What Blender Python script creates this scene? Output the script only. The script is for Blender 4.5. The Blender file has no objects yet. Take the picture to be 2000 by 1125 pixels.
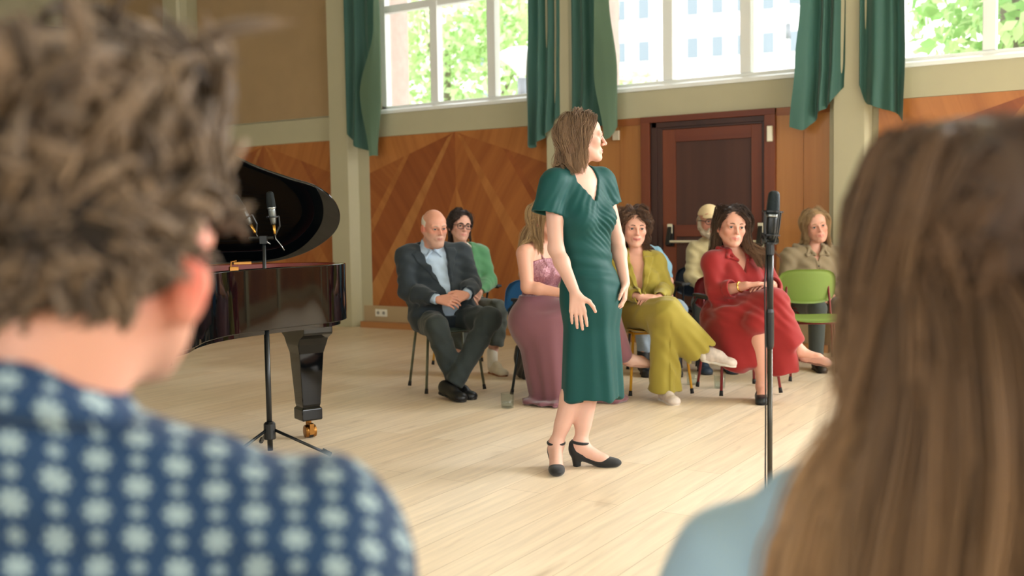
import bpy, bmesh, math, random
import numpy as np
from mathutils import Vector, Matrix

# ------------------------------------------------------------------ camera, sky, lights, exposure
scene = bpy.context.scene
COL = scene.collection
YAW = math.radians(32.4)
PITCH = math.atan(132.5 / 2000)
ROLL = 0.016
CAM = Vector((0, 0, 1.2))


def make_camera():
    f = Vector((-math.sin(YAW) * math.cos(PITCH), math.cos(YAW) * math.cos(PITCH), -math.sin(PITCH)))
    r = Vector((math.cos(YAW), math.sin(YAW), 0))
    u = r.cross(f)
    R = r * math.cos(ROLL) - u * math.sin(ROLL)
    U = u * math.cos(ROLL) + r * math.sin(ROLL)
    cd = bpy.data.cameras.new('camera')
    cam = bpy.data.objects.new('camera', cd)
    COL.objects.link(cam)
    cam.matrix_world = Matrix(((R.x, U.x, -f.x, CAM.x), (R.y, U.y, -f.y, CAM.y), (R.z, U.z, -f.z, CAM.z), (0, 0, 0, 1)))
    cd.sensor_width = 36
    cd.lens = 36
    cd.clip_start = 0.05
    cd.clip_end = 300
    cd.dof.use_dof = True
    cd.dof.focus_distance = 4.95
    cd.dof.aperture_fstop = 2.3
    scene.camera = cam


make_camera()
scene.view_settings.view_transform = 'Standard'
scene.view_settings.look = 'None'
scene.view_settings.gamma = 1
scene.view_settings.use_curve_mapping = False
scene.view_settings.exposure = 0.15

world = bpy.data.worlds.new('overcast_sky')
scene.world = world
world.use_nodes = True
_bg = world.node_tree.nodes['Background']
_bg.inputs[0].default_value = (0.93, 0.97, 1.0, 1)
_bg.inputs[1].default_value = 4.6


def area(name, loc, to, w, h, power, color=(1, 1, 1), portal=False):
    ld = bpy.data.lights.new(name, 'AREA')
    ld.shape = 'RECTANGLE'
    ld.size, ld.size_y = w, h
    ld.energy = power
    ld.color = color
    o = bpy.data.objects.new(name, ld)
    COL.objects.link(o)
    o.location = loc
    d = (Vector(to) - Vector(loc)).normalized()
    o.rotation_euler = d.to_track_quat('-Z', 'Y').to_euler()
    if portal:
        ld.cycles.is_portal = True
    return o


WALL = 9.05           # the plane of the window wall
PITCHX = 2.82         # distance from pillar to pillar
PIL = [-10.80, -7.98, -5.10, -2.26, 0.58, 3.40, 6.2]
CEIL = 4.7
# daylight: portals in the three windows in view, lamps in the windows of the same wall further right,
# and fill lamps added at assumed openings in the unseen right and rear walls
for xa, xb in ((-7.45, -5.25), (-4.72, -2.48), (-1.94, 0.3)):
    area('window_portal', ((xa + xb) / 2, WALL + 0.2, 3.4), ((xa + xb) / 2, 0, 3.4), xb - xa, 1.9, 1, portal=True)
for x in (1.99, 4.8):
    area('window_daylight', (x, WALL + 0.05, 3.4), (x, 0, 1.6), 2.2, 1.8, 470, (0.95, 0.98, 1.0))
for y in (0.6, 3.5, 6.4):
    area('side_fill_lamp', (6.9, y, 2.9), (-1.5, y, 0.9), 2.4, 2.6, 98, (0.96, 0.98, 1.0))
for x in (-6.2, -2.4, 1.6):
    area('rear_fill_lamp', (x, -3.9, 3.1), (x, 4, 0.9), 2.4, 2.4, 22, (1.0, 0.97, 0.93))

# ------------------------------------------------------------------ tags
RR = Vector((math.cos(YAW), math.sin(YAW), 0))


def tag(o, label=None, cat=None, group=None, kind=None):
    if label:
        o['label'] = label
    if cat:
        o['category'] = cat
    if group:
        o['group'] = group
    if kind:
        o['kind'] = kind
    return o


def empty(name, loc=(0, 0, 0), rz=0.0, label=None, cat=None, group=None):
    o = bpy.data.objects.new(name, None)
    o.empty_display_size = 0.1
    COL.objects.link(o)
    o.location = loc
    o.rotation_euler = (0, 0, rz)
    return tag(o, label, cat, group)


def copy_tree(o, parent=None):
    c = o.copy()
    COL.objects.link(c)
    if parent:
        c.parent = parent
        c.matrix_parent_inverse = o.matrix_parent_inverse.copy()
    for ch in list(o.children):
        copy_tree(ch, c)
    return c


# ------------------------------------------------------------------ materials
def srgb(r, g, b):
    def f(v):
        v = v / 255.0
        return v / 12.92 if v <= 0.04045 else ((v + 0.055) / 1.055) ** 2.4
    return (f(r), f(g), f(b), 1.0)


class NT:
    def __init__(self, name):
        self.m = bpy.data.materials.new(name)
        self.m.use_nodes = True
        self.t = self.m.node_tree
        self.b = self.t.nodes['Principled BSDF']
        self.out = self.t.nodes['Material Output']

    def n(self, typ, **kw):
        nd = self.t.nodes.new(typ)
        for k, v in kw.items():
            if k.startswith('i_'):
                nd.inputs[int(k[2:])].default_value = v
            else:
                setattr(nd, k, v)
        return nd

    def l(self, a, b):
        self.t.links.new(a, b)

    def math(self, op, a, b=None, c=None):
        nd = self.n('ShaderNodeMath', operation=op)
        for i, v in enumerate((a, b, c)):
            if v is None:
                continue
            if isinstance(v, (int, float)):
                nd.inputs[i].default_value = v
            else:
                self.l(v, nd.inputs[i])
        return nd.outputs[0]

    def mix(self, f, a, b, mode='MIX'):
        nd = self.n('ShaderNodeMixRGB', blend_type=mode)
        for i, v in enumerate((f, a, b)):
            if isinstance(v, (int, float, tuple)):
                nd.inputs[i].default_value = v
            else:
                self.l(v, nd.inputs[i])
        return nd.outputs[0]


_mc = {}


def mat(name, col, rough=0.6, metal=0.0, spec=0.5, noise=0.0, nscale=30.0, bump=0.0, bscale=200.0, sheen=0.0,
        coat=0.0, sss=0.0, attr=False, stretch=(1, 1, 1), trans=0.0):
    if name in _mc:
        return _mc[name]
    k = NT(name)
    b = k.b
    base = col if len(col) == 4 else srgb(*col)
    b.inputs['Base Color'].default_value = base
    b.inputs['Roughness'].default_value = rough
    b.inputs['Metallic'].default_value = metal
    b.inputs['Specular IOR Level'].default_value = spec
    b.inputs['Sheen Weight'].default_value = sheen
    b.inputs['Coat Weight'].default_value = coat
    b.inputs['Coat Roughness'].default_value = 0.03
    if sss:
        b.inputs['Subsurface Weight'].default_value = sss
        b.inputs['Subsurface Radius'].default_value = (1.0, 0.35, 0.2)
        b.inputs['Subsurface Scale'].default_value = 0.012
    if trans:
        b.inputs['Transmission Weight'].default_value = trans
    src = None
    if attr:
        a = k.n('ShaderNodeAttribute', attribute_name='Col')
        src = a.outputs['Color']
    if noise or bump:
        tc = k.n('ShaderNodeTexCoord')
        mp = k.n('ShaderNodeMapping')
        mp.inputs['Scale'].default_value = stretch
        k.l(tc.outputs['Object'], mp.inputs['Vector'])
    if noise:
        nz = k.n('ShaderNodeTexNoise')
        nz.inputs['Scale'].default_value = nscale
        nz.inputs['Detail'].default_value = 4
        k.l(mp.outputs[0], nz.inputs['Vector'])
        rp = k.n('ShaderNodeMapRange')
        rp.inputs[1].default_value = 0.3
        rp.inputs[2].default_value = 0.7
        rp.inputs[3].default_value = 1 - noise
        rp.inputs[4].default_value = 1 + noise
        k.l(nz.outputs[0], rp.inputs[0])
        src = k.mix(1.0, src if src is not None else base, rp.outputs[0], 'MULTIPLY')
    if src is not None:
        k.l(src, b.inputs['Base Color'])
    if bump:
        nz = k.n('ShaderNodeTexNoise')
        nz.inputs['Scale'].default_value = bscale
        nz.inputs['Detail'].default_value = 3
        k.l(mp.outputs[0], nz.inputs['Vector'])
        bp = k.n('ShaderNodeBump')
        bp.inputs['Strength'].default_value = bump
        bp.inputs['Distance'].default_value = 0.004
        k.l(nz.outputs[0], bp.inputs['Height'])
        k.l(bp.outputs[0], b.inputs['Normal'])
    _mc[name] = k.m
    return k.m


# ------------------------------------------------------------------ plain meshes
def mesh_obj(name, V, F, m, parent=None, smooth=False, fm=None, mats=None, bevel=0.0, col=None):
    me = bpy.data.meshes.new(name)
    V = np.asarray(V, np.float32)
    if isinstance(F, np.ndarray):
        nf, k = F.shape
        me.vertices.add(len(V))
        me.vertices.foreach_set('co', V.ravel())
        me.loops.add(nf * k)
        me.loops.foreach_set('vertex_index', F.astype(np.int32).ravel())
        me.polygons.add(nf)
        me.polygons.foreach_set('loop_start', np.arange(0, nf * k, k, dtype=np.int32))
        me.update(calc_edges=True)
        me.validate()
    else:
        me.from_pydata([tuple(map(float, v)) for v in V], [], [tuple(map(int, f)) for f in F])
        me.update()
    for mm in (mats or [m]):
        me.materials.append(mm)
    if fm is not None:
        me.polygons.foreach_set('material_index', np.asarray(fm, np.int32))
    if col is not None:
        ca = me.color_attributes.new('Col', 'FLOAT_COLOR', 'POINT')
        c4 = np.ones((len(V), 4), np.float32)
        c4[:, :3] = col
        ca.data.foreach_set('color', c4.ravel())
    if smooth:
        me.polygons.foreach_set('use_smooth', np.ones(len(me.polygons), bool))
    o = bpy.data.objects.new(name, me)
    COL.objects.link(o)
    if parent is not None:
        o.parent = parent
    if bevel:
        md = o.modifiers.new('bevel', 'BEVEL')
        md.width = bevel
        md.segments = 2
        md.limit_method = 'ANGLE'
        md.angle_limit = 0.6
    return o


class MB:
    """collects simple shapes into one mesh"""

    def __init__(self):
        self.V, self.F, self.M = [], [], []
        self.mi = 0

    def add(self, V, F):
        o = len(self.V)
        self.V += [tuple(v) for v in V]
        self.F += [tuple(i + o for i in f) for f in F]
        self.M += [self.mi] * len(F)
        return self

    def box(self, x0, x1, y0, y1, z0, z1):
        V = [(x, y, z) for x in (x0, x1) for y in (y0, y1) for z in (z0, z1)]
        F = [(0, 1, 3, 2), (4, 6, 7, 5), (0, 4, 5, 1), (2, 3, 7, 6), (0, 2, 6, 4), (1, 5, 7, 3)]
        return self.add(V, F)

    def obox(self, c, ax, ay, az, hx, hy, hz):
        c, ax, ay, az = map(Vector, (c, ax, ay, az))
        V = [c + ax * (hx * i) + ay * (hy * j) + az * (hz * k) for i in (-1, 1) for j in (-1, 1) for k in (-1, 1)]
        F = [(0, 1, 3, 2), (4, 6, 7, 5), (0, 4, 5, 1), (2, 3, 7, 6), (0, 2, 6, 4), (1, 5, 7, 3)]
        return self.add(V, F)

    def prism(self, pts, z0, z1, axis='z'):
        n = len(pts)

        def p(a, z):
            return {'z': (a[0], a[1], z), 'y': (a[0], z, a[1]), 'x': (z, a[0], a[1])}[axis]
        V = [p(a, z0) for a in pts] + [p(a, z1) for a in pts]
        F = [tuple(range(n))[::-1], tuple(range(n, 2 * n))] + [(i, (i + 1) % n, n + (i + 1) % n, n + i) for i in range(n)]
        return self.add(V, F)

    def tube(self, pts, r, k=10, cap=True):
        pts = [Vector(p) for p in pts]
        rs = r if isinstance(r, (list, tuple)) else [r] * len(pts)
        V, F = [], []
        ref = None
        for i, p in enumerate(pts):
            t = (pts[min(i + 1, len(pts) - 1)] - pts[max(i - 1, 0)]).normalized()
            if ref is None:
                ref = t.cross(Vector((0, 0, 1)))
                if ref.length < 0.1:
                    ref = t.cross(Vector((1, 0, 0)))
            ref = (ref - t * ref.dot(t)).normalized()
            bn = t.cross(ref)
            for j in range(k):
                a = 2 * math.pi * j / k
                V.append(p + (ref * math.cos(a) + bn * math.sin(a)) * rs[i])
        n = len(pts)
        for i in range(n - 1):
            for j in range(k):
                F.append((i * k + j, i * k + (j + 1) % k, (i + 1) * k + (j + 1) % k, (i + 1) * k + j))
        if cap:
            F.append(tuple(range(k))[::-1])
            F.append(tuple(range((n - 1) * k, n * k)))
        return self.add(V, F)

    def lathe(self, prof, c=(0, 0, 0), k=24, axis=(0, 0, 1), cap=True):
        az = Vector(axis).normalized()
        ax = az.orthogonal().normalized()
        ay = az.cross(ax)
        c = Vector(c)
        V, F = [], []
        for r, z in prof:
            for j in range(k):
                a = 2 * math.pi * j / k
                V.append(c + az * z + (ax * math.cos(a) + ay * math.sin(a)) * r)
        n = len(prof)
        for i in range(n - 1):
            for j in range(k):
                F.append((i * k + j, i * k + (j + 1) % k, (i + 1) * k + (j + 1) % k, (i + 1) * k + j))
        if cap:
            F.append(tuple(range(k))[::-1])
            F.append(tuple(range((n - 1) * k, n * k)))
        return self.add(V, F)

    def build(self, name, m, parent=None, smooth=False, bevel=0.0, mats=None, fix=False):
        if fix:
            bm = bmesh.new()
            me = bpy.data.meshes.new('t')
            me.from_pydata(self.V, [], self.F)
            bm.from_mesh(me)
            bmesh.ops.remove_doubles(bm, verts=bm.verts, dist=1e-5)
            bmesh.ops.recalc_face_normals(bm, faces=bm.faces)
            bm.verts.ensure_lookup_table()
            self.V = [tuple(v.co) for v in bm.verts]
            self.F = [tuple(v.index for v in f.verts) for f in bm.faces]
            self.M = [0] * len(self.F)
            bm.free()
        return mesh_obj(name, self.V, self.F, m, parent, smooth, fm=self.M if mats else None, mats=mats, bevel=bevel)


def smooth_by_angle(o, ang=0.7):
    me = o.data
    me.polygons.foreach_set('use_smooth', np.ones(len(me.polygons), bool))
    me.set_sharp_from_angle(angle=ang)
    return o


# ------------------------------------------------------------------ implicit surfaces (bodies, clothes, soft shapes)
def vec(*a):
    return np.array(a, np.float32)


def nrm(v):
    v = np.asarray(v, np.float32)
    return v / max(1e-9, float(np.linalg.norm(v)))


def lerp(a, b, t):
    return np.asarray(a, np.float32) * (1 - t) + np.asarray(b, np.float32) * t


class Field:
    def __init__(self):
        self.p = []
        self.disp = []
        self.slack = 0.0

    def _add(self, fn, lo, hi, op, k):
        self.p.append((op, k, fn, np.asarray(lo, np.float32), np.asarray(hi, np.float32)))
        return self

    def rc(self, a, b, ra, rb=None, k=0.02, op='+'):
        rb = ra if rb is None else rb
        a = np.asarray(a, np.float32)
        b = np.asarray(b, np.float32)
        ab = b - a
        L2 = float(ab @ ab) + 1e-12

        def fn(P):
            q = P - a
            t = np.clip((q @ ab) / L2, 0, 1)
            q = q - t[:, None] * ab
            return np.sqrt(np.einsum('ij,ij->i', q, q)) - (ra + (rb - ra) * t)
        m = max(ra, rb)
        return self._add(fn, np.minimum(a, b) - m, np.maximum(a, b) + m, op, k)

    def chain(self, pts, rs, k=0.02, op='+'):
        for i in range(len(pts) - 1):
            self.rc(pts[i], pts[i + 1], rs[i], rs[i + 1], k, op)
        return self

    def sph(self, c, r, k=0.02, op='+'):
        c = np.asarray(c, np.float32)

        def fn(P):
            q = P - c
            return np.sqrt(np.einsum('ij,ij->i', q, q)) - r
        return self._add(fn, c - r, c + r, op, k)

    def ell(self, c, r, R=None, k=0.02, op='+'):
        """R: rows are the ellipsoid's own axes"""
        c = np.asarray(c, np.float32)
        r = np.asarray(r, np.float32)
        R = np.eye(3, dtype=np.float32) if R is None else np.asarray(R, np.float32)

        def fn(P):
            q = (P - c) @ R.T
            u = q / r
            k0 = np.sqrt(np.einsum('ij,ij->i', u, u)) + 1e-6
            w = u / r
            k1 = np.sqrt(np.einsum('ij,ij->i', w, w)) + 1e-6
            return k0 * (k0 - 1) / k1
        e = np.abs(R.T * r).sum(1) if False else np.sqrt(((R.T * r) ** 2).sum(1))
        return self._add(fn, c - e, c + e, op, k)

    def box(self, c, hs, R=None, rd=0.005, k=0.01, op='+'):
        c = np.asarray(c, np.float32)
        hs = np.asarray(hs, np.float32)
        R = np.eye(3, dtype=np.float32) if R is None else np.asarray(R, np.float32)

        def fn(P):
            q = np.abs((P - c) @ R.T) - (hs - rd)
            o = np.maximum(q, 0)
            return np.sqrt(np.einsum('ij,ij->i', o, o)) + np.minimum(q.max(1), 0) - rd
        e = np.abs(R.T) @ hs
        return self._add(fn, c - e, c + e, op, k)

    def half(self, c, n, k=0.004):
        """cut away everything on the side n points to"""
        c = np.asarray(c, np.float32)
        n = nrm(n)
        big = vec(9, 9, 9)
        return self._add(lambda P: (P - c) @ n, -big, big, '&', k)

    def fn(self, f, lo, hi, op='+', k=0.01):
        return self._add(f, lo, hi, op, k)

    def bounds(self):
        lo = np.min([p[3] for p in self.p if p[0] == '+'], 0)
        hi = np.max([p[4] for p in self.p if p[0] == '+'], 0)
        return lo, hi

    def eval(self, P, lo=None, hi=None, far=1.0):
        d = None
        for op, k, fn, a, b in self.p:
            if lo is not None and op != '&':
                mg = k + 0.02 + self.slack
                if (a > hi + mg).any() or (b < lo - mg).any():
                    continue
            if d is None:
                if op != '+':
                    continue
                d = fn(P)
                continue
            e = fn(P)
            if op == '-':
                e = -e
            if op == '+':
                if k > 0:
                    h = np.clip(0.5 + 0.5 * (d - e) / k, 0, 1)
                    d = d * (1 - h) + e * h - k * h * (1 - h)
                else:
                    d = np.minimum(d, e)
            else:
                if k > 0:
                    h = np.clip(0.5 - 0.5 * (d - e) / k, 0, 1)
                    d = d * (1 - h) + e * h + k * h * (1 - h)
                else:
                    d = np.maximum(d, e)
        if d is None:
            return np.full(len(P), far, np.float32)
        for g in self.disp:
            d = g(P, d)
        return d

    def mesh(self, h=0.005):
        lo, hi = self.bounds()
        lo = lo - 0.012 - self.slack - 2 * h
        hi = hi + 0.012 + self.slack + 2 * h
        S = 12
        nb = np.ceil((hi - lo) / (h * S)).astype(int)
        n = nb * S + 1
        D = np.full(n, 9.0, np.float32)
        ev = np.zeros(n, bool)
        bi = np.stack(np.meshgrid(*[np.arange(x) for x in nb], indexing='ij'), -1).reshape(-1, 3)
        cen = (lo + (bi + 0.5) * S * h).astype(np.float32)
        dc = self.eval(cen)
        act = np.abs(dc) < S * h * 0.87 * 1.25 + 0.012 + self.slack
        gl = np.stack(np.meshgrid(*[np.arange(S + 1)] * 3, indexing='ij'), -1).reshape(-1, 3).astype(np.float32) * h
        for b, a, d0 in zip(bi, act, dc):
            i, j, k = b * S
            if not a:
                if d0 < 0:
                    s = D[i:i + S + 1, j:j + S + 1, k:k + S + 1]
                    s[~ev[i:i + S + 1, j:j + S + 1, k:k + S + 1]] = -9
                continue
            o = (lo + b * S * h).astype(np.float32)
            d = self.eval(gl + o, o, o + S * h)
            D[i:i + S + 1, j:j + S + 1, k:k + S + 1] = d.reshape(S + 1, S + 1, S + 1)
            ev[i:i + S + 1, j:j + S + 1, k:k + S + 1] = True
        return surface_nets(D, lo, h)


def surface_nets(D, lo, h):
    I = D < 0
    n = np.array(D.shape)
    c = np.zeros(n - 1, np.int8)
    for dx in (0, 1):
        for dy in (0, 1):
            for dz in (0, 1):
                c += I[dx:n[0] - 1 + dx, dy:n[1] - 1 + dy, dz:n[2] - 1 + dz]
    cells = np.argwhere((c > 0) & (c < 8))
    idx = np.full(n - 1, -1, np.int32)
    idx[cells[:, 0], cells[:, 1], cells[:, 2]] = np.arange(len(cells))
    acc = np.zeros((len(cells), 3), np.float32)
    cnt = np.zeros(len(cells), np.float32)
    cor = [(0, 0, 0), (1, 0, 0), (0, 1, 0), (1, 1, 0), (0, 0, 1), (1, 0, 1), (0, 1, 1), (1, 1, 1)]
    val = [D[cells[:, 0] + a, cells[:, 1] + b, cells[:, 2] + e] for a, b, e in cor]
    for a in range(8):
        for b in range(a + 1, 8):
            df = np.array(cor[b]) - np.array(cor[a])
            if np.abs(df).sum() != 1:
                continue
            va, vb = val[a], val[b]
            m = (va < 0) != (vb < 0)
            t = np.where(m, va / np.where(m, va - vb, 1), 0)
            p = np.array(cor[a], np.float32) + t[:, None] * df
            acc += np.where(m[:, None], p, 0)
            cnt += m
    V = (cells + acc / np.maximum(cnt, 1)[:, None]) * h + lo
    Fs = []
    for ax in range(3):
        sl0 = [slice(None)] * 3
        sl1 = [slice(None)] * 3
        sl0[ax] = slice(0, n[ax] - 1)
        sl1[ax] = slice(1, n[ax])
        A, B = I[tuple(sl0)], I[tuple(sl1)]
        e = np.argwhere(A != B)
        u, v = (ax + 1) % 3, (ax + 2) % 3
        ok = (e[:, u] > 0) & (e[:, v] > 0) & (e[:, u] < n[u] - 1) & (e[:, v] < n[v] - 1)
        e = e[ok]
        fl = A[e[:, 0], e[:, 1], e[:, 2]]
        q = []
        for du, dv in ((-1, -1), (0, -1), (0, 0), (-1, 0)):
            f = e.copy()
            f[:, u] += du
            f[:, v] += dv
            q.append(idx[f[:, 0], f[:, 1], f[:, 2]])
        q = np.stack(q, 1)
        q[~fl] = q[~fl][:, ::-1]
        Fs.append(q)
    F = np.concatenate(Fs)
    F = F[(F >= 0).all(1)]
    return V.astype(np.float32), F


def field_obj(name, F, h, m, parent=None, paint=None):
    V, Q = F.mesh(h)
    return mesh_obj(name, V, Q, m, parent, smooth=True, col=paint(V) if paint else None)


def hit(F, o, d, t0=.35, t1=-.05, n=240):
    """walk from o + d*t0 inwards and return the first point inside the field"""
    o, d = np.asarray(o, np.float32), nrm(d)
    t = np.linspace(t0, t1, n)
    v = F.eval((o + t[:, None] * d).astype(np.float32))
    i = np.argmax(v < 0)
    return o + d * float(t[i])


def folds(amp, dirs, seed=1, warp=1.2):
    """cloth folds: a few warped waves, dirs = wave vectors (radians per metre)"""
    rg = np.random.RandomState(seed)
    K = np.asarray(dirs, np.float32)
    ph = rg.uniform(0, 6.28, len(K)).astype(np.float32)
    W = (rg.normal(0, 1, (len(K), 3)) * 14).astype(np.float32)
    wp = rg.uniform(0, 6.28, len(K)).astype(np.float32)

    def g(P, d):
        s = np.zeros(len(P), np.float32)
        for i in range(len(K)):
            s += np.sin(P @ K[i] + ph[i] + warp * np.sin(P @ W[i] + wp[i]))
        return d + amp * s / len(K)
    return g


# ------------------------------------------------------------------ bundles of locks
def locks_mesh(P, r, k=4, col=None):
    """P (N,M,3) polylines, r (N,M) radii -> tubes; col (N,3) or (N,M,3)"""
    N, M, _ = P.shape
    T = np.gradient(P, axis=1)
    T /= np.linalg.norm(T, axis=2, keepdims=True) + 1e-9
    ref = np.zeros_like(T)
    ref[..., 0] = 1
    ref[..., 1] = 0.35
    A = np.cross(T, ref)
    A /= np.linalg.norm(A, axis=2, keepdims=True) + 1e-9
    B = np.cross(T, A)
    ang = np.arange(k) * 2 * np.pi / k
    V = P[:, :, None, :] + (A[:, :, None, :] * np.cos(ang)[None, None, :, None] + B[:, :, None, :] * np.sin(ang)[None, None, :, None]) * r[:, :, None, None]
    V = V.reshape(-1, 3)
    base = (np.arange(N) * M * k)[:, None, None]
    i = (np.arange(M - 1) * k)[None, :, None]
    j = np.arange(k)[None, None, :]
    j2 = (j + 1) % k
    F = np.stack([base + i + j, base + i + j2, base + i + k + j2, base + i + k + j], -1).reshape(-1, 4)
    c = None
    if col is not None:
        c = col if col.ndim == 3 else np.repeat(col[:, None, :], M, 1)
        c = np.repeat(c[:, :, None, :], k, 2).reshape(-1, 3)
    return V.astype(np.float32), F, c

# ------------------------------------------------------------------ the hall
def veneer(name, dark, light, ang=0.0, rough=0.38, scale=1.0):
    if name in _mc:
        return _mc[name]
    k = NT(name)
    tc = k.n('ShaderNodeTexCoord')
    mp = k.n('ShaderNodeMapping')
    mp.inputs['Rotation'].default_value = (0, ang, 0)
    mp2 = k.n('ShaderNodeMapping')
    mp2.inputs['Scale'].default_value = (22 * scale, 22 * scale, 0.9 * scale)
    k.l(tc.outputs['Object'], mp.inputs['Vector'])
    k.l(mp.outputs[0], mp2.inputs['Vector'])
    nz = k.n('ShaderNodeTexNoise')
    nz.inputs['Scale'].default_value = 1.0
    nz.inputs['Detail'].default_value = 5
    nz.inputs['Distortion'].default_value = 0.4
    k.l(mp2.outputs[0], nz.inputs['Vector'])
    mp3 = k.n('ShaderNodeMapping')
    mp3.inputs['Scale'].default_value = (5.5 * scale, 5.5 * scale, 0.12 * scale)
    k.l(mp.outputs[0], mp3.inputs['Vector'])
    nb = k.n('ShaderNodeTexNoise')
    nb.inputs['Scale'].default_value = 1.0
    nb.inputs['Detail'].default_value = 1
    k.l(mp3.outputs[0], nb.inputs['Vector'])
    s = k.math('ADD', k.math('MULTIPLY', nz.outputs[0], 0.5), k.math('MULTIPLY', nb.outputs[0], 0.8))
    rp = k.n('ShaderNodeMapRange')
    rp.inputs[1].default_value = 0.45
    rp.inputs[2].default_value = 0.85
    k.l(s, rp.inputs[0])
    c = k.mix(rp.outputs[0], srgb(*dark), srgb(*light))
    k.l(c, k.b.inputs['Base Color'])
    k.b.inputs['Roughness'].default_value = rough
    k.b.inputs['Specular IOR Level'].default_value = 0.35
    _mc[name] = k.m
    return k.m


def floor_material():
    k = NT('oak_floorboards')
    tc = k.n('ShaderNodeTexCoord')
    mp = k.n('ShaderNodeMapping')
    mp.inputs['Rotation'].default_value = (0, 0, math.pi / 2)
    k.l(tc.outputs['Object'], mp.inputs['Vector'])
    br = k.n('ShaderNodeTexBrick')
    br.offset = 0.37
    br.inputs['Color1'].default_value = srgb(238, 220, 194)
    br.inputs['Color2'].default_value = srgb(226, 204, 174)
    br.inputs['Mortar'].default_value = srgb(188, 166, 136)
    br.inputs['Scale'].default_value = 1.0
    br.inputs['Mortar Size'].default_value = 0.0016
    br.inputs['Mortar Smooth'].default_value = 0.3
    br.inputs['Bias'].default_value = -0.2
    br.inputs['Brick Width'].default_value = 1.9
    br.inputs['Row Height'].default_value = 0.19
    k.l(mp.outputs[0], br.inputs['Vector'])
    mp2 = k.n('ShaderNodeMapping')
    mp2.inputs['Scale'].default_value = (14, 0.9, 1)
    k.l(tc.outputs['Object'], mp2.inputs['Vector'])
    nz = k.n('ShaderNodeTexNoise')
    nz.inputs['Scale'].default_value = 2.2
    nz.inputs['Detail'].default_value = 6
    nz.inputs['Distortion'].default_value = 0.7
    k.l(mp2.outputs[0], nz.inputs['Vector'])
    rp = k.n('ShaderNodeMapRange')
    rp.inputs[1].default_value = 0.3
    rp.inputs[2].default_value = 0.72
    rp.inputs[3].default_value = 0.87
    rp.inputs[4].default_value = 1.08
    k.l(nz.outputs[0], rp.inputs[0])
    c = k.mix(1.0, br.outputs['Color'], rp.outputs[0], 'MULTIPLY')
    # knots
    vo = k.n('ShaderNodeTexNoise')
    vo.inputs['Scale'].default_value = 3.1
    vo.inputs['Detail'].default_value = 2
    mp3 = k.n('ShaderNodeMapping')
    mp3.inputs['Scale'].default_value = (3.2, 0.8, 1)
    k.l(tc.outputs['Object'], mp3.inputs['Vector'])
    k.l(mp3.outputs[0], vo.inputs['Vector'])
    kn = k.n('ShaderNodeMapRange')
    kn.inputs[1].default_value = 0.66
    kn.inputs[2].default_value = 0.78
    kn.inputs[4].default_value = 0.42
    k.l(vo.outputs[0], kn.inputs[0])
    c = k.mix(kn.outputs[0], c, srgb(160, 130, 98))
    k.l(c, k.b.inputs['Base Color'])
    k.b.inputs['Roughness'].default_value = 0.36
    k.b.inputs['Specular IOR Level'].default_value = 0.4
    return k.m


M_CREAM = mat('cream_paint', (182, 175, 144), 0.55, noise=0.02, nscale=4)
M_WHITE = mat('white_gloss_paint', (236, 238, 234), 0.35)
M_OUT = mat('pale_pink_brick', (205, 180, 168), 0.9, noise=0.08, nscale=12)
M_FABRIC = mat('beige_wall_fabric', (166, 138, 100), 0.95, noise=0.05, nscale=3, bump=0.2, bscale=300, sheen=0.1)
M_FLOOR = floor_material()


def structure(o):
    o['kind'] = 'structure'
    return o


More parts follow.
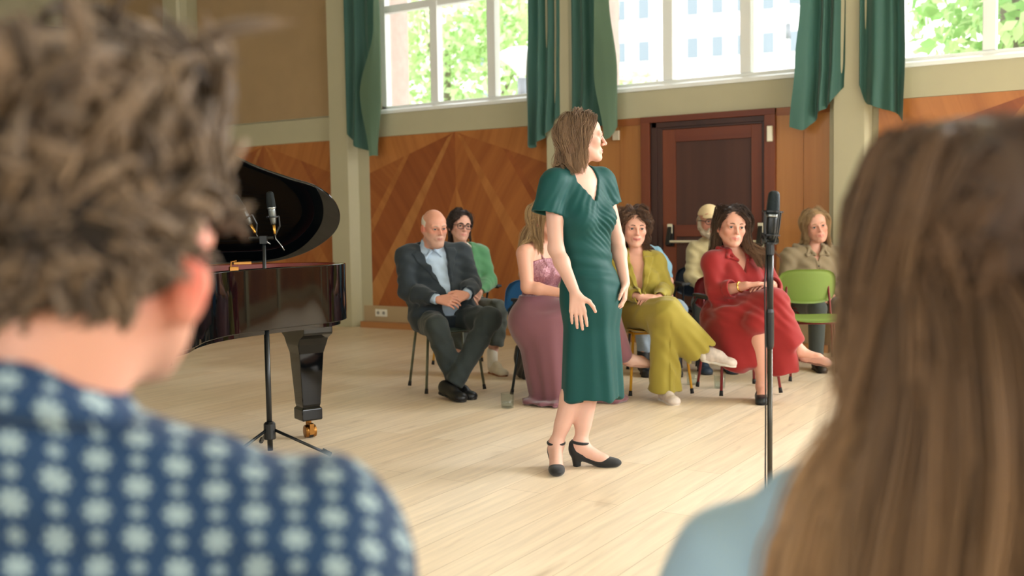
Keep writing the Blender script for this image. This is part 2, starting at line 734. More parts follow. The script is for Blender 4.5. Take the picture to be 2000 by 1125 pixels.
def room():
    D = WALL
    structure(MB().box(-13.2, 7.2, -4.2, D + 0.3, -0.12, 0).build('floor', M_FLOOR))
    structure(MB().box(-13.2, 7.2, -4.2, D + 0.6, CEIL, CEIL + 0.2).build('ceiling', M_CREAM))
    structure(MB().box(-13.4, -13.2, -4.2, D + 0.6, 0, CEIL).build('wall_left', M_CREAM))
    # right and rear walls, with assumed window openings behind the fill lamps
    b = MB()
    b.box(7.0, 7.3, -4.2, D + 0.6, 0, 1.5).box(7.0, 7.3, -4.2, D + 0.6, 4.3, CEIL)
    ys = [-4.2] + [v for y in (0.6, 3.5, 6.4) for v in (y - 1.25, y + 1.25)] + [D + 0.6]
    for i in range(0, len(ys), 2):
        b.box(7.0, 7.3, ys[i], ys[i + 1], 1.5, 4.3)
    structure(b.build('wall_right', M_CREAM))
    b = MB()
    b.box(-13.2, 7.0, -4.4, -4.0, 0, 1.8).box(-13.2, 7.0, -4.4, -4.0, 4.4, CEIL)
    xs = [-13.2] + [v for x in (-6.2, -2.4, 1.6) for v in (x - 1.25, x + 1.25)] + [7.0]
    for i in range(0, len(xs), 2):
        b.box(xs[i], xs[i + 1], -4.4, -4.0, 1.8, 4.4)
    structure(b.build('wall_rear', M_CREAM))

    # the window wall: solid below and above, openings per bay, brick face outside
    bays = [(-7.47, -5.23), (-4.74, -2.46), (-1.96, 0.32), (0.86, 3.1), (3.68, 5.95)]
    b = MB()
    b.mi = 0
    b.box(-13.2, 7.0, D + 0.03, D + 0.2, 0, 2.44)
    b.box(-13.2, 7.0, D + 0.03, D + 0.2, 4.36, CEIL)
    xs = [-13.2] + [v for ab in bays for v in ab] + [7.0]
    for i in range(0, len(xs), 2):
        b.box(xs[i], xs[i + 1], D + 0.03, D + 0.2, 2.44, 4.36)
    b.box(-13.2, 7.0, D - 0.015, D + 0.03, 2.16, 2.43)          # the cream band below the sills
    b.mi = 1
    b.box(-13.2, 7.0, D + 0.2, D + 0.55, -1, 2.40)
    b.box(-13.2, 7.0, D + 0.2, D + 0.55, 4.40, CEIL + 0.6)
    for i in range(0, len(xs), 2):
        b.box(xs[i], xs[i + 1], D + 0.2, D + 0.55, 2.40, 4.40)
    structure(b.build('wall_back', None, mats=[M_CREAM, M_OUT]))

    # pillars
    t = 0
    for i, x in enumerate(PIL):
        b = MB()
        if i == 1:
            b.prism([(-8.13, D + .03), (-8.13, D - .12), (-7.86, D - .12), (-7.79, D - .02), (-7.63, D - .012), (-7.63, D + .03)], 0, CEIL)
        else:
            b.prism([(x - .19, D + .03), (x - .19, D - .02), (x - .13, D - .03), (x - .13, D - .12), (x + .13, D - .12), (x + .16, D - .09), (x + .16, D + .03)], 0, CEIL)
        t += 1
        structure(b.build('trim_%d' % t, M_CREAM, bevel=0.006))

    # windows: white frames, sill, panes
    glass = NT('window_glass')
    tr = glass.n('ShaderNodeBsdfTransparent')
    gl = glass.n('ShaderNodeBsdfGlossy')
    gl.inputs['Roughness'].default_value = 0.02
    mx = glass.n('ShaderNodeMixShader')
    mx.inputs[0].default_value = 0.06
    glass.l(tr.outputs[0], mx.inputs[1])
    glass.l(gl.outputs[0], mx.inputs[2])
    glass.l(mx.outputs[0], glass.out.inputs['Surface'])
    for w, (xa, xb) in enumerate(bays):
        win = structure(empty('window_%d' % (w + 1), ((xa + xb) / 2, D + 0.1, 2.43)))
        cx, cz = (xa + xb) / 2, 2.43
        f = MB()
        y0, y1 = -0.06, 0.03
        za, zb = 2.43 - cz, 4.36 - cz
        x0, x1 = xa - cx, xb - cx
        f.box(x0, x0 + .07, y0, y1, za, zb).box(x1 - .07, x1, y0, y1, za, zb)
        f.box(x0, x1, y0, y1, za, za + .07).box(x0, x1, y0, y1, zb - .07, zb)
        f.build('frame', M_WHITE, win, bevel=0.006)
        mull = [x0 + (x1 - x0) * q for q in (1 / 3, 2 / 3)]
        for mxx in mull:
            MB().box(mxx - .05, mxx + .05, y0 - .012, y1, za + .07, zb - .07).build('mullion', M_WHITE, win, bevel=0.006)
        MB().box(x0 + .07, x1 - .07, y0, y1, 1.10, 1.18).build('transom', M_WHITE, win, bevel=0.006)
        s = MB()
        s.prism([(-.135, -.02), (-.135, .015), (-.06, .045), (.0, .045), (.0, -.02)], x0 - .02, x1 + .02, axis='x')
        s.build('sill', M_WHITE, win, bevel=0.004)
        edges = [x0 + .07] + [v for mxx in mull for v in (mxx - .05, mxx + .05)] + [x1 - .07]
        for i in range(0, 6, 2):
            for z0, z1 in ((za + .07, 1.10), (1.18, zb - .07)):
                MB().box(edges[i], edges[i + 1], -.004, .0, z0, z1).build('pane', glass.m, win)

    # panelling with its sunburst veneer
    tone = dict(a=((150, 84, 40), (178, 108, 54)), b=((163, 98, 48), (190, 122, 64)), c=((138, 72, 34), (163, 92, 46)), d=((168, 106, 55), (190, 128, 70)))
    tone = {k: (tuple(min(255, int(c * .96)) for c in v[0]), tuple(min(255, int(c * .96)) for c in v[1])) for k, v in tone.items()}

    def fan(name, xa, xb, xc, zt, zb=0.25):
        mats, polys = [], []

        def add(pts, tn, ang):
            mats.append(veneer('veneer_%s_%d' % (tn, round(ang * 10)), tone[tn][0], tone[tn][1], ang))
            polys.append(pts)

        def line(p, q, x):          # z where the line p-q meets x
            return p[1] + (q[1] - p[1]) * (x - p[0]) / (q[0] - p[0])
        A = (xc, zt)
        for sg, xe in ((-1, xa), (1, xb)):
            w = abs(xe - xc)
            R = lambda u, z: (xc + sg * u * w / 1.2, z)
            lft = sg < 0
            corner = R(1.2, zt - .40)
            s0, s1 = R(.62, zt - .207), R(.70, zt - .233)
            add([A, corner, R(1.2, zt)], 'b', sg * -0.35)
            add([s1, R(1.2, 1.22), corner], 'a', sg * -0.85)
            add([s0, R(1.2, 1.05), R(1.2, 1.22), s1], 'b' if lft else 'c', sg * -0.75)
            add([R(.02, zt - .01), R(.10, zt - .06), R(1.2, .50), R(1.2, 1.05), s0], 'c' if lft else 'a', sg * -0.6)
            add([R(.02, zt - .01), R(1.12, zb), R(1.2, zb), R(1.2, .50), R(.10, zt - .06)], 'd' if lft else 'b', sg * -0.55)
            add([A, R(0, zt - .58), R(.52, zb), R(1.12, zb), R(.02, zt - .01)], 'c' if lft else 'a', sg * -0.4)
            add([R(0, zt - .58), R(0, zb), R(.52, zb)], 'a' if lft else 'b', sg * 0.12)
        V, F, M = [], [], []
        for i, p in enumerate(polys):
            o = len(V)
            V += [(x, WALL - .012, z) for x, z in p]
            f = list(range(o, o + len(p)))
            ar = sum(p[j][0] * p[(j + 1) % len(p)][1] - p[(j + 1) % len(p)][0] * p[j][1] for j in range(len(p)))
            F.append(f if ar > 0 else f[::-1])
            M.append(i)
        o = len(V)
        bb = MB().box(xa, xb, WALL - .011, WALL + .03, zb, zt)
        V += bb.V
        F += [tuple(i + o for i in f) for f in bb.F]
        M += [0] * len(bb.F)
        structure(mesh_obj(name, V, F, None, fm=M, mats=mats))
    t = len(PIL)
    for xa, xb, xc in ((-10.55, -8.13, -9.3), (-7.63, -5.25, -6.43), (-2.04, 0.42, -0.8), (0.72, 3.22, 1.97), (3.56, 6.0, 4.8), (-13.2, -10.98, -12.1)):
        t += 1
        fan('trim_%d' % t, xa, xb, xc, 2.158)
    # plain veneer either side of the door
    vp = veneer('veneer_plain', (156, 100, 50), (176, 120, 64), 0.0)
    vp2 = veneer('veneer_trim', (140, 80, 42), (158, 96, 52), 1.57)
    for xa, xb in ((-4.94, -4.23), (-2.92, -2.43)):
        t += 1
        b = MB()
        n = max(1, round((xb - xa) / .24))
        for i in range(n):
            b.box(xa + (xb - xa) * i / n + .0015, xa + (xb - xa) * (i + 1) / n - .0015, WALL - .012, WALL + .03, .25, 2.09)
        b.mi = 1
        b.box(xa, xb, WALL - .02, WALL + .03, 2.09, 2.158)
        structure(b.build('trim_%d' % t, None, mats=[vp, vp2]))
    # baseboards
    mb1 = mat('baseboard_beige', (176, 152, 116), 0.6)
    mb2 = veneer('baseboard_wood', (168, 112, 66), (186, 132, 84), 1.57)
    for xa, xb in ((-13.2, -8.13), (-7.75, -4.23), (-2.92, -2.43), (-2.08, 7.0)):
        b = MB()
        b.box(xa, xb, WALL - .03, WALL + .03, .07, .25)
        b.mi = 1
        b.box(xa, xb, WALL - .10, WALL + .03, 0, .07)
        structure(b.build('baseboard_back', None, mats=[mb1, mb2]))
    # the acoustic fabric panel of the left bay
    for xa, xb in ((-10.42, -8.17), (-13.2, -11.0)):
        t += 1
        b = MB()
        b.box(xa, xb, WALL + .0, WALL + .03, 2.44, CEIL)
        b.mi = 1
        b.box(xa + .01, xb - .0, WALL - .006, WALL + .0, 2.45, CEIL)
        structure(b.build('trim_%d' % t, None, mats=[M_CREAM, M_FABRIC]))


def door():
    D = WALL
    d = structure(empty('door_1', (-3.53, D, 0)))
    X = lambda x: x + 3.53
    dark = veneer('door_dark', (56, 34, 28), (68, 40, 32), 0, 0.4)
    red = veneer('door_red', (104, 50, 28), (120, 62, 36), 0, 0.4)
    red2 = veneer('door_red_across', (98, 46, 28), (116, 58, 34), 1.57, 0.4)
    panel = veneer('door_panel', (68, 40, 30), (80, 48, 36), 0, 0.45)
    b = MB()
    b.mi = 0
    b.box(X(-4.23), X(-4.14), -.05, .03, 0, 2.158).box(X(-3.02), X(-2.92), -.05, .03, 0, 2.158)
    b.mi = 1
    b.box(X(-4.23), X(-2.92), -.052, .03, 2.10, 2.158)
    b.build('architrave', None, d, mats=[red, red2], bevel=0.004)
    b = MB()
    b.box(X(-4.14), X(-4.02), -.02, .03, 0, 2.10).box(X(-3.05), X(-3.02), -.02, .03, 0, 2.10).box(X(-4.02), X(-3.05), -.02, .03, 2.03, 2.10)
    b.box(X(-4.12), X(-4.07), -.035, -.02, 0, 2.10).box(X(-4.12), X(-3.02), -.035, -.02, 2.05, 2.10)
    b.build('frame', dark, d, bevel=0.003)
    lf = MB()
    x0, x1, x2, x3 = X(-4.02), X(-3.89), X(-3.15), X(-3.05)
    lf.mi = 0
    lf.box(x0, x1, -.01, .03, .01, 2.03).box(x2, x3, -.01, .03, .01, 2.03)
    lf.mi = 1
    lf.box(x1, x2, -.01, .03, 1.91, 2.03).box(x1, x2, -.01, .03, 1.02, 1.13).box(x1, x2, -.01, .03, .01, .26)
    leaf = lf.build('door_leaf', None, d, mats=[red, red2], bevel=0.003)
    b = MB()
    b.box(x1, x2, .008, .03, 1.13, 1.91)
    b.build('panel', panel, leaf)
    b = MB()
    b.box(x1, x2, .008, .03, .26, 1.02)
    b.build('panel', panel, leaf)
    bar = empty('push_bar', (0, 0, 0))
    bar.parent = d
    blk = mat('black_plastic', (22, 22, 22), 0.4)
    crm = mat('cream_metal', (226, 218, 190), 0.3, metal=0.2)
    b = MB().tube([(X(-3.91), -.10, .975), (X(-3.07), -.10, .975)], .012, 10)
    b.build('bar', crm, bar, smooth=False)
    for x in (-3.93, -3.05):
        b = MB()
        b.mi = 0
        b.box(X(x) - .028, X(x) + .028, -.05, -.01, .93, 1.13)
        b.obox((X(x), -.07, 1.02), (1, 0, 0), (0, .35, .94), (0, .94, -.35), .02, .09, .03)
        b.mi = 1
        b.box(X(x) - .025, X(x) + .025, -.062, -.045, 1.05, 1.14)
        b.build('bracket', None, bar, mats=[blk, crm], bevel=0.004)
    b = MB()
    b.box(X(-3.05), X(-3.0), -.05, -.015, .86, .97)
    b.build('latch', crm, d, bevel=0.004)
    b = MB()
    b.box(X(-2.985), X(-2.935), -.085, -.05, 1.86, 2.0)
    o = b.build('contact_box', crm, d, bevel=0.006)


def wall_bits():
    o = empty('wall_socket', (-7.49, WALL - .03, .17), 0, 'white double wall socket on the beige baseboard behind the man in the suit', 'socket')
    w = mat('white_plastic', (232, 228, 214), 0.4)
    g = mat('socket_grey', (150, 146, 136), 0.5)
    MB().box(-.085, .085, -.012, 0, -.042, .042).build('cover', w, o, bevel=0.004)
    for x in (-.041, .041):
        b = MB().lathe([(.019, 0), (.019, .004), (.014, .004), (.014, .001), (0.0005, .001)], (x, -.012, 0), 20, (0, -1, 0), cap=False)
        b.build('outlet', g, o)
    b = MB().box(-.034, .034, -.03, 0, -.046, .046)
    o = b.build('wall_box', mat('off_white_plastic', (214, 200, 176), 0.5), bevel=0.005)
    o.location = (-4.5, WALL - .012, 2.005)
    tag(o, 'small off-white plastic box on the panelling left of the door', 'box')


# ------------------------------------------------------------------ curtains
def curtain_material():
    k = NT('green_curtain_cloth')
    geo = k.n('ShaderNodeNewGeometry')
    c = k.mix(geo.outputs['Backfacing'], srgb(48, 92, 80), srgb(86, 112, 86))
    k.l(c, k.b.inputs['Base Color'])
    k.b.inputs['Roughness'].default_value = 0.62
    k.b.inputs['Sheen Weight'].default_value = 0.25
    tl = k.n('ShaderNodeBsdfTranslucent')
    k.l(c, tl.inputs[0])
    mx = k.n('ShaderNodeMixShader')
    mx.inputs[0].default_value = 0.12
    k.l(k.b.outputs[0], mx.inputs[1])
    k.l(tl.outputs[0], mx.inputs[2])
    k.l(mx.outputs[0], k.out.inputs['Surface'])
    return k.m


def catmull(P, n):
    P = np.asarray(P, float)
    Q = np.vstack([2 * P[0] - P[1], P, 2 * P[-1] - P[-2]])
    out = []
    m = len(P) - 1
    for t in np.linspace(0, m - 1e-6, n):
        i = int(t)
        u = t - i
        a, b, c, d = Q[i], Q[i + 1], Q[i + 2], Q[i + 3]
        out.append(0.5 * ((2 * b) + (-a + c) * u + (2 * a - 5 * b + 4 * c - d) * u * u + (-a + 3 * b - 3 * c + d) * u ** 3))
    return np.array(out)


def curtain(name, label, secs, zb, m):
    """secs: [(z, [(x, dy)...])] from top to bottom; the last section's z is given per control point in zb"""
    n = 90
    cs = [(z, catmull([(x, WALL - .13 + dy) for x, dy in pts], n)) for z, pts in secs]
    zbot = catmull([(v, 0) for v in zb], n)[:, 0]
    rows = 40
    V = []
    for j in range(rows):
        f = j / (rows - 1)
        for i in range(n):
            z = 4.45 + (zbot[i] - 4.45) * f
            zs = [c[0] for c in cs[:-1]] + [zbot[i]]
            q = 0
            while q < len(zs) - 2 and z < zs[q + 1]:
                q += 1
            u = min(1, max(0, (zs[q] - z) / max(1e-6, zs[q] - zs[q + 1])))
            u = u * u * (3 - 2 * u)
            p = cs[q][1][i] * (1 - u) + cs[q + 1][1][i] * u
            V.append((p[0], p[1], z))
    F = [(j * n + i, (j + 1) * n + i, (j + 1) * n + i + 1, j * n + i + 1) for j in range(rows - 1) for i in range(n - 1)]
    o = mesh_obj(name, V, F, m, smooth=True)
    return tag(o, label, 'curtain', 'green curtains beside the windows')


def curtains():
    m = curtain_material()
    g = lambda l: l
    curtain('curtain', 'long green curtain left of the left window, nearest the piano', [
        (4.45, [(-7.86, .03), (-7.82, -.03), (-7.74, .03), (-7.66, -.05), (-7.58, .03), (-7.48, -.04), (-7.40, .0), (-7.33, -.05), (-7.30, -.09)]),
        (3.35, [(-7.86, .03), (-7.82, -.03), (-7.74, .03), (-7.66, -.05), (-7.58, .03), (-7.48, -.02), (-7.31, -.02), (-7.33, -.07), (-7.35, -.09)]),
        (2.62, [(-7.87, .03), (-7.82, -.03), (-7.75, .03), (-7.67, -.06), (-7.58, .02), (-7.45, .02), (-7.30, -.04), (-7.42, -.09), (-7.56, -.10)]),
        (2.0, [(-7.88, .04), (-7.83, -.02), (-7.78, .02), (-7.70, -.06), (-7.60, .0), (-7.5, .0), (-7.37, -.04), (-7.40, -.09), (-7.44, -.11)])],
        [2.25, 2.20, 2.13, 2.06, 2.02, 1.99, 1.94, 1.94, 1.93], m)
    curtain('curtain', 'green curtain hanging right of the left window, behind the singer', [
        (4.45, [(-5.36, -.08), (-5.38, -.04), (-5.30, .02), (-5.26, -.05), (-5.20, .02), (-5.15, -.05), (-5.10, .02), (-5.06, -.02), (-5.02, .03)]),
        (3.2, [(-5.36, -.10), (-5.37, -.05), (-5.30, .02), (-5.27, -.06), (-5.21, .02), (-5.16, -.05), (-5.11, .02), (-5.08, -.02), (-5.05, .03)]),
        (2.6, [(-5.36, -.12), (-5.41, -.06), (-5.32, .0), (-5.28, -.07), (-5.22, .0), (-5.17, -.06), (-5.12, .02), (-5.09, -.02), (-5.06, .03)]),
        (2.0, [(-5.36, -.14), (-5.38, -.06), (-5.33, -.02), (-5.29, -.09), (-5.22, -.02), (-5.19, -.08), (-5.14, .0), (-5.10, -.04), (-5.06, .03)])],
        [1.93, 1.92, 1.93, 1.97, 2.02, 2.05, 2.12, 2.18, 2.22], m)
    curtain('curtain', 'green curtain left of the middle window, above the singer', [
        (4.45, [(-4.95, .03), (-4.92, -.03), (-4.85, .02), (-4.78, -.04), (-4.72, .02), (-4.66, -.04), (-4.60, .0), (-4.55, -.06), (-4.52, -.1)]),
        (3.3, [(-4.94, .03), (-4.90, -.03), (-4.84, .02), (-4.78, -.04), (-4.72, .02), (-4.62, -.02), (-4.50, -.02), (-4.58, -.07), (-4.62, -.1)]),
        (2.6, [(-4.94, .03), (-4.90, -.03), (-4.84, .02), (-4.77, -.04), (-4.70, .02), (-4.56, .0), (-4.41, -.04), (-4.50, -.09), (-4.62, -.12)]),
        (2.0, [(-4.94, .03), (-4.91, -.03), (-4.86, .02), (-4.80, -.05), (-4.72, .0), (-4.60, .0), (-4.42, -.03), (-4.46, -.09), (-4.52, -.12)])],
        [2.2, 2.16, 2.12, 2.08, 2.04, 2.1, 2.1, 1.98, 1.95], m)
    curtain('curtain', 'green curtain right of the middle window, above the wood panel beside the door', [
        (4.45, [(-2.64, -.11), (-2.55, -.07), (-2.52, .0), (-2.48, .03), (-2.44, -.05), (-2.40, .02), (-2.36, -.04), (-2.32, .02), (-2.29, .0)]),
        (3.0, [(-2.64, -.12), (-2.57, -.07), (-2.54, .0), (-2.50, .03), (-2.46, -.05), (-2.42, .02), (-2.37, -.05), (-2.32, .02), (-2.29, .0)]),
        (2.5, [(-2.68, -.13), (-2.60, -.08), (-2.56, -.02), (-2.52, .02), (-2.47, -.06), (-2.43, .0), (-2.38, -.06), (-2.33, .01), (-2.29, .0)]),
        (2.0, [(-2.72, -.15), (-2.62, -.11), (-2.58, -.04), (-2.53, .0), (-2.49, -.08), (-2.44, -.02), (-2.40, -.07), (-2.34, .0), (-2.30, .0)])],
        [1.96, 1.93, 1.97, 2.02, 2.08, 2.11, 2.15, 2.24, 2.28], m)
    curtain('curtain', 'green curtain left of the right window, nearest the long-haired listener', [
        (4.45, [(-2.19, .02), (-2.16, -.04), (-2.12, .02), (-2.04, -.05), (-1.97, -.02), (-1.92, -.05), (-1.87, .02), (-1.83, -.05), (-1.81, -.08)]),
        (3.0, [(-2.18, .02), (-2.16, -.04), (-2.12, .02), (-2.04, -.06), (-1.97, -.03), (-1.91, -.05), (-1.87, .02), (-1.82, -.05), (-1.80, -.08)]),
        (2.5, [(-2.18, .02), (-2.16, -.04), (-2.12, .01), (-2.04, -.07), (-1.97, -.04), (-1.90, -.06), (-1.86, .01), (-1.80, -.05), (-1.79, -.09)]),
        (2.0, [(-2.18, .02), (-2.16, -.04), (-2.12, -.01), (-2.05, -.09), (-1.98, -.06), (-1.89, -.08), (-1.86, .0), (-1.82, -.05), (-1.80, -.10)])],
        [2.28, 2.27, 2.14, 2.10, 2.07, 2.04, 2.02, 1.97, 1.95], m)


# ------------------------------------------------------------------ outside
def outdoors():
    structure(MB().box(-80, 40, WALL + .55, 120, -1.1, -1.0).build('ground', mat('pale_paving', (190, 190, 182), 0.9, noise=0.1, nscale=1)))
    lf = [mat('leaf_green_%d' % i, c, 0.55, trans=0.0) for i, c in enumerate(((166, 202, 130), (190, 216, 150), (140, 186, 104), (212, 228, 182)))]
    for i, mm in enumerate(lf):
        t = mm.node_tree
        p = t.nodes['Principled BSDF']
        tl = t.nodes.new('ShaderNodeBsdfTranslucent')
        tl.inputs[0].default_value = p.inputs['Base Color'].default_value
        mx = t.nodes.new('ShaderNodeMixShader')
        mx.inputs[0].default_value = 0.45
        t.links.new(p.outputs[0], mx.inputs[1])
        t.links.new(tl.outputs[0], mx.inputs[2])
        t.links.new(mx.outputs[0], t.nodes['Material Output'].inputs['Surface'])
    bark = mat('bark', (122, 112, 98), 0.9, noise=0.2, nscale=8, stretch=(1, 1, .2))

    def tree(loc, h, blobs, n, leaf, label, seed, mats, trunk=.16):
        rg = np.random.RandomState(seed)
        o = empty('leafy_tree', loc, 0, label, 'tree')
        b = MB()
        b.tube([(0, 0, -1), (.05, .02, h * .4), (-.06, .05, h * .75), (.02, .0, h)], [trunk, trunk * .8, trunk * .55, trunk * .25], 10)
        b.build('trunk', bark, o, smooth=True)
        for c, r in blobs:
            MB().tube([(0, 0, h * .45), tuple(Vector(c) * .6 + Vector((0, 0, h * .45)) * .4), c], [trunk * .4, trunk * .25, trunk * .1], 6).build('branch', bark, o, smooth=True)
        C, Rr = [], []
        wt = np.array([r[0] * r[1] * r[2] for c, r in blobs])
        ch = rg.choice(len(blobs), n, p=wt / wt.sum())
        cc = np.array([blobs[i][0] for i in ch])
        rr = np.array([blobs[i][1] for i in ch])
        d = rg.normal(size=(n, 3))
        d /= np.linalg.norm(d, axis=1, keepdims=True)
        P = cc + d * rr * (rg.uniform(0.25, 1, (n, 1)) ** .45)
        nn = d + rg.normal(0, .6, (n, 3)) + np.array([0, 0, .5])
        nn /= np.linalg.norm(nn, axis=1, keepdims=True)
        a = np.cross(nn, rg.normal(size=(n, 3)))
        a /= np.linalg.norm(a, axis=1, keepdims=True)
        bb = np.cross(nn, a)
        s = leaf * rg.uniform(.6, 1.3, (n, 1))
        V = np.stack([P - a * s, P + bb * s * .55 + nn * s * .12, P + a * s, P - bb * s * .55 + nn * s * .12], 1).reshape(-1, 3)
        F = np.arange(n * 4).reshape(-1, 4)
        mesh_obj('foliage', V, F, None, o, fm=rg.randint(0, len(mats), n), mats=mats)

    # placed by bearing: left window
    tree((-12.6, 17.5, -1), 6.2, [((-1.6, 0, 4.6), (1.7, 1.6, 1.8)), ((.9, .6, 4.9), (1.9, 1.6, 1.9)), ((-.3, -.4, 6.6), (2.2, 1.8, 1.6)), ((2.2, .2, 6.2), (1.5, 1.4, 1.5)), ((-1.0, .4, 3.0), (1.6, 1.2, 1.0)), ((1.6, .2, 3.4), (1.2, 1.2, .9))],
         9000, .11, 'broad light green tree outside the left window', 3, [lf[0], lf[1], lf[3], lf[3]])
    tree((-1.75, 15.6, -1), 7.5, [((.3, 0, 5.0), (1.7, 1.5, 1.6)), ((2.3, .5, 5.4), (1.8, 1.6, 1.7)), ((1.1, .2, 6.9), (2.2, 1.8, 1.5)), ((3.3, .4, 3.9), (1.2, 1.2, 1.0)), ((.4, -.1, 3.6), (1.1, 1.0, .9))],
         9000, .12, 'green tree with a grey trunk outside the right window', 5, [lf[0], lf[1], lf[2]], .26)
    tree((-12.4, 27.5, -1), 6.2, [((-1.4, 0, 5.4), (1.8, 1.4, 1.3)), ((1.5, 0, 4.8), (1.6, 1.4, 1.2)), ((-.2, 0, 4.4), (2.0, 1.6, 1.2))],
         4500, .14, 'low pale tree before the office block outside the middle window', 8, [lf[1], lf[3], lf[3]])
    # office block
    w = mat('office_facade', (236, 228, 224), 0.8)
    gw = mat('office_glass', (112, 124, 130), 0.3)
    o = empty('office_block', (-22, 58, -1), math.radians(14), 'large pale office block with rows of windows outside the middle window', 'building')
    b = MB().box(-26, 7, 0, 14, 0, 30)
    b.box(7, 22, 1.5, 14, 0, 30)
    b.build('facade', w, o)
    for fl in range(6):
        for i in range(16):
            x = -16.5 + i * 1.45
            MB().box(x, x + .62, -.12, .2, 6.6 + fl * 2.5, 7.75 + fl * 2.5).build('window', gw, o)
    # lamps
    pm = mat('lamp_grey', (196, 196, 192), 0.5)

    def lamp(loc, h, rtop, label):
        o = empty('street_lamp', loc, 0, label, 'street lamp')
        MB().tube([(0, 0, 0), (0, 0, h)], .06, 10).build('post', pm, o, smooth=True)
        MB().tube([(0, 0, h - .45), (0, 0, h - .02)], .085, 10).build('collar', mat('lamp_dark', (120, 124, 128), 0.5), o, smooth=True)
        MB().lathe([(.04, 0), (rtop * .55, .22), (rtop, .36), (rtop * .98, .42), (rtop * .6, .5), (.02, .53)], (0, 0, h), 24).build('shade', mat('lamp_shade_white', (228, 226, 222), 0.5), o, smooth=True)
    lamp((-9.62, 15.6, -1), 4.72, .42, 'street lamp with a wide white shade outside the left window')
    lamp((-9.5, 30.5, -1), 7.9, .5, 'tall thin street lamp before the office block')


# ------------------------------------------------------------------ grand piano
def cam2w(X, Z, h=0.0):
    return (X * math.cos(YAW) - Z * math.sin(YAW), X * math.sin(YAW) + Z * math.cos(YAW), h)


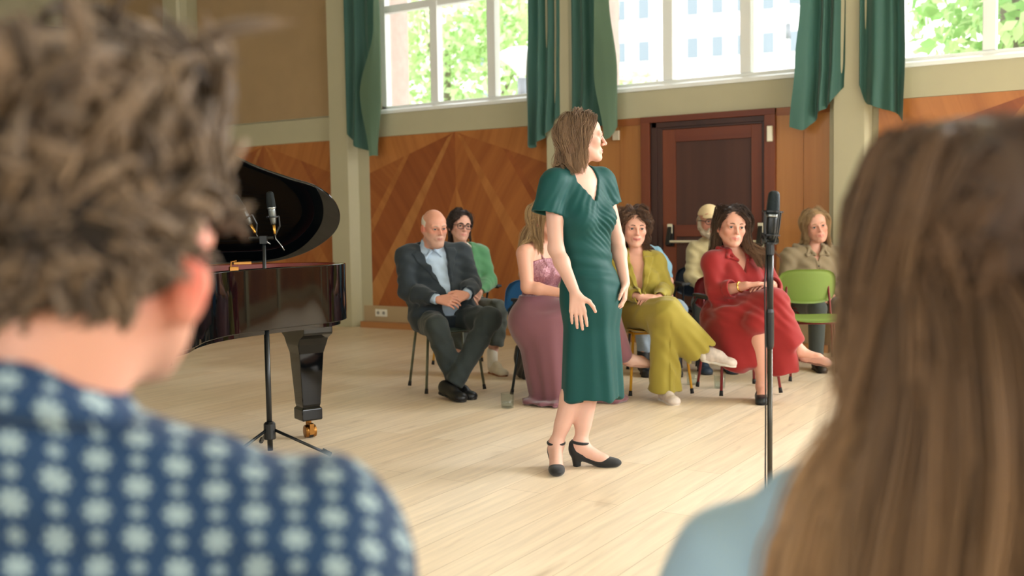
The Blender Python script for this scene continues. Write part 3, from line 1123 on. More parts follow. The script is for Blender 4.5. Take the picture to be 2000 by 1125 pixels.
def piano():
    blk = mat('black_piano_lacquer', (5, 7, 9), 0.05, spec=0.45)
    inner = mat('inner_rim_mahogany', (112, 40, 28), 0.35)
    brass = mat('brass', (150, 104, 52), 0.35, metal=1.0)
    gold = mat('gold_plate', (150, 116, 62), 0.35, metal=0.8)
    steel = mat('strings', (150, 146, 140), 0.3, metal=1.0)
    rub = mat('black_rubber', (20, 20, 20), 0.7)
    felt = mat('spruce_soundboard', (176, 128, 78), 0.5)
    root = empty('grand_piano', cam2w(-2.952, 5.06), YAW - math.radians(60.5), 'black lacquered grand piano with its lid raised, left of the singer', 'piano')
    ctrl = [(0, 0.0), (0, .6), (0, 1.2), (0, 1.72), (.05, 1.94), (.17, 2.08), (.30, 2.12), (.44, 2.07), (.56, 1.94), (.63, 1.76), (.72, 1.55), (.86, 1.33), (1.05, 1.17), (1.27, 1.06), (1.41, .93), (1.47, .74), (1.48, .55), (1.48, 0.0)]
    out = [tuple(p) for p in catmull(ctrl, 110)]
    out = [(max(0, min(1.48, x)), max(0, y)) for x, y in out]

    def offset(pts, d):
        res = []
        n = len(pts)
        for i in range(n):
            a = Vector(pts[max(i - 1, 0)])
            c = Vector(pts[min(i + 1, n - 1)])
            t = (c - a).normalized()
            nn = Vector((t.y, -t.x))
            res.append((pts[i][0] + nn.x * d, pts[i][1] + nn.y * d))
        return res
    z0, z1 = 0.66, 0.975
    inn = offset(out, .06)
    n = len(out)
    V = [(x, y, z0) for x, y in out] + [(x, y, z1) for x, y in out] + [(x, y, z1) for x, y in inn] + [(x, y, z0) for x, y in inn]
    F = []
    M = []
    for i in range(n - 1):
        F += [(i + 1, i, n + i, n + i + 1), (n + i + 1, n + i, 2 * n + i, 2 * n + i + 1), (2 * n + i + 1, 2 * n + i, 3 * n + i, 3 * n + i + 1), (3 * n + i + 1, 3 * n + i, i, i + 1)]
        M += [0, 0, 1, 0]
    smooth_by_angle(mesh_obj('rim', V, F, None, root, fm=M, mats=[blk, inner], bevel=0.004))
    # second, narrower moulding under the rim
    low = offset(out, .035)
    MB().prism([p for p in low], .635, .66).build('under_moulding', blk, root)
    MB().prism(inn, .66, .70).build('soundboard', felt, root)
    plate = offset(out, .1)
    pl = [p for p in plate if p[1] > .5]
    MB().prism(pl, .86, .875).build('iron_plate', gold, root, bevel=0.003)
    b = MB()
    for i in range(44):
        x = .12 + i * 1.18 / 44
        ye = 1.95 - max(0, x - .3) * 1.1 if x > .3 else 1.95
        b.tube([(x, .55, .885), (x * .82 + .02, max(ye, .8), .885)], .0016, 4)
    tag(b.build('strings', steel, root), kind='stuff')
    # keybed, cheeks, fallboard
    b = MB()
    b.prism([(0, -.02), (0, .95), (1.36, .95), (1.46, .9), (1.48, .8), (1.48, -.02)], .60, .66)
    b.build('keybed', blk, root, bevel=0.006)
    b = MB()
    b.prism([(.0, .0), (.0, .78), (.25, .86), (1.2, .86), (1.42, .78), (1.42, .0)], .56, .60)
    b.build('key_frame', blk, root, bevel=0.01)
    MB().box(.0, .11, -.02, .3, .66, .93).build('cheek', blk, root, bevel=0.02)
    MB().box(1.37, 1.48, -.02, .3, .66, .93).build('cheek', blk, root, bevel=0.02)
    MB().box(.11, 1.37, .17, .20, .72, .96).build('fallboard', blk, root, bevel=0.01)
    wk = mat('ivory_white', (238, 234, 222), 0.25)
    kb = MB().box(.12, 1.36, .0, .165, .70, .725).build('white_keys', wk, root)
    b = MB()
    for i in range(51):
        if i % 7 in (2, 6):
            continue
        x = .13 + (i + 1) * 1.22 / 52
        b.box(x - .006, x + .006, .07, .165, .725, .738)
    b.build('black_keys', rub, root)
    # music desk
    b = MB()
    b.obox((.74, .42, 1.10), (1, 0, 0), (0, .35, .94), (0, .94, -.35), .36, .14, .008)
    b.build('music_desk', blk, root, bevel=0.004)
    # lid: hinged along the straight side, raised
    th = math.radians(45)
    lid_out = [p for p in offset(out, -.015) if p[1] > .52]
    lid_out = [(-.012, .52)] + lid_out[0:] + [(1.495, .52)]
    ct, st = math.cos(th), math.sin(th)

    def lp(x, y, h):
        return (x * ct - h * st - .0, y, z1 + .012 + x * st + h * ct)
    m = len(lid_out)
    V = [lp(x, y, 0) for x, y in lid_out] + [lp(x, y, .02) for x, y in lid_out]
    F = [tuple(range(m)), tuple(range(2 * m - 1, m - 1, -1))] + [((i + 1) % m, i, m + i, m + (i + 1) % m) for i in range(m)]
    lid = mesh_obj('lid', V, F, blk, root, bevel=0.006)
    V = []
    fl = [(0, .54), (0, .95), (1.46, .95), (1.46, .54)]
    V = [lp(x, y, .024) for x, y in fl] + [lp(x, y, .044) for x, y in fl]
    F = [(0, 1, 2, 3), (7, 6, 5, 4), (1, 0, 4, 5), (2, 1, 5, 6), (3, 2, 6, 7), (0, 3, 7, 4)]
    mesh_obj('folded_flap', V, F, blk, lid, bevel=0.004)
    for y in (.75, 1.62):
        b = MB().box(-.012, .012, y - .05, y + .05, z1 - .002, z1 + .012)
        b.tube([(-.01, y - .05, z1 + .010), (-.01, y + .05, z1 + .010)], .006, 8)
        b.build('hinge', brass, root)
    a = Vector((1.36, .88, z1 - .02))
    c = Vector(lp(1.02, .98, -.004))
    MB().tube([a, c], .011, 8).build('prop_stick', blk, root)
    b = MB()
    p = inn[int(n * .62)]
    b.box(p[0] - .012, p[0] + .012, p[1] - .022, p[1] + .022, z1 - .03, z1 + .016)
    b.tube([(p[0], p[1] - .015, z1 + .01), (p[0], p[1] - .012, z1 + .04), (p[0], p[1] + .015, z1 + .045)], .005, 8)
    b.build('lid_latch', brass, root, bevel=0.006)

    # legs
    def leg(x, y, ang, nm='leg'):
        w = MB()
        prof = [(.055, .10), (.06, .105), (.060, .165), (.050, .175), (.054, .19), (.072, .48), (.085, .53), (.11, .565), (.16, .59), (.17, .60), (.17, .635)]
        V, F = [], []
        for r, z in prof:
            rx = r
            ry = min(r, .085)
            for sx, sy in ((-1, -1), (1, -1), (1, 1), (-1, 1)):
                qx, qy = sx * rx, sy * ry
                V.append((x + qx * math.cos(ang) - qy * math.sin(ang), y + qx * math.sin(ang) + qy * math.cos(ang), z))
        k = len(prof)
        F.append((3, 2, 1, 0))
        for i in range(k - 1):
            for j in range(4):
                F.append((i * 4 + j, i * 4 + (j + 1) % 4, i * 4 + 4 + (j + 1) % 4, i * 4 + 4 + j))
        F.append(tuple(range(4 * k - 4, 4 * k)))
        w.add(V, F)
        lg = w.build(nm, blk, root, bevel=0.008)
        cs = MB()
        cs.mi = 0
        cs.lathe([(.016, .06), (.016, .10), (.04, .10), (.04, .108)], (x, y, 0), 16)
        cs.obox((x + .03, y, .052), (1, 0, 0), (0, 1, 0), (0, 0, 1), .03, .012, .03)
        for s in (-1, 1):
            cs.mi = 0
            cs.lathe([(.018, .032), (.034, .03), (.036, .02), (.036, .006), (.03, .004)], (x + .02, y, .037), 20, (0, s, 0))
        cs.mi = 1
        cs.lathe([(.037, -.012), (.037, .012)], (x + .02, y, .037), 20, (0, 1, 0))
        cs.build('caster', None, lg, mats=[brass, rub])
    leg(.32, 1.88, math.radians(5))
    leg(.16, .22, 0)
    leg(1.33, .22, 0)
    # pedal lyre
    b = MB()
    for x in (.64, .84):
        b.tube([(x, .3, .60), (x, .3, .16)], .02, 10)
    b.box(.56, .92, .22, .4, .10, .16)
    ly = b.build('pedal_lyre', blk, root, bevel=0.004)
    for x in (.66, .74, .82):
        MB().box(x - .012, x + .012, .08, .25, .115, .127).build('pedal', brass, ly, bevel=0.004)


# ------------------------------------------------------------------ microphones
M_BLACKMETAL = mat('black_metal', (16, 20, 22), 0.35, spec=0.5)
M_GRILLE = mat('microphone_grille', (18, 26, 28), 0.45, metal=0.5, bump=0.8, bscale=600)
M_SILVER = mat('satin_nickel', (168, 172, 172), 0.3, metal=1.0)
M_GOLD = mat('gilded_plug', (200, 150, 70), 0.3, metal=1.0)


def tripod(root, h, r=.011, spread=.31, rot=0.0, low=.30):
    MB().tube([(0, 0, max(.03, low - .26)), (0, 0, h * .62)], r * 1.25, 12).build('lower_tube', M_BLACKMETAL, root, smooth=True)
    MB().tube([(0, 0, h * .58), (0, 0, h)], r * .85, 12).build('upper_tube', M_BLACKMETAL, root, smooth=True)
    MB().lathe([(r * 1.3, 0), (r * 2.1, .004), (r * 2.1, .05), (r * 1.4, .062)], (0, 0, h * .60), 16).build('clutch', M_BLACKMETAL, root, smooth=False)
    MB().lathe([(.03, low - .05), (.032, low - .045), (.03, low + .03), (.02, low + .04)], (0, 0, 0), 16).build('leg_hub', M_BLACKMETAL, root)
    rub = mat('black_rubber', (20, 20, 20), 0.7)
    for i in range(3):
        a = rot + i * 2 * math.pi / 3
        d = Vector((math.cos(a), math.sin(a), 0))
        lg = MB().tube([d * .02 + Vector((0, 0, low)), d * spread + Vector((0, 0, .016))], .008, 8).build('leg', M_BLACKMETAL, root, smooth=True)
        MB().tube([d * (spread - .03) + Vector((0, 0, .035)), d * (spread + .015) + Vector((0, 0, .013))], .0125, 8).build('rubber_foot', rub, lg, smooth=True)


def condenser(name, label, loc, tilt, s, grill=M_GRILLE, body=M_BLACKMETAL, plug=None):
    """side-address microphone in a cradle, standing on loc, tilted"""
    root = empty(name, loc, 0, label, 'microphone')
    R = Matrix.Rotation(tilt[0], 4, 'Y') @ Matrix.Rotation(tilt[1], 4, 'X')
    root.rotation_euler = (Matrix.Rotation(YAW, 4, 'Z') @ R).to_euler()
    V = lambda pts: pts
    MB().lathe([(.016 * s, -.02 * s), (.020 * s, .0), (.024 * s, .03 * s), (.0245 * s, .075 * s), (.023 * s, .085 * s)], (0, 0, 0), 24).build('microphone_body', body, root, smooth=True)
    # grille: flattened, narrowing to a rounded wedge
    F = []
    Vv = []
    prof = [(.026, .085), (.0275, .095), (.0265, .13), (.0245, .165), (.0225, .182), (.017, .191), (.006, .195)]
    k = 28
    for r, z in prof:
        for j in range(k):
            a = 2 * math.pi * j / k
            sq = 1 + .12 * abs(math.sin(2 * a))
            Vv.append((r * s * sq * math.cos(a), r * s * sq * .8 * math.sin(a), z * s))
    for i in range(len(prof) - 1):
        for j in range(k):
            F.append((i * k + j, i * k + (j + 1) % k, (i + 1) * k + (j + 1) % k, (i + 1) * k + j))
    F.append(tuple(range((len(prof) - 1) * k, len(prof) * k)))
    g = mesh_obj('grille', Vv, F, grill, root, smooth=True)
    MB().lathe([(.0275 * s, .082 * s), (.0285 * s, .085 * s), (.0285 * s, .09 * s), (.0275 * s, .093 * s)], (0, 0, 0), 24).build('band', M_SILVER, root, smooth=False)
    # connector at the foot
    MB().lathe([(.009 * s, -.085 * s), (.010 * s, -.08 * s), (.0105 * s, -.022 * s)], (0, 0, 0), 14).build('plug', plug or M_BLACKMETAL, root, smooth=True)
    return root


def mics():
    # pair by the piano
    x, y, _ = cam2w(-1.2655, 5.24)
    st = empty('microphone_stand', (x, y, 0), YAW, 'black microphone stand beside the piano with two microphones', 'microphone stand')
    tripod(st, 1.13, rot=math.radians(-8), r=.0115, spread=.31, low=.14)
    b = MB().tube([(-.075, 0, 1.13), (.05, 0, 1.13)], .008, 8)
    b.box(-.018, .018, -.012, .012, 1.10, 1.14)
    b.build('stereo_bar', M_BLACKMETAL, st, smooth=False)
    for dx, tl, lab in ((-.065, (-.45, .2), 'grey microphone of the pair by the piano, leaning left'), (.04, (-.06, .15), 'grey microphone of the pair by the piano, standing nearly upright')):
        p = Vector((x, y, 0)) + RR * (dx + (.012 if dx > 0 else -.008)) + Vector((0, 0, 1.215))
        m = condenser('condenser_microphone', lab, p, tl, .78, M_GRILLE, mat('grey_microphone', (128, 134, 134), 0.3, metal=0.8), M_GOLD)
        c = MB().lathe([(.03, 0), (.033, 0), (.033, .006), (.03, .006)], (0, 0, .02), 20, cap=False)
        c.tube([(0, 0, -.075), (.03, 0, -.03), (.032, 0, .022)], .005, 6)
        c.build('cradle', M_BLACKMETAL, m)
        cb = MB().tube([(0, 0, -.065), (.004, -.01, -.09), (.03, -.03, -.12), (.045, -.03, -.15)], .0028, 6)
        cb.build('cable', M_SILVER, m, smooth=True)
    # soloist's microphone
    x, y, _ = cam2w(.9393, 3.72)
    st = empty('microphone_stand', (x, y, 0), YAW, 'tall black microphone stand in front of the woman in red', 'microphone stand')
    MB().tube([(0, 0, .03), (0, 0, .74)], .0098, 12).build('lower_tube', mat('worn_steel_tube', (70, 66, 58), 0.35, metal=0.7), st, smooth=True)
    MB().tube([(0, 0, .85), (0, 0, 1.085)], .0128, 12).build('upper_tube', M_BLACKMETAL, st, smooth=True)
    MB().lathe([(.0100, .715), (.0142, .725), (.0150, .74), (.0150, .85), (.0128, .862)], (0, 0, 0), 16).build('clutch', M_BLACKMETAL, st)
    MB().lathe([(.0005, .0), (.125, .0), (.130, .006), (.126, .020), (.04, .030), (.016, .036), (.012, .06)], (0, 0, 0), 32, cap=False).build('round_base', M_BLACKMETAL, st)
    b = MB()
    b.tube([(0, 0, 1.06), (0, 0, 1.10)], .016, 12)
    b.tube([(-.03, 0, 1.11), (.03, 0, 1.11)], .011, 10)
    b.build('clamp', M_BLACKMETAL, st, smooth=False)
    cb = MB().tube([(-.012, .0, 1.09), (-.022, -.012, .95), (-.02, -.016, .7), (-.019, -.014, .45), (-.02, -.012, .2), (-.05, .03, .012), (-.2, .3, .008)], .0032, 6)
    cb.build('cable', M_BLACKMETAL, st, smooth=True)
    p = Vector((x, y, 0)) + RR * .004 + Vector((0, 0, 1.128))
    m = condenser('condenser_microphone', 'large black microphone on the tall stand in front of the woman in red', p, (.07, 0), .84, mat('dark_grille', (22, 34, 38), 0.4, metal=0.6, bump=0.8, bscale=500))
    # elastic cradle around it
    c = MB()
    for z, r in ((.085, .036), (.0, .030), (-.03, .022)):
        c.lathe([(r - .003, 0), (r + .002, 0), (r + .002, .006), (r - .003, .006)], (0, 0, z), 22, cap=False)
    for a in range(4):
        q = a * math.pi / 2 + .4
        d = Vector((math.cos(q), math.sin(q), 0))
        c.tube([d * .0355 + Vector((0, 0, .088)), d * .033 + Vector((0, 0, .04)), d * .0295 + Vector((0, 0, .003)), d * .021 + Vector((0, 0, -.027))], .0035, 6)
    c.build('shock_mount', M_BLACKMETAL, m)


# ------------------------------------------------------------------ chairs
def shell(cx, cy, cz, w, d, curve, tilt, thick, n=28, rings=7, p=3.6):
    """rounded shell, w across, d deep; curve(u,v) lifts it; tilt about x"""
    V = []
    ct, st = math.cos(tilt), math.sin(tilt)
    for side in (1, -1):
        for r in range(rings + 1):
            f = r / rings
            for j in range(n):
                a = 2 * math.pi * j / n
                c, s = math.cos(a), math.sin(a)
                q = (abs(c) ** p + abs(s) ** p) ** (-1 / p)
                u, v = f * q * c, f * q * s
                h = curve(u, v) + side * thick / 2 * (1 if r < rings else .4)
                x, y = u * w / 2, v * d / 2
                V.append((cx + x, cy + y * ct - h * st, cz + y * st + h * ct))
    F = []
    N = (rings + 1) * n
    for sd in (0, 1):
        for r in range(rings):
            for j in range(n):
                q = (sd * N + r * n + j, sd * N + r * n + (j + 1) % n, sd * N + (r + 1) * n + (j + 1) % n, sd * N + (r + 1) * n + j)
                F.append(q if sd else q[::-1])
    for j in range(n):
        F.append((rings * n + j, rings * n + (j + 1) % n, N + rings * n + (j + 1) % n, N + rings * n + j))
    F = [f for f in F]
    return V, F


def chair(loc, facing, label, shell_col, frame_col, arms=None, group='chairs around the performance space', back=True, post_col=None):
    """facing: degrees from 'towards the camera', positive towards image right"""
    o = empty('shell_chair', (loc[0], loc[1], 0), YAW + math.radians(facing), label, 'chair', group)
    ms = mat('shell_%d_%d_%d' % shell_col, shell_col, 0.42)
    mf = mat('frame_%d_%d_%d' % frame_col, frame_col, 0.35, metal=0.15)
    rub = mat('black_rubber', (20, 20, 20), 0.7)
    V, F = shell(0, 0, .445, .43, .41, lambda u, v: .012 * u * u + .01 * v * v - (.018 * max(0, -v) ** 3), 0, .014)
    mesh_obj('seat', V, F, ms, o, smooth=True)
    if back:
        V, F = shell(0, .225, .665, .43, .265, lambda u, v: -.045 * u * u, math.radians(100), .014)
        mesh_obj('backrest', V, F, ms, o, smooth=True)
    for sx in (-1, 1):
        for sy in (-1, 1):
            top = Vector((sx * .175, sy * .145 + .01, .425))
            bot = Vector((sx * .215, sy * .205 + .01, .012))
            lg = MB().tube([top, bot], .0095, 10).build('leg', mf, o, smooth=True)
            d = (bot - top).normalized()
            MB().tube([bot - d * .035, bot - d * .0], [.0115, .0135], 10).build('rubber_foot', rub, lg, smooth=True)
    fr = MB()
    fr.tube([(-.175, -.135, .425), (-.175, .155, .425)], .0095, 8).tube([(.175, -.135, .425), (.175, .155, .425)], .0095, 8)
    fr.tube([(-.175, -.12, .422), (.175, -.12, .422)], .008, 8).tube([(-.175, .14, .422), (.175, .14, .422)], .008, 8)
    fr.build('frame', mf, o, smooth=True)
    mp = mat('frame_%d_%d_%d' % post_col, post_col, 0.35, metal=0.15) if post_col else mf
    if back:
        for sx in (-1, 1):
            MB().tube([(sx * .165, .15, .425), (sx * .165, .215, .47), (sx * .16, .235, .58), (sx * .15, .262, .74)], .009, 8).build('back_post', mp, o, smooth=True)
    if arms:
        ma = mat('arm_%d_%d_%d' % arms, arms, 0.5)
        for sx in (-1, 1):
            ar = MB().tube([(sx * .205, .17, .43), (sx * .25, .19, .50), (sx * .262, .17, .60), (sx * .262, .10, .652), (sx * .262, -.10, .655)], .009, 8).build('arm', ma, o, smooth=True)
            b = MB().obox((sx * .262, -.0, .668), (1, 0, 0), (0, 1, 0), (0, 0, 1), .022, .13, .011)
            b.build('arm_pad', mat('arm_pad_black', (24, 28, 32), 0.5), ar, bevel=0.006)
    return o


def glass(loc, label, s=1.0, water=.35):
    o = empty('drinking_glass', loc, 0, label, 'glass', 'water glasses on the floor')
    if 'clear_glass' not in _mc:
        for nm, tint, ior in (('clear_glass', (0.93, 0.96, 0.95, 1), 1.5), ('water', (0.95, 0.98, 0.98, 1), 1.33)):
            k = NT(nm)
            tr = k.n('ShaderNodeBsdfTransparent')
            tr.inputs[0].default_value = tint
            gl = k.n('ShaderNodeBsdfGlossy')
            gl.inputs['Roughness'].default_value = 0.03
            lw = k.n('ShaderNodeLayerWeight')
            lw.inputs[0].default_value = 0.5
            mx = k.n('ShaderNodeMixShader')
            k.l(k.math('ADD', k.math('MULTIPLY', k.math('POWER', lw.outputs['Facing'], 3.5), 0.6 * (ior - 1)), 0.03), mx.inputs[0])
            k.l(tr.outputs[0], mx.inputs[1])
            k.l(gl.outputs[0], mx.inputs[2])
            k.l(mx.outputs[0], k.out.inputs['Surface'])
            _mc[nm] = k.m
    r, h = .042 * s, .095 * s
    MB().lathe([(.0005, 0), (r * .93, 0), (r * .95, .004), (r, h), (r * .95, h), (r * .9, .01), (.0005, .009)], (0, 0, 0.0005), 32, cap=False).build('tumbler', _mc['clear_glass'], o, smooth=True, fix=True)
    MB().lathe([(.0005, .0105), (r * .88, .0105), (r * .915, h * water), (.0005, h * water)], (0, 0, 0.0005), 32, cap=False).build('water', _mc['water'], o, smooth=True, fix=True)
    return o

# ------------------------------------------------------------------ people: shared builders
def cc(F, a, b, ra, rb, k=0.015, op='+', rd=0.004, u=None, fl=(1, 1)):
    """cone with flat ends; u: first cross axis, fl: how far the section is stretched along u and across it"""
    a = np.asarray(a, np.float32)
    b = np.asarray(b, np.float32)
    L = float(np.linalg.norm(b - a))
    w = (b - a) / L
    uu = np.asarray(u if u is not None else (1, 0, 0.01), np.float32)
    uu = uu - w * float(uu @ w)
    uu = (uu / np.linalg.norm(uu)).astype(np.float32)
    vv = np.cross(w, uu).astype(np.float32)
    fa = (fl if not isinstance(fl[0], (tuple, list)) else fl[0])
    fb = (fl if not isinstance(fl[0], (tuple, list)) else fl[1])

    def fn(P):
        q = P - a
        t = q @ w
        x = q @ uu
        y = q @ vv
        s = np.clip(t / L, 0, 1)
        r1 = (ra * fa[0]) * (1 - s) + (rb * fb[0]) * s
        r2 = (ra * fa[1]) * (1 - s) + (rb * fb[1]) * s
        rad = (np.sqrt((x / r1) ** 2 + (y / r2) ** 2) - 1) * np.minimum(r1, r2)
        ax = np.abs(t - L / 2) - L / 2
        q0, q1 = rad + rd, ax + rd
        return np.minimum(np.maximum(q0, q1), 0) + np.sqrt(np.maximum(q0, 0) ** 2 + np.maximum(q1, 0) ** 2) - rd
    m = max(ra * max(fa), rb * max(fb))
    return F.fn(fn, np.minimum(a, b) - m, np.maximum(a, b) + m, op, k)


class Head:
    def __init__(self, o, yaw=0, pitch=0, roll=0, s=1.0):
        self.o = np.asarray(o, np.float32)
        y, p, r = map(math.radians, (yaw, pitch, roll))
        f = vec(math.sin(y) * math.cos(p), -math.cos(y) * math.cos(p), -math.sin(p))
        sd = nrm(np.cross(vec(0, 0, 1), f))
        u = np.cross(f, sd)
        u2 = u * math.cos(r) + sd * math.sin(r)
        s2 = sd * math.cos(r) - u * math.sin(r)
        self.R = np.stack([s2, f, u2]).astype(np.float32)
        self.s = s

    def p(self, x, y, z):
        return (self.o + self.s * (vec(x, y, z) @ self.R)).astype(np.float32)

    def pts(self, A):
        return (self.o + self.s * (np.asarray(A, np.float32) @ self.R)).astype(np.float32)

    def loc(self, P):
        return ((P - self.o) @ self.R.T) / self.s


def head_prims(F, H, jaw=1.0, nose=1.0, face=True, slit=.0047, smile=0.3, ear=1.0):
    s = H.s
    H.smile = smile
    R = H.R
    F.ell(H.p(0, -.012, .03), np.array((.0735, .093, .083)) * s, R, k=.02 * s)
    F.ell(H.p(0, .028, -.036), np.array((.058 * jaw, .058, .076)) * s, R, k=.03 * s)
    for q in (-1, 1):
        F.rc(H.p(q * .052 * jaw, .0, -.045), H.p(q * .018, .064, -.096), .018 * s, .016 * s, k=.025 * s)
        F.sph(H.p(q * .040, .058, -.024), .021 * s, k=.022 * s)
    F.sph(H.p(0, .076, -.099), .0155 * s, k=.022 * s)
    F.ell(H.p(0, .045, .04), np.array((.060, .045, .045)) * s, R, k=.02 * s)
    if face:
        for q in (-1, 1):
            F.rc(H.p(q * .045, .076, .017), H.p(q * .012, .089, .015), .010 * s, .010 * s, k=.014 * s)
        for q in (-1, 1):
            F.sph(H.p(q * .0315, .101, -.002), .0145 * s, k=.012 * s, op='-')
        # nose
        F.rc(H.p(0, .090, .010), H.p(0, .1045 + .007 * nose, -.031), .0066 * s, .0082 * s, k=.011 * s)
        F.sph(H.p(0, .105 + .006 * nose, -.0345), .0084 * s, k=.007 * s)
        for q in (-1, 1):
            F.sph(H.p(q * .0105, .098, -.0375), .0070 * s, k=.007 * s)
        # mouth
        F.ell(H.p(0, .078, -.066), np.array((.028, .017, .019)) * s, R, k=.014 * s)
        cw, cz = .023 + .006 * smile, -.0655 + .0075 * smile
        for q in (-1, 1):
            F.rc(H.p(0, .0945, -.0628), H.p(q * cw, .082, cz), .0040 * s, .0020 * s, k=.004 * s)
            F.rc(H.p(0, .0930, -.0725), H.p(q * (cw - .003), .083, cz - .0025), .0050 * s, .0024 * s, k=.004 * s)
            F.rc(H.p(0, .0995, -.0674), H.p(q * (cw + .001), .0865, cz - .0005), .0019 * s, .0015 * s, k=.003 * s, op='-')
        # lids with their opening
        for q in (-1, 1):
            F.sph(H.p(q * .0315, .0785, -.002), .0138 * s, k=.005 * s)
            F.ell(H.p(q * .0315, .0935, -.0025), np.array((.0125, .011, slit)) * s, R, k=.002 * s, op='-')
    for q in (-1, 1):
        F.ell(H.p(q * (.074 + .004 * ear), -.014, -.014 + .002 * ear), np.array((.011 * ear, .017 + .002 * ear, .031 * ear)) * s, R, k=.010 * s)
        F.ell(H.p(q * .087, -.008, -.008), np.array((.008, .010, .018)) * s, R, k=.006 * s, op='-')


HAND_L = (.071, .079, .073, .057)


def hand_prims(F, w, d, n, t, s=1.0, curl=(15, 20, 15), spread=1.0, thumb=(.6, .75, .15), each=None):
    """w wrist, d towards the fingers, n out of the palm, t towards the thumb"""
    w = np.asarray(w, np.float32)
    d = nrm(d)
    n = np.asarray(n, np.float32)
    n = nrm(n - d * float(n @ d))
    tt = np.cross(d, n)
    if float(tt @ np.asarray(t, np.float32)) < 0:
        tt = -tt
    t = nrm(tt)
    off = (.029, .0095, -.0105, -.029)
    fwd = (.083, .088, .084, .075)
    for i in range(4):
        kn = w + d * fwd[i] * s + t * off[i] * s
        F.rc(w + t * off[i] * .45 * s + d * .008 * s, kn, .0145 * s, .0105 * s, k=.010 * s)
        a = 0
        p = kn
        sp = (off[i] / .03) * .10 * spread
        for j, fr in enumerate((.46, .30, .24)):
            c = (each[i] if each else curl)[j]
            a += math.radians(c)
            di = nrm((d + t * sp) * math.cos(a) + n * math.sin(a))
            q = p + di * HAND_L[i] * fr * s
            r0 = (.0088, .0080, .0072)[j] * s * (.9 if i == 3 else 1)
            r1 = (.0081, .0073, .0062)[j] * s * (.9 if i == 3 else 1)
            F.rc(p, q, r0, r1, k=.0035 * s)
            p = q
    b = w + d * .022 * s + t * .022 * s
    d1 = nrm(d * thumb[0] + t * thumb[1] + n * thumb[2])
    m = b + d1 * .040 * s
    d2 = nrm(d * (thumb[0] + .35) + t * (thumb[1] - .3) + n * (thumb[2] + .1))
    m2 = m + d2 * .030 * s
    d3 = nrm(d * (thumb[0] + .55) + t * (thumb[1] - .5) + n * (thumb[2] + .15))
    F.rc(b, m, .0155 * s, .0108 * s, k=.012 * s)
    F.rc(m, m2, .0102 * s, .009 * s, k=.004 * s)
    F.rc(m2, m2 + d3 * .024 * s, .009 * s, .0070 * s, k=.003 * s)


def frame(J):
    S = lerp(J['shR'], J['shL'], .5)
    P = lerp(J['hipR'], J['hipL'], .5)
    up = nrm(S - P)
    sd = np.asarray(J['shL'], np.float32) - np.asarray(J['shR'], np.float32)
    sw = float(np.linalg.norm(sd)) / 2
    sd = nrm(sd - up * float(sd @ up))
    f = np.cross(sd, up)
    hs = np.asarray(J['hipL'], np.float32) - np.asarray(J['hipR'], np.float32)
    hw = float(np.linalg.norm(hs)) / 2
    hs = nrm(hs - up * float(hs @ up))
    return S, P, up, sd, f, sw, hs, hw


def torso_prims(F, J, infl=0.0, dep=1.0, waist=.80, belly=0.0, bust=0.0, hip=.06, k=.05, trap=True):
    S, P, up, sd, f, sw, hs, hw = frame(J)
    L = float(np.linalg.norm(S - P))
    R = np.stack([sd, f, up])
    R2 = np.stack([hs, np.cross(hs, up), up])
    F.rc(lerp(J['shR'], S, .12), lerp(J['shL'], S, .12), .050 + infl, .050 + infl, k=k)
    F.ell(lerp(S, P, .28) + f * .005, (sw * .93 + infl, .105 * dep + infl, L * .36), R, k=k)
    F.ell(lerp(S, P, .63) + f * (.005 + belly * .6), (sw * waist + infl + belly * .3, .095 * dep + infl + belly * .6, L * .36), R, k=k)
    F.ell(lerp(S, P, .97), (hw + hip + infl, .112 * dep + infl, L * .26), R2, k=k)
    if trap:
        nk = np.asarray(J['neck'], np.float32)
        for q in ('shR', 'shL'):
            F.rc(nk - up * .012, lerp(J[q], nk, .25), .048 + infl, .044 + infl, k=.03)
    if bust:
        for q in (-1, 1):
            F.sph(lerp(S, P, .32) + f * (.072 * dep) + sd * q * .070, bust + infl, k=.04)


def arm_prims(F, J, sd, r=(.046, .038, .034, .025), k=.02):
    sh, el, wr = J['sh' + sd], J['el' + sd], J['wr' + sd]
    F.rc(sh, el, r[0], r[1], k=.03)
    m = lerp(el, wr, .3)
    F.rc(el, m, r[1], r[2] * 1.08, k=k)
    F.rc(m, wr, r[2] * 1.08, r[3], k=k)


def leg_prims(F, J, sd, r=(.078, .054, .046, .033), k=.03, fwd=(0, -1, 0)):
    h, kn, an = J['hip' + sd], J['kn' + sd], J['an' + sd]
    F.rc(h, kn, r[0], r[1], k=k)
    d = nrm(np.asarray(an, np.float32) - np.asarray(kn, np.float32))
    b = -np.asarray(fwd, np.float32)
    b = nrm(b - d * float(b @ d))
    F.rc(kn, an, r[1] * .92, r[3], k=k)
    c = lerp(kn, an, .30) + b * .013
    F.rc(lerp(kn, an, .12) + b * .008, c, r[1] * .75, r[2], k=.03)
    F.rc(c, lerp(kn, an, .72) + b * .004, r[2], r[3], k=.03)


def foot_prims(F, an, heel, toe, r=.034):
    an, heel, toe = (np.asarray(v, np.float32) for v in (an, heel, toe))
    up = vec(0, 0, 1)
    F.rc(an, heel + up * .03, r, .028, k=.02)
    b = lerp(heel, toe, .68) + up * .024
    F.rc(an - up * .01, b, r, .026, k=.025)
    F.rc(heel + up * .026, b, .026, .026, k=.02)
    F.rc(b, lerp(heel, toe, .92) + up * .016, .026, .018, k=.02)


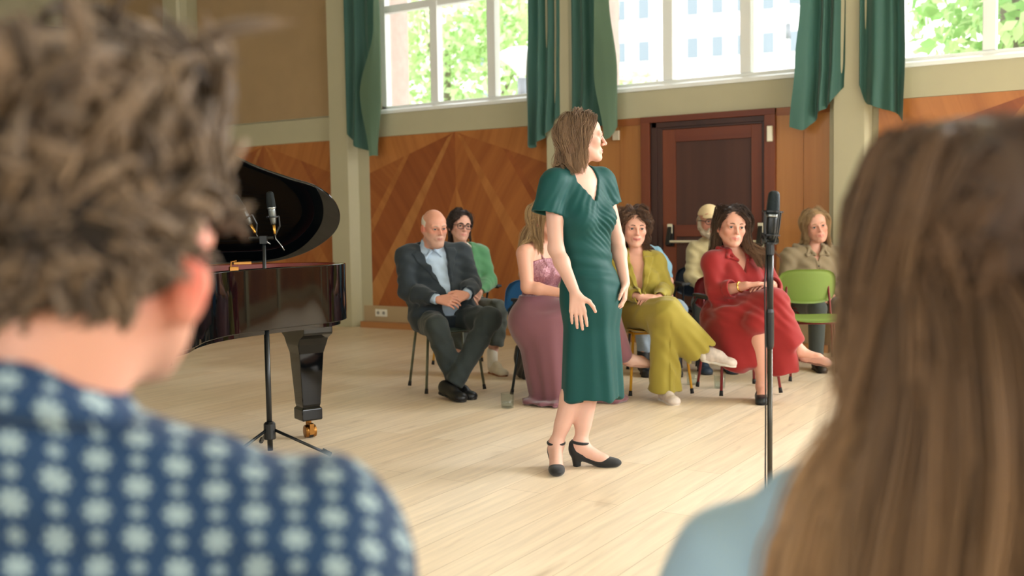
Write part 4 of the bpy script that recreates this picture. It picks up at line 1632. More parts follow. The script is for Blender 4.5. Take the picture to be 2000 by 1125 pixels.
def shoe(name, heel, toe, m, parent, w=.040, h=.062, tip=.024, sole=None, low=True, ankle=None, res=.004, open_top=False, sole_m=None):
    """closed flat shoe from heel to toe with a sole"""
    heel, toe = np.asarray(heel, np.float32), np.asarray(toe, np.float32)
    d = nrm(toe - heel)
    sd = nrm(np.cross(d, vec(0, 0, 1)))
    up = np.cross(sd, d)
    L = float(np.linalg.norm(toe - heel))
    F = Field()
    R = np.stack([sd, d, up])
    F.ell(heel + d * L * .18 + up * h * .55, (w * .85, L * .22, h * .62), R, k=.02)
    F.ell(heel + d * L * .42 + up * h * .50, (w * .88, L * .28, h * .55), R, k=.03)
    F.ell(heel + d * L * .72 + up * .026, (w * 1.02, L * .28, .030), R, k=.025)
    F.ell(heel + d * L * .86 + up * .020, (w * .92, L * .15, tip), R, k=.02)
    F.half(heel + up * .004, -up, k=.003)
    if ankle is not None:
        F.sph(np.asarray(ankle, np.float32) + vec(0, 0, .02), .034, k=.006, op='-')
    o = field_obj(name, F, res, m, parent)
    G = Field()
    cc(G, heel + d * L * .14 + up * -.002, heel + d * L * .14 + up * .016, w * .80, w * .80, u=d, rd=.004)
    cc(G, heel + d * L * .45 + up * -.002, heel + d * L * .45 + up * .015, w * .82, w * .80, u=d, fl=(1.6, 1), rd=.004, k=.02)
    cc(G, heel + d * L * .76 + up * -.002, heel + d * L * .76 + up * .014, w * 1.02, w * 1.0, u=d, fl=(1.35, 1), rd=.004, k=.02)
    field_obj('sole', G, res, sole_m or mat('shoe_sole_black', (18, 18, 18), 0.6), o)
    return o


def skin_paint(H, base, lips=(.56, .2, .19), blush=.5, stubble=None, lip_amt=.8, ears=.6):
    base = np.asarray(base[:3], np.float32) * vec(.86, .82, .79)

    def g(V):
        q = H.loc(V)
        c = np.repeat(base[None], len(V), 0)
        # cheeks, nose tip redder; ear red also paints in light glowing through
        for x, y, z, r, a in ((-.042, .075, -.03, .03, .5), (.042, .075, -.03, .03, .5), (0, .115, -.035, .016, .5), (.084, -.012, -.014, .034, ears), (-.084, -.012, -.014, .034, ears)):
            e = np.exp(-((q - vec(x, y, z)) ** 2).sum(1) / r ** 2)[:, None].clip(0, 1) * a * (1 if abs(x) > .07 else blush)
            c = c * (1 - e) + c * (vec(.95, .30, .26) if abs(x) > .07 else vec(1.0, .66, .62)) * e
        if stubble is not None:
            m = ((q[:, 2] < -.028) & (q[:, 1] > -.005)).astype(np.float32)
            m *= np.clip((np.abs(q[:, 0]) * .2 + (-.028 - q[:, 2])) / .02, 0, 1) * stubble[1] * (q[:, 2] > -.14)
            c = c * (1 - m[:, None]) + np.asarray(stubble[0][:3], np.float32) * m[:, None]
        sm = getattr(H, 'smile', 0)
        zc = -.0672 + (.0012 + .0075 * sm) * np.clip(np.abs(q[:, 0]) / (.023 + .006 * sm), 0, 1.2) ** 2
        lm = np.exp(-(np.maximum(np.abs(q[:, 0]) - .013 - .006 * sm, 0) / .006) ** 2 - ((q[:, 2] - zc) / .0078) ** 4) * (q[:, 1] > .075) * lip_amt
        c = c * (1 - lm[:, None]) + np.asarray(lips, np.float32) * lm[:, None]
        return c
    return g


def eyes(H, body, iris=(70, 60, 45), gaze=None):
    s = H.s
    white, ir, pu = np.array(srgb(226, 218, 212)[:3]), np.array(srgb(*iris)[:3]), np.array((.01, .01, .01))
    m = mat('eyeball', (255, 255, 255), 0.12, attr=True)
    g = nrm(gaze if gaze is not None else H.R[1])
    for q in (-1, 1):
        c = H.p(q * .0315, .0785, -.002)
        th = np.linspace(0, np.pi, 13)
        ph = np.linspace(0, 2 * np.pi, 20, endpoint=False)
        a = nrm(np.cross(g, vec(.1, .2, 1)))
        b = np.cross(g, a)
        V, C = [], []
        for t in th:
            for p_ in ph:
                V.append(c + .0122 * s * (g * math.cos(t) + (a * math.cos(p_) + b * math.sin(p_)) * math.sin(t)))
                C.append(pu if t < .27 else ir if t < .56 else white)
        F = []
        for i in range(12):
            for j in range(20):
                F.append((i * 20 + j, i * 20 + (j + 1) % 20, (i + 1) * 20 + (j + 1) % 20, (i + 1) * 20 + j))
        mesh_obj('eye', V, np.array(F), m, body, smooth=True, col=np.array(C))


def brows(H, body, m, thick=.0026, lift=0.0, lash=True):
    for q in (-1, 1):
        pts = [H.p(q * .013, .0985, .017 + lift), H.p(q * .027, .0955, .0215 + lift), H.p(q * .040, .087, .019 + lift), H.p(q * .048, .079, .013 + lift)]
        b = MB().tube(pts, [thick * .9 * H.s, thick * 1.15 * H.s, thick * .9 * H.s, thick * .4 * H.s], 8)
        b.build('eyebrow', m, body, smooth=True)
        if lash:
            pts = [H.p(q * .0200, .0885, .000), H.p(q * .0270, .0935, .0042), H.p(q * .036, .0925, .0040), H.p(q * .0435, .0865, -.0005)]
            MB().tube(pts, .0012 * H.s, 6).build('eyelashes', mat('lashes', (26, 20, 18), 0.7), body, smooth=True)


def hair_mat(name):
    return mat(name, (255, 255, 255), 0.5, spec=0.25, attr=True, sheen=0.1)


def rodr(d, ax, a):
    c, s = np.cos(a)[:, None], np.sin(a)[:, None]
    return d * c + np.cross(ax, d) * s + ax * (np.einsum('ij,ij->i', ax, d)[:, None]) * (1 - c)


def scalp_roots(n, rg, back=-.075, front=.072, side=-.02, r=(.074, .0935, .0835)):
    P = []
    tot = 0
    while tot < n:
        d = rg.normal(size=(n * 2, 3))
        d /= np.linalg.norm(d, axis=1, keepdims=True)
        p = d * np.array(r) + np.array((0, -.012, .03))
        hl = np.interp(p[:, 1], [-.11, -.05, -.015, .025, .05, .09], [back, back + .01, side, .03, front - .012, front])
        ok = p[:, 2] > hl
        P.append(np.hstack([p[ok], d[ok]]))
        tot += ok.sum()
    P = np.vstack(P)[:n]
    return P[:, :3], P[:, 3:]


def grow(H, n, length, M=14, part=0.0, back=.35, grav=.5, wave=0.0, wlen=.09, vol=.012, seed=1, blocks=(), lift=.25, roots=None, face=True, side_bias=1.0, out=0.0, taper=.35, cling=1.0, ybound=.028):
    """locks that leave a parting, lie over the head and hang; returns world polylines"""
    rg = np.random.RandomState(seed)
    rt, nn = roots if roots is not None else scalp_roots(n, rg)
    n = len(rt)
    lay = np.abs(rg.normal(0, vol, n)) + .003
    sg = np.sign(rt[:, 0] - part + rg.normal(0, .006, n))
    d = nn * lift * (.5 if cling > 1 else 1) + np.stack([sg * side_bias * np.clip((rt[:, 2] - .0) / .08, .1, 1), np.full(n, -back), np.zeros(n)], 1)
    d += rg.normal(0, .12, (n, 3))
    d /= np.linalg.norm(d, axis=1, keepdims=True)
    p = H.pts(rt)
    d = d @ H.R
    L = length * rg.uniform(.8, 1.1, n) if np.isscalar(length) else length
    st = (L / (M - 1))[:, None]
    out_pts = [p]
    c0 = vec(0, -.012, .03)
    r0 = vec(.074, .0935, .0835)
    ph = rg.uniform(0, 6.28, n)
    phl = np.round(rt[:, 0] * 40) + np.round(rt[:, 1] * 30)
    ph = phl * 1.7 + rg.normal(0, .5, n)
    down = vec(0, 0, -1)
    for i in range(1, M):
        g = grav * min(1, .35 + i / M)
        d = d * (1 - g) + down * g
        d /= np.linalg.norm(d, axis=1, keepdims=True)
        p = p + d * st
        for _ in range(2):
            q = H.loc(p)
            if face:
                m = (q[:, 1] > .02) & (q[:, 2] < .055) & (q[:, 2] > -.16)
                lim = .062 + .3 * lay
                x = np.where(m & (np.abs(q[:, 0]) < lim), sg * lim, q[:, 0])
                yb = np.where(m & (q[:, 2] < .035) & (q[:, 1] > ybound), q[:, 1] * .6 + ybound * .4, q[:, 1])
                q = np.stack([x, yb, q[:, 2]], 1)
            e = (q - c0) / (r0 + lay[:, None])
            k = np.sqrt((e ** 2).sum(1))
            fct = np.where(k < 1, 1 / np.maximum(k, .05), 1)
            kmax = 1 + .10 / max(cling, .01) + lay * 4
            fct = np.where((k > kmax) & (q[:, 2] > -.03) & (cling > 0), kmax / k, fct)
            q = c0 + (q - c0) * fct[:, None]
            # neck
            ne = np.hypot(q[:, 0] / (.058 + lay), (q[:, 1] + .02) / (.066 + lay))
            m = (q[:, 2] < -.04) & (ne < 1)
            fx = np.where(m, 1 / np.maximum(ne, .1), 1)
            q = np.stack([q[:, 0] * fx, (q[:, 1] + .02) * fx - .02, q[:, 2]], 1)
            p = H.pts(q)
            for a, b, r in blocks:
                a_, b_ = np.asarray(a, np.float32), np.asarray(b, np.float32)
                ab = b_ - a_
                t = np.clip(((p - a_) @ ab) / (ab @ ab), 0, 1)
                v = p - (a_ + t[:, None] * ab)
                dd = np.linalg.norm(v, axis=1)
                rr = r + lay * .7
                p = p + np.where(dd < rr, (rr - dd) / np.maximum(dd, 1e-4), 0)[:, None] * v
        nd = p - out_pts[-1]
        d = nd / (np.linalg.norm(nd, axis=1, keepdims=True) + 1e-9)
        out_pts.append(p)
    P = np.stack(out_pts, 1)
    if wave:
        s = np.linspace(0, 1, M)[None, :] * L[:, None]
        w = wave * np.clip(s / .06, 0, 1)
        P = P + (np.sin(s * 2 * np.pi / wlen + ph[:, None]) * w)[..., None] * H.R[0] + (np.cos(s * 2 * np.pi / wlen + ph[:, None]) * w * .7)[..., None] * H.R[1]
    if out:
        s = np.linspace(0, 1, M)[None, :, None] ** 2
        P = P + s * out * (sg[:, None, None] * H.R[0])
    return P.astype(np.float32)


def lock_radii(P, r, taper=.35, rg=None):
    N, M, _ = P.shape
    t = np.linspace(0, 1, M)
    prof = np.minimum(1, .5 + t * 4) * (1 - (1 - taper) * np.clip((t - .55) / .45, 0, 1) ** 1.5)
    rr = r * (rg.uniform(.7, 1.3, N) if rg is not None else np.ones(N))
    return (rr[:, None] * prof[None]).astype(np.float32)


def strands(P, per, spread=(.006, .007, .003), frizz=.0012, seed=0):
    """each guide lock becomes a sheaf of fine strands that closes towards its tip"""
    rg = np.random.RandomState(seed + 100)
    N, M, _ = P.shape
    T = np.gradient(P, axis=1)
    T /= np.linalg.norm(T, axis=2, keepdims=True) + 1e-9
    ref = np.array((.8, .55, .2), np.float32)
    A = np.cross(T, ref)
    A /= np.linalg.norm(A, axis=2, keepdims=True) + 1e-9
    B = np.cross(T, A)
    t = np.linspace(0, 1, M)
    sp = np.interp(t, [0, .45, 1], spread)
    o = rg.normal(0, 1, (N, per, 2))
    ph = rg.uniform(0, 6.28, (N, per, 2))
    fz = frizz * np.sin(t[None, None, None, :] * rg.uniform(3, 9, (N, per, 2, 1)) + ph[..., None]) * t[None, None, None, :]
    a = o[..., 0, None] * sp[None, None] + fz[:, :, 0]
    b = o[..., 1, None] * sp[None, None] + fz[:, :, 1]
    Q = P[:, None] + A[:, None] * a[..., None] + B[:, None] * b[..., None]
    cut = np.clip(rg.uniform(.86, 1.0, (N, per)), 0, 1)
    ii = np.clip(t[None, None] * cut[..., None] * (M - 1), 0, M - 1.001)
    i0 = ii.astype(int)
    u = (ii - i0)[..., None]
    n_, p_ = np.meshgrid(np.arange(N), np.arange(per), indexing='ij')
    Q = Q[n_[..., None], p_[..., None], i0] * (1 - u) + Q[n_[..., None], p_[..., None], i0 + 1] * u
    return Q.reshape(N * per, M, 3).astype(np.float32)


def lock_cols(n, a, b, rg, M=None, tip=None, per=1):
    a, b = np.array(srgb(*a)[:3]), np.array(srgb(*b)[:3])
    t = np.repeat(rg.uniform(0, 1, (n // per, 1)), per, 0) * .6 + rg.uniform(0, 1, (n, 1)) * .4
    c = a * (1 - t) + b * t
    if tip is not None:
        tp = np.array(srgb(*tip)[:3])
        u = np.linspace(0, 1, M)[None, :, None] ** 1.2
        c = c[:, None, :] * (1 - u) + (tp * (.7 + .6 * t))[:, None, :] * u
    return c.astype(np.float32)


def scalp_cap(H, thick=.008, front=(.078, .066), vols=(), cut=True, tilt=(.75, -.66)):
    F = Field()
    F.ell(H.p(0, -.012, .03), (np.array((.0735, .093, .083)) + thick) * H.s, H.R, k=.01)
    for c, r in vols:
        F.ell(H.p(*c), np.array(r) * H.s, H.R, k=.03)
    if cut:
        n = H.R[1] * tilt[0] + H.R[2] * tilt[1]
        F.half(H.p(0, *front), n, k=.006)
    return F


def hair_obj(parent, m, cap, capcol, bundles, res=.006, name='hair'):
    Vs, Fs, Cs = [], [], []
    o = 0
    if cap is not None:
        V, Q = cap.mesh(res)
        Vs.append(V)
        Fs.append(Q)
        Cs.append(np.repeat(np.array(srgb(*capcol)[:3], np.float32)[None], len(V), 0))
        o += len(V)
    for P, r, c in bundles:
        V, Q, C = locks_mesh(P, r, 3, c)
        Vs.append(V)
        Fs.append(Q + o)
        Cs.append(C)
        o += len(V)
    return mesh_obj(name, np.concatenate(Vs), np.concatenate(Fs), m, parent, smooth=True, col=np.concatenate(Cs))


def wedge_cut(F, J, zv, slope, top, f0=-.03, u0=0.0, lean=0.0, zoff=None, k=.006, maxw=.2):
    """cut a V: in the chest frame, point at distance zv below the shoulder line, opening upwards"""
    S, P, up, sd, f, sw, hs, hw = frame(J)

    def fn(Q):
        q = Q - S
        u = q @ sd - u0
        z = q @ up
        w = q @ f
        hw_ = np.minimum((z + zv) * slope, maxw)
        u = u - lean * (z + zv)
        a = (np.abs(u) - hw_) / math.sqrt(1 + slope * slope)
        return np.maximum(np.maximum(a, f0 - w), z - top)
    lo = S - .35
    hi = S + .35
    F.fn(fn, lo, hi, '-', k)


def trim_band(F, J, sub, zv, slope, zlo, zhi, width, raise_, u0=0.0, lean=0.0, k=.003, sides=(-1, 1), wtop=None):
    """a raised band (lapel, placket) following the edge of the V on top of another field"""
    S, P, up, sd, f, sw, hs, hw = frame(J)

    def fn(Q):
        d = sub.eval(Q) - raise_
        q = Q - S
        z = q @ up
        u = q @ sd - u0 - lean * (z + zv)
        w = q @ f
        e = np.maximum((z + zv) * slope, 0)
        t = np.clip((z - zlo) / max(1e-6, zhi - zlo), 0, 1)
        wd = width[0] * (1 - t) + width[1] * t if isinstance(width, tuple) else width
        m = np.full(len(Q), 9.0, np.float32)
        for q_ in sides:
            uu = u * q_
            m = np.minimum(m, np.maximum(e - uu, uu - e - wd))
        return np.maximum(np.maximum(np.maximum(d, m), -w + .0), np.maximum(zlo - z, z - zhi))
    F.fn(fn, S - .45, S + .35, '+', k)


def ring(F, c, ax, r, tube, a0=0, a1=360, n=18, k=.006, flat=1.0, drop=0.0, ref=None):
    """arc of tube round an axis (collars, waistbands, bracelets); ref marks angle 0"""
    ax = nrm(ax)
    u = np.asarray(ref if ref is not None else (1, 0, 0.01), np.float32)
    u = nrm(u - ax * float(u @ ax))
    v = np.cross(ax, u)
    c = np.asarray(c, np.float32)
    pts = []
    for i in range(n + 1):
        a = math.radians(a0 + (a1 - a0) * i / n)
        pts.append(c + r * (u * math.cos(a) + v * math.sin(a) * flat) - ax * drop * abs(math.cos(a / 2)))
    F.chain(pts, [tube] * (n + 1), k=k)


def person(label, loc, cat='person', rot=0.0):
    return empty('person', (loc[0], loc[1], 0), YAW + rot, label, cat)

# ------------------------------------------------------------------ the singer and her listeners
SKIN = mat('skin', (255, 255, 255), 0.48, spec=0.35, attr=True, sss=0.12)
HAIR = hair_mat('hair_strands')
DOWN = vec(0, 0, -1)


def singer():
    root = person('standing woman in an emerald green wrap dress and black heels, looking right', (-2.398, 4.376))
    J = dict(neck=vec(.0, .02, 1.43), shR=vec(-.118, -.105, 1.372), shL=vec(.135, .105, 1.385), elR=vec(-.110, -.150, 1.062), elL=vec(.203, .100, 1.092),
             wrR=vec(-.026, -.235, .855), wrL=vec(.232, .0, .885), hipR=vec(.015, -.04, .80), hipL=vec(.115, .04, .80),
             knR=vec(.002, -.055, .44), knL=vec(.062, -.02, .44), anR=vec(-.118, -.07, .115), anL=vec(.000, -.065, .115))
    H = Head((.030, .0, 1.590), yaw=97, pitch=-3, roll=-2, s=1.0)
    fw = vec(.64, -.77, 0)
    B = Field()
    head_prims(B, H)
    B.rc(H.p(0, -.022, -.07), J['neck'], .049, .050, k=.03)
    torso_prims(B, J, -.004, waist=.80, bust=.055, dep=.95, hip=.055)
    for s in 'RL':
        arm_prims(B, J, s, r=(.044, .036, .033, .0235))
        leg_prims(B, J, s, r=(.066, .050, .047, .032), fwd=fw if s == 'R' else (1, -.2, 0))
    hand_prims(B, J['wrR'], (.12, -.10, -1), (0, 1, .0), (1, 0, 0), s=1.04, curl=(8, 12, 8), spread=.6, thumb=(.55, .85, .05))
    hand_prims(B, J['wrL'], (-.08, -.22, -.95), (-.9, .2, 0), (0, -1, 0), s=.95, curl=(22, 28, 18), spread=.6)
    # feet in their heels: R points to the camera, L to the right
    heelR, toeR = vec(-.128, -.045, 0), vec(-.122, -.235, 0)
    heelL, toeL = vec(-.035, -.062, 0), vec(.165, -.085, 0)
    for an, he, to in ((J['anR'], heelR, toeR), (J['anL'], heelL, toeL)):
        d = nrm(to - he)
        B.rc(an, he + d * .012 + vec(0, 0, .078), .031, .026, k=.02)
        ball = he + d * .145 + vec(0, 0, .030)
        B.rc(an - vec(0, 0, .012), ball, .032, .027, k=.03)
        B.rc(he + d * .015 + vec(0, 0, .078), ball, .026, .026, k=.02)
        B.rc(ball, he + d * .185 + vec(0, 0, .020), .026, .016, k=.02)
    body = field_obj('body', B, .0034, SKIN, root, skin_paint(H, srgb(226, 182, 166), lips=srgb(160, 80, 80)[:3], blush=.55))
    eyes(H, body, (62, 58, 52))
    brows(H, body, mat('brow_brown', (104, 76, 56), 0.8), .0020)

    # dress
    G = Field()
    S, P, up, sd, f, sw, hs, hw = frame(J)
    torso_prims(G, J, .009, waist=.77, bust=.058, dep=.97, hip=.055, k=.045, trap=True)
    R2 = np.stack([hs, np.cross(hs, up), up])
    G.ell((.060, .0, .82), (.150, .128, .17), R2, k=.06)
    cc(G, (.058, .0, .92), (.060, -.01, .325), .118, .152, k=.05, u=sd, fl=((1.1, .98), (1.04, .93)), rd=.008)
    for s in 'RL':                      # fluttering short sleeves
        sh = J['sh' + s]
        o = vec(-.030, -.02, -.145) if s == 'R' else vec(.036, .015, -.118)
        G.rc(sh + vec(0, 0, .004), sh + o * .25, .060, .062, k=.035)
        cc(G, sh + vec(0, 0, .005), sh + o, .052, .078 if s == 'R' else .064, k=.03, rd=.004)
    for s, o, r in (('R', vec(-.033, -.022, -.15), .068), ('L', vec(.04, .016, -.122), .055)):   # hollow them
        sh = J['sh' + s]
        cc(G, sh + o * .55, sh + o * 1.06, .044, r, k=.006, op='-')
    cc(G, (.060, -.01, .52), (.060, -.01, .318), .06, .122, k=.01, op='-', u=sd, fl=(1.04, .93))
    wedge_cut(G, J, .105, .66, .2, f0=-.01, u0=-.004, lean=.05, maxw=.070)
    G.rc(H.p(0, -.022, -.07), J['neck'] + vec(0, 0, .006), .054, .058, k=.006, op='-')
    # wrap: gathers that run from the left side of the bust to the right, then long soft folds in the skirt
    kd = nrm(sd * .55 + up * .83)

    def gather(Q, d):
        q = Q - S
        z, u, w = q @ up, q @ sd, q @ f
        m = np.exp(-((z + .235) / .085) ** 2) * np.clip((u + .10) / .12, 0, 1) * (w > 0)
        d = d + .0034 * m * np.sin((q @ kd) * 250 + 3 * np.sin(u * 14))
        m2 = np.exp(-((z + .10) / .10) ** 2) * (w > 0)
        d = d + .0012 * m2 * np.sin((u + np.sign(u) * z * .7) * 170)
        sk = np.clip((1.0 - Q[:, 2]) / .5, 0, 1)
        th = np.arctan2(q @ f, u)
        d = d + sk * .009 * np.sin(th * 5 + 1.2 + (Q[:, 2] - .5) * 1.5) + sk * .0035 * np.sin(th * 11 + Q[:, 2] * 4)
        d = d + .003 * np.exp(-((Q[:, 2] - .98) / .10) ** 2) * np.sin(Q[:, 2] * 95 + u * 22)
        return d
    G.disp.append(gather)
    G.slack = .012
    m = mat('emerald_jersey', (6, 68, 66), 0.6, spec=0.25, sheen=0.06, bump=0.08, bscale=500)
    dress = field_obj('dress', G, .0042, m, root)

    # shoes
    bm = mat('black_suede', (14, 15, 17), 0.75, sheen=0.2)
    for he, to, an in ((heelR, toeR, J['anR']), (heelL, toeL, J['anL'])):
        d = nrm(to - he)
        s_ = nrm(np.cross(d, vec(0, 0, 1)))
        U = vec(0, 0, 1)
        F = Field()
        R = np.stack([s_, d, U])
        ball = he + d * .150 + U * .02
        F.ell(ball + d * .022, (.0385, .062, .0265), R, k=.01)
        F.rc(he + d * .04 + U * .052, ball, .024, .030, k=.02)
        F.rc(he + d * .012 + U * .085, he + d * .035 + U * .060, .033, .030, k=.015)
        F.rc(he + d * .004 + U * .108, he + d * .012 + U * .07, .024, .030, k=.015)
        # cut the opening of the shoe
        F.rc(he + d * .055 + U * .125, he + d * .115 + U * .075, .040, .036, k=.004, op='-')
        F.rc(an + U * .01, he + d * .02 + U * .100, .026, .020, k=.004, op='-')
        F.half(U * .002, -U, k=.002)
        cc(F, he + d * .014 + U * .066, he + d * .018 + U * .0, .026, .019, k=.008, rd=.003)
        so = field_obj('shoe', F, .0034, bm, root)
        G2 = Field()
        ring(G2, an + U * .004 - d * .000, U + d * .12, .0385, .0062, n=24)
        G2.rc(he + d * .001 + U * .100, an - d * .034 + U * .002, .010, .006, k=.004)
        field_obj('ankle_strap', G2, .0028, bm, so)

    # hair: light brown, past the shoulders, parted, pulled behind the near ear
    rg = np.random.RandomState(4)
    blocks = [(J['shR'], J['shL'], .066), (J['neck'], lerp(J['neck'], J['shR'], .6), .058), (J['neck'], lerp(J['neck'], J['shL'], .6), .058)]
    rt, nn = scalp_roots(300, rg, front=.088)
    Ln = (H.pts(rt)[:, 2] - 1.435) * 1.12 + rg.uniform(.0, .05, 300)
    P = grow(H, 300, np.maximum(Ln, .08), M=20, part=.012, back=.95, grav=.5, wave=.008, wlen=.12, vol=.009, cling=3, seed=11, blocks=blocks, side_bias=.7, roots=(rt, nn), ybound=-.008)
    P = strands(P, 22, (.006, .008, .0035), .003, 1)
    cap = scalp_cap(H, .010, vols=[((0, -.075, -.06), (.070, .048, .085)), ((0, -.062, .0), (.078, .062, .085)), ((-.062, -.055, -.06), (.028, .045, .10)), ((.062, -.055, -.06), (.028, .045, .10))], cut=False)
    n = H.R[1] * .80 + H.R[2] * -.60
    cap.half(H.p(0, .050, .074), n, k=.008)
    hair_obj(root, HAIR, cap, (104, 78, 58), [(P, lock_radii(P, .0013, rg=rg), lock_cols(len(P), (84, 62, 46), (150, 120, 92), rg, 20, (160, 128, 98), per=22))], res=.005)
    e = MB().lathe([(.0005, -.006), (.005, -.004), (.006, 0), (.005, .004), (.0005, .006)], H.p(-.078, -.008, -.046), 10, cap=False)
    e.build('earring', mat('gold', (212, 170, 90), 0.25, metal=1), root, smooth=True)


def man_in_suit():
    root = person('bald seated man in a dark blue-grey suit and pale blue shirt, hands clasped', (-4.301, 5.857))
    J = dict(neck=vec(-.090, .0, 1.010), shR=vec(-.245, -.075, .955), shL=vec(.135, .10, .962), elR=vec(-.232, -.120, .715), elL=vec(.205, -.0, .752),
             wrR=vec(-.012, -.300, .668), wrL=vec(.178, -.225, .690), hipR=vec(-.110, .0, .50), hipL=vec(.090, .08, .505),
             knR=vec(-.018, -.42, .492), knL=vec(.338, -.29, .530), anR=vec(.090, -.285, .125), anL=vec(.112, -.385, .140))
    H = Head((-.042, -.085, 1.162), yaw=27, pitch=9, roll=-3, s=1.05)
    B = Field()
    head_prims(B, H, jaw=1.14, nose=1.9, slit=.0036, smile=0)
    B.ell(H.p(0, .045, -.118), np.array((.044, .035, .022)) * 1.05, H.R, k=.03)       # double chin
    B.rc(H.p(0, -.022, -.07), J['neck'], .062, .062, k=.03)
    torso_prims(B, J, -.01, belly=.05)
    for s in 'RL':
        arm_prims(B, J, s)
        leg_prims(B, J, s)
    hand_prims(B, J['wrR'], (.97, -.30, -.12), (.1, .75, -.60), (0, .1, 1), s=1.06, curl=(22, 34, 22), spread=.7, thumb=(.75, .55, .15))
    hand_prims(B, J['wrL'], (-.80, -.62, -.16), (-.55, .65, -.5), (0, 0, 1), s=1.06, curl=(34, 42, 26), spread=.7, thumb=(.75, .5, .15))
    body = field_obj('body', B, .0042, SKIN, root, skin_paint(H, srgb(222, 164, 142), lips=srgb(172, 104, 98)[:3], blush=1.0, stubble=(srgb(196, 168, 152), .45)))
    eyes(H, body, (96, 110, 120))
    brows(H, body, mat('brow_grey', (170, 146, 128), 0.8), .0026)
    # white fringe of hair
    F = Field()
    F.ell(H.p(0, -.012, .03), (np.array((.0735, .093, .083)) + .005) * 1.05, H.R, k=.01)
    F.half(H.p(0, .010, 0), H.R[1] * .9 + H.R[2] * -.25, k=.01)
    F.half(H.p(0, -.05, .068), H.R[2] * .93 + H.R[1] * .35, k=.01)
    F.half(H.p(0, 0, -.062), -H.R[2], k=.01)
    rg = np.random.RandomState(2)
    F.disp.append(folds(.0012, rg.normal(0, 500, (4, 3)), 3))
    hw_ = mat('white_hair', (206, 196, 180), 0.8)
    field_obj('hair', F, .004, hw_, root)

    # shirt
    shirt_m = mat('pale_blue_shirt', (172, 192, 212), 0.75, noise=.03, nscale=120, bump=0.05)
    G = Field()
    torso_prims(G, J, .004, dep=1.06, waist=.86, belly=.070, k=.06)
    G.rc(J['neck'] - vec(0, 0, .02), J['neck'] + vec(.012, -.012, .038), .064, .066, k=.02)
    for s in 'RL':
        w, e = J['wr' + s], J['el' + s]
        d = nrm(w - e)
        cc(G, w - d * .075, w - d * .002, .037, .037, rd=.004, k=.004)
    S, P, up, sd, f, sw, hs, hw = frame(J)
    G.rc(H.p(0, -.03, -.07), J['neck'] + vec(.012, -.014, .05), .055, .061, k=.004, op='-')
    wedge_cut(G, J, -.045, .5, .2, f0=0, maxw=.03)
    G.disp.append(folds(.0035, [tuple(sd * 90 + up * 10), tuple(sd * 60 + up * 70), tuple(up * 110 + sd * 20)], 5))
    G.slack = .006
    shirt = field_obj('shirt', G, .005, shirt_m, root)
    C = Field()                                   # collar wings
    for q in (-1, 1):
        a = J['neck'] + sd * q * .058 + f * .012 + vec(0, 0, .030)
        b = J['neck'] + sd * q * .014 + f * .083 + vec(0, 0, -.012)
        c = J['neck'] + sd * q * .060 + f * .088 + vec(0, 0, -.060)
        C.rc(a, b, .010, .008, k=.01).rc(b, c, .009, .006, k=.012).rc(a, c, .010, .006, k=.016)
    C.rc(J['neck'] + sd * .058 + f * .012 + vec(0, 0, .030), J['neck'] - f * .06 + vec(0, 0, .05), .010, .010, k=.01)
    C.rc(J['neck'] - sd * .058 + f * .012 + vec(0, 0, .030), J['neck'] - f * .06 + vec(0, 0, .05), .010, .010, k=.01)
    field_obj('collar', C, .004, shirt_m, shirt)
    b = MB()
    for z in (.10, .18, .26, .34):
        c = S - up * z + f * (.135 + (.045 if z > .15 else 0) + (.02 if z > .25 else 0))
        b.lathe([(.0055, -.002), (.0055, .002), (.0005, .003)], c, 10, tuple(f))

    # jacket
    K = Field()
    torso_prims(K, J, .024, dep=1.12, waist=.90, belly=.072, hip=.075, k=.055)
    for q in 'RL':
        K.sph(J['sh' + q] + vec(0, 0, .002), .072, k=.04)
    for s in 'RL':
        sh, el, wr = J['sh' + s], J['el' + s], J['wr' + s]
        K.rc(sh, el, .074, .066, k=.035)
        d = nrm(wr - el)
        K.rc(el, lerp(el, wr, .45), .066, .058, k=.03)
        cc(K, lerp(el, wr, .30), wr - d * .028, .060, .049, k=.03, rd=.006)
        cc(K, wr - d * .06, wr - d * .02, .041, .041, k=.004, op='-')
    # skirts of the jacket spreading over the thighs
    K.ell(lerp(J['hipR'], J['knR'], .18) + vec(-.035, .02, .035), (.115, .16, .115), k=.06)
    K.ell(lerp(J['hipL'], J['knL'], .15) + vec(.02, .02, .03), (.11, .15, .10), k=.06)
    sub = Field()
    sub.p = list(K.p)
    trim_band(K, J, sub, .34, .235, -.18, .045, (.010, .082), .007, u0=.006, lean=-.08)
    wedge_cut(K, J, .34, .235, .25, f0=-.0, u0=.006, lean=-.08, maxw=.088)
    wedge_cut(K, J, .62, .26, -.285, f0=.03, u0=.020, lean=-.02, maxw=.075)
    K.rc(H.p(0, -.03, -.07), J['neck'] + vec(.012, -.014, .03), .066, .070, k=.006, op='-')
    arm = [tuple(nrm(J['el' + s] - J['sh' + s]) * 75) for s in 'RL'] + [tuple(nrm(J['wr' + s] - J['el' + s]) * 85) for s in 'RL'] + [(30, 30, 70), (50, -20, -60)]
    K.disp.append(folds(.0085, arm, 9, 1.6))
    K.slack = .012
    jm = mat('dark_suit_cloth', (30, 42, 50), 0.8, sheen=0.15, noise=.06, nscale=250, bump=0.08, bscale=600)
    jk = field_obj('jacket', K, .005, jm, root)

    # trousers
    T = Field()
    torso_prims(T, J, .004, hip=.07, belly=.03, trap=False)
    T.half(lerp(J['hipR'], J['hipL'], .5) + vec(0, 0, .16), (0, 0, 1))
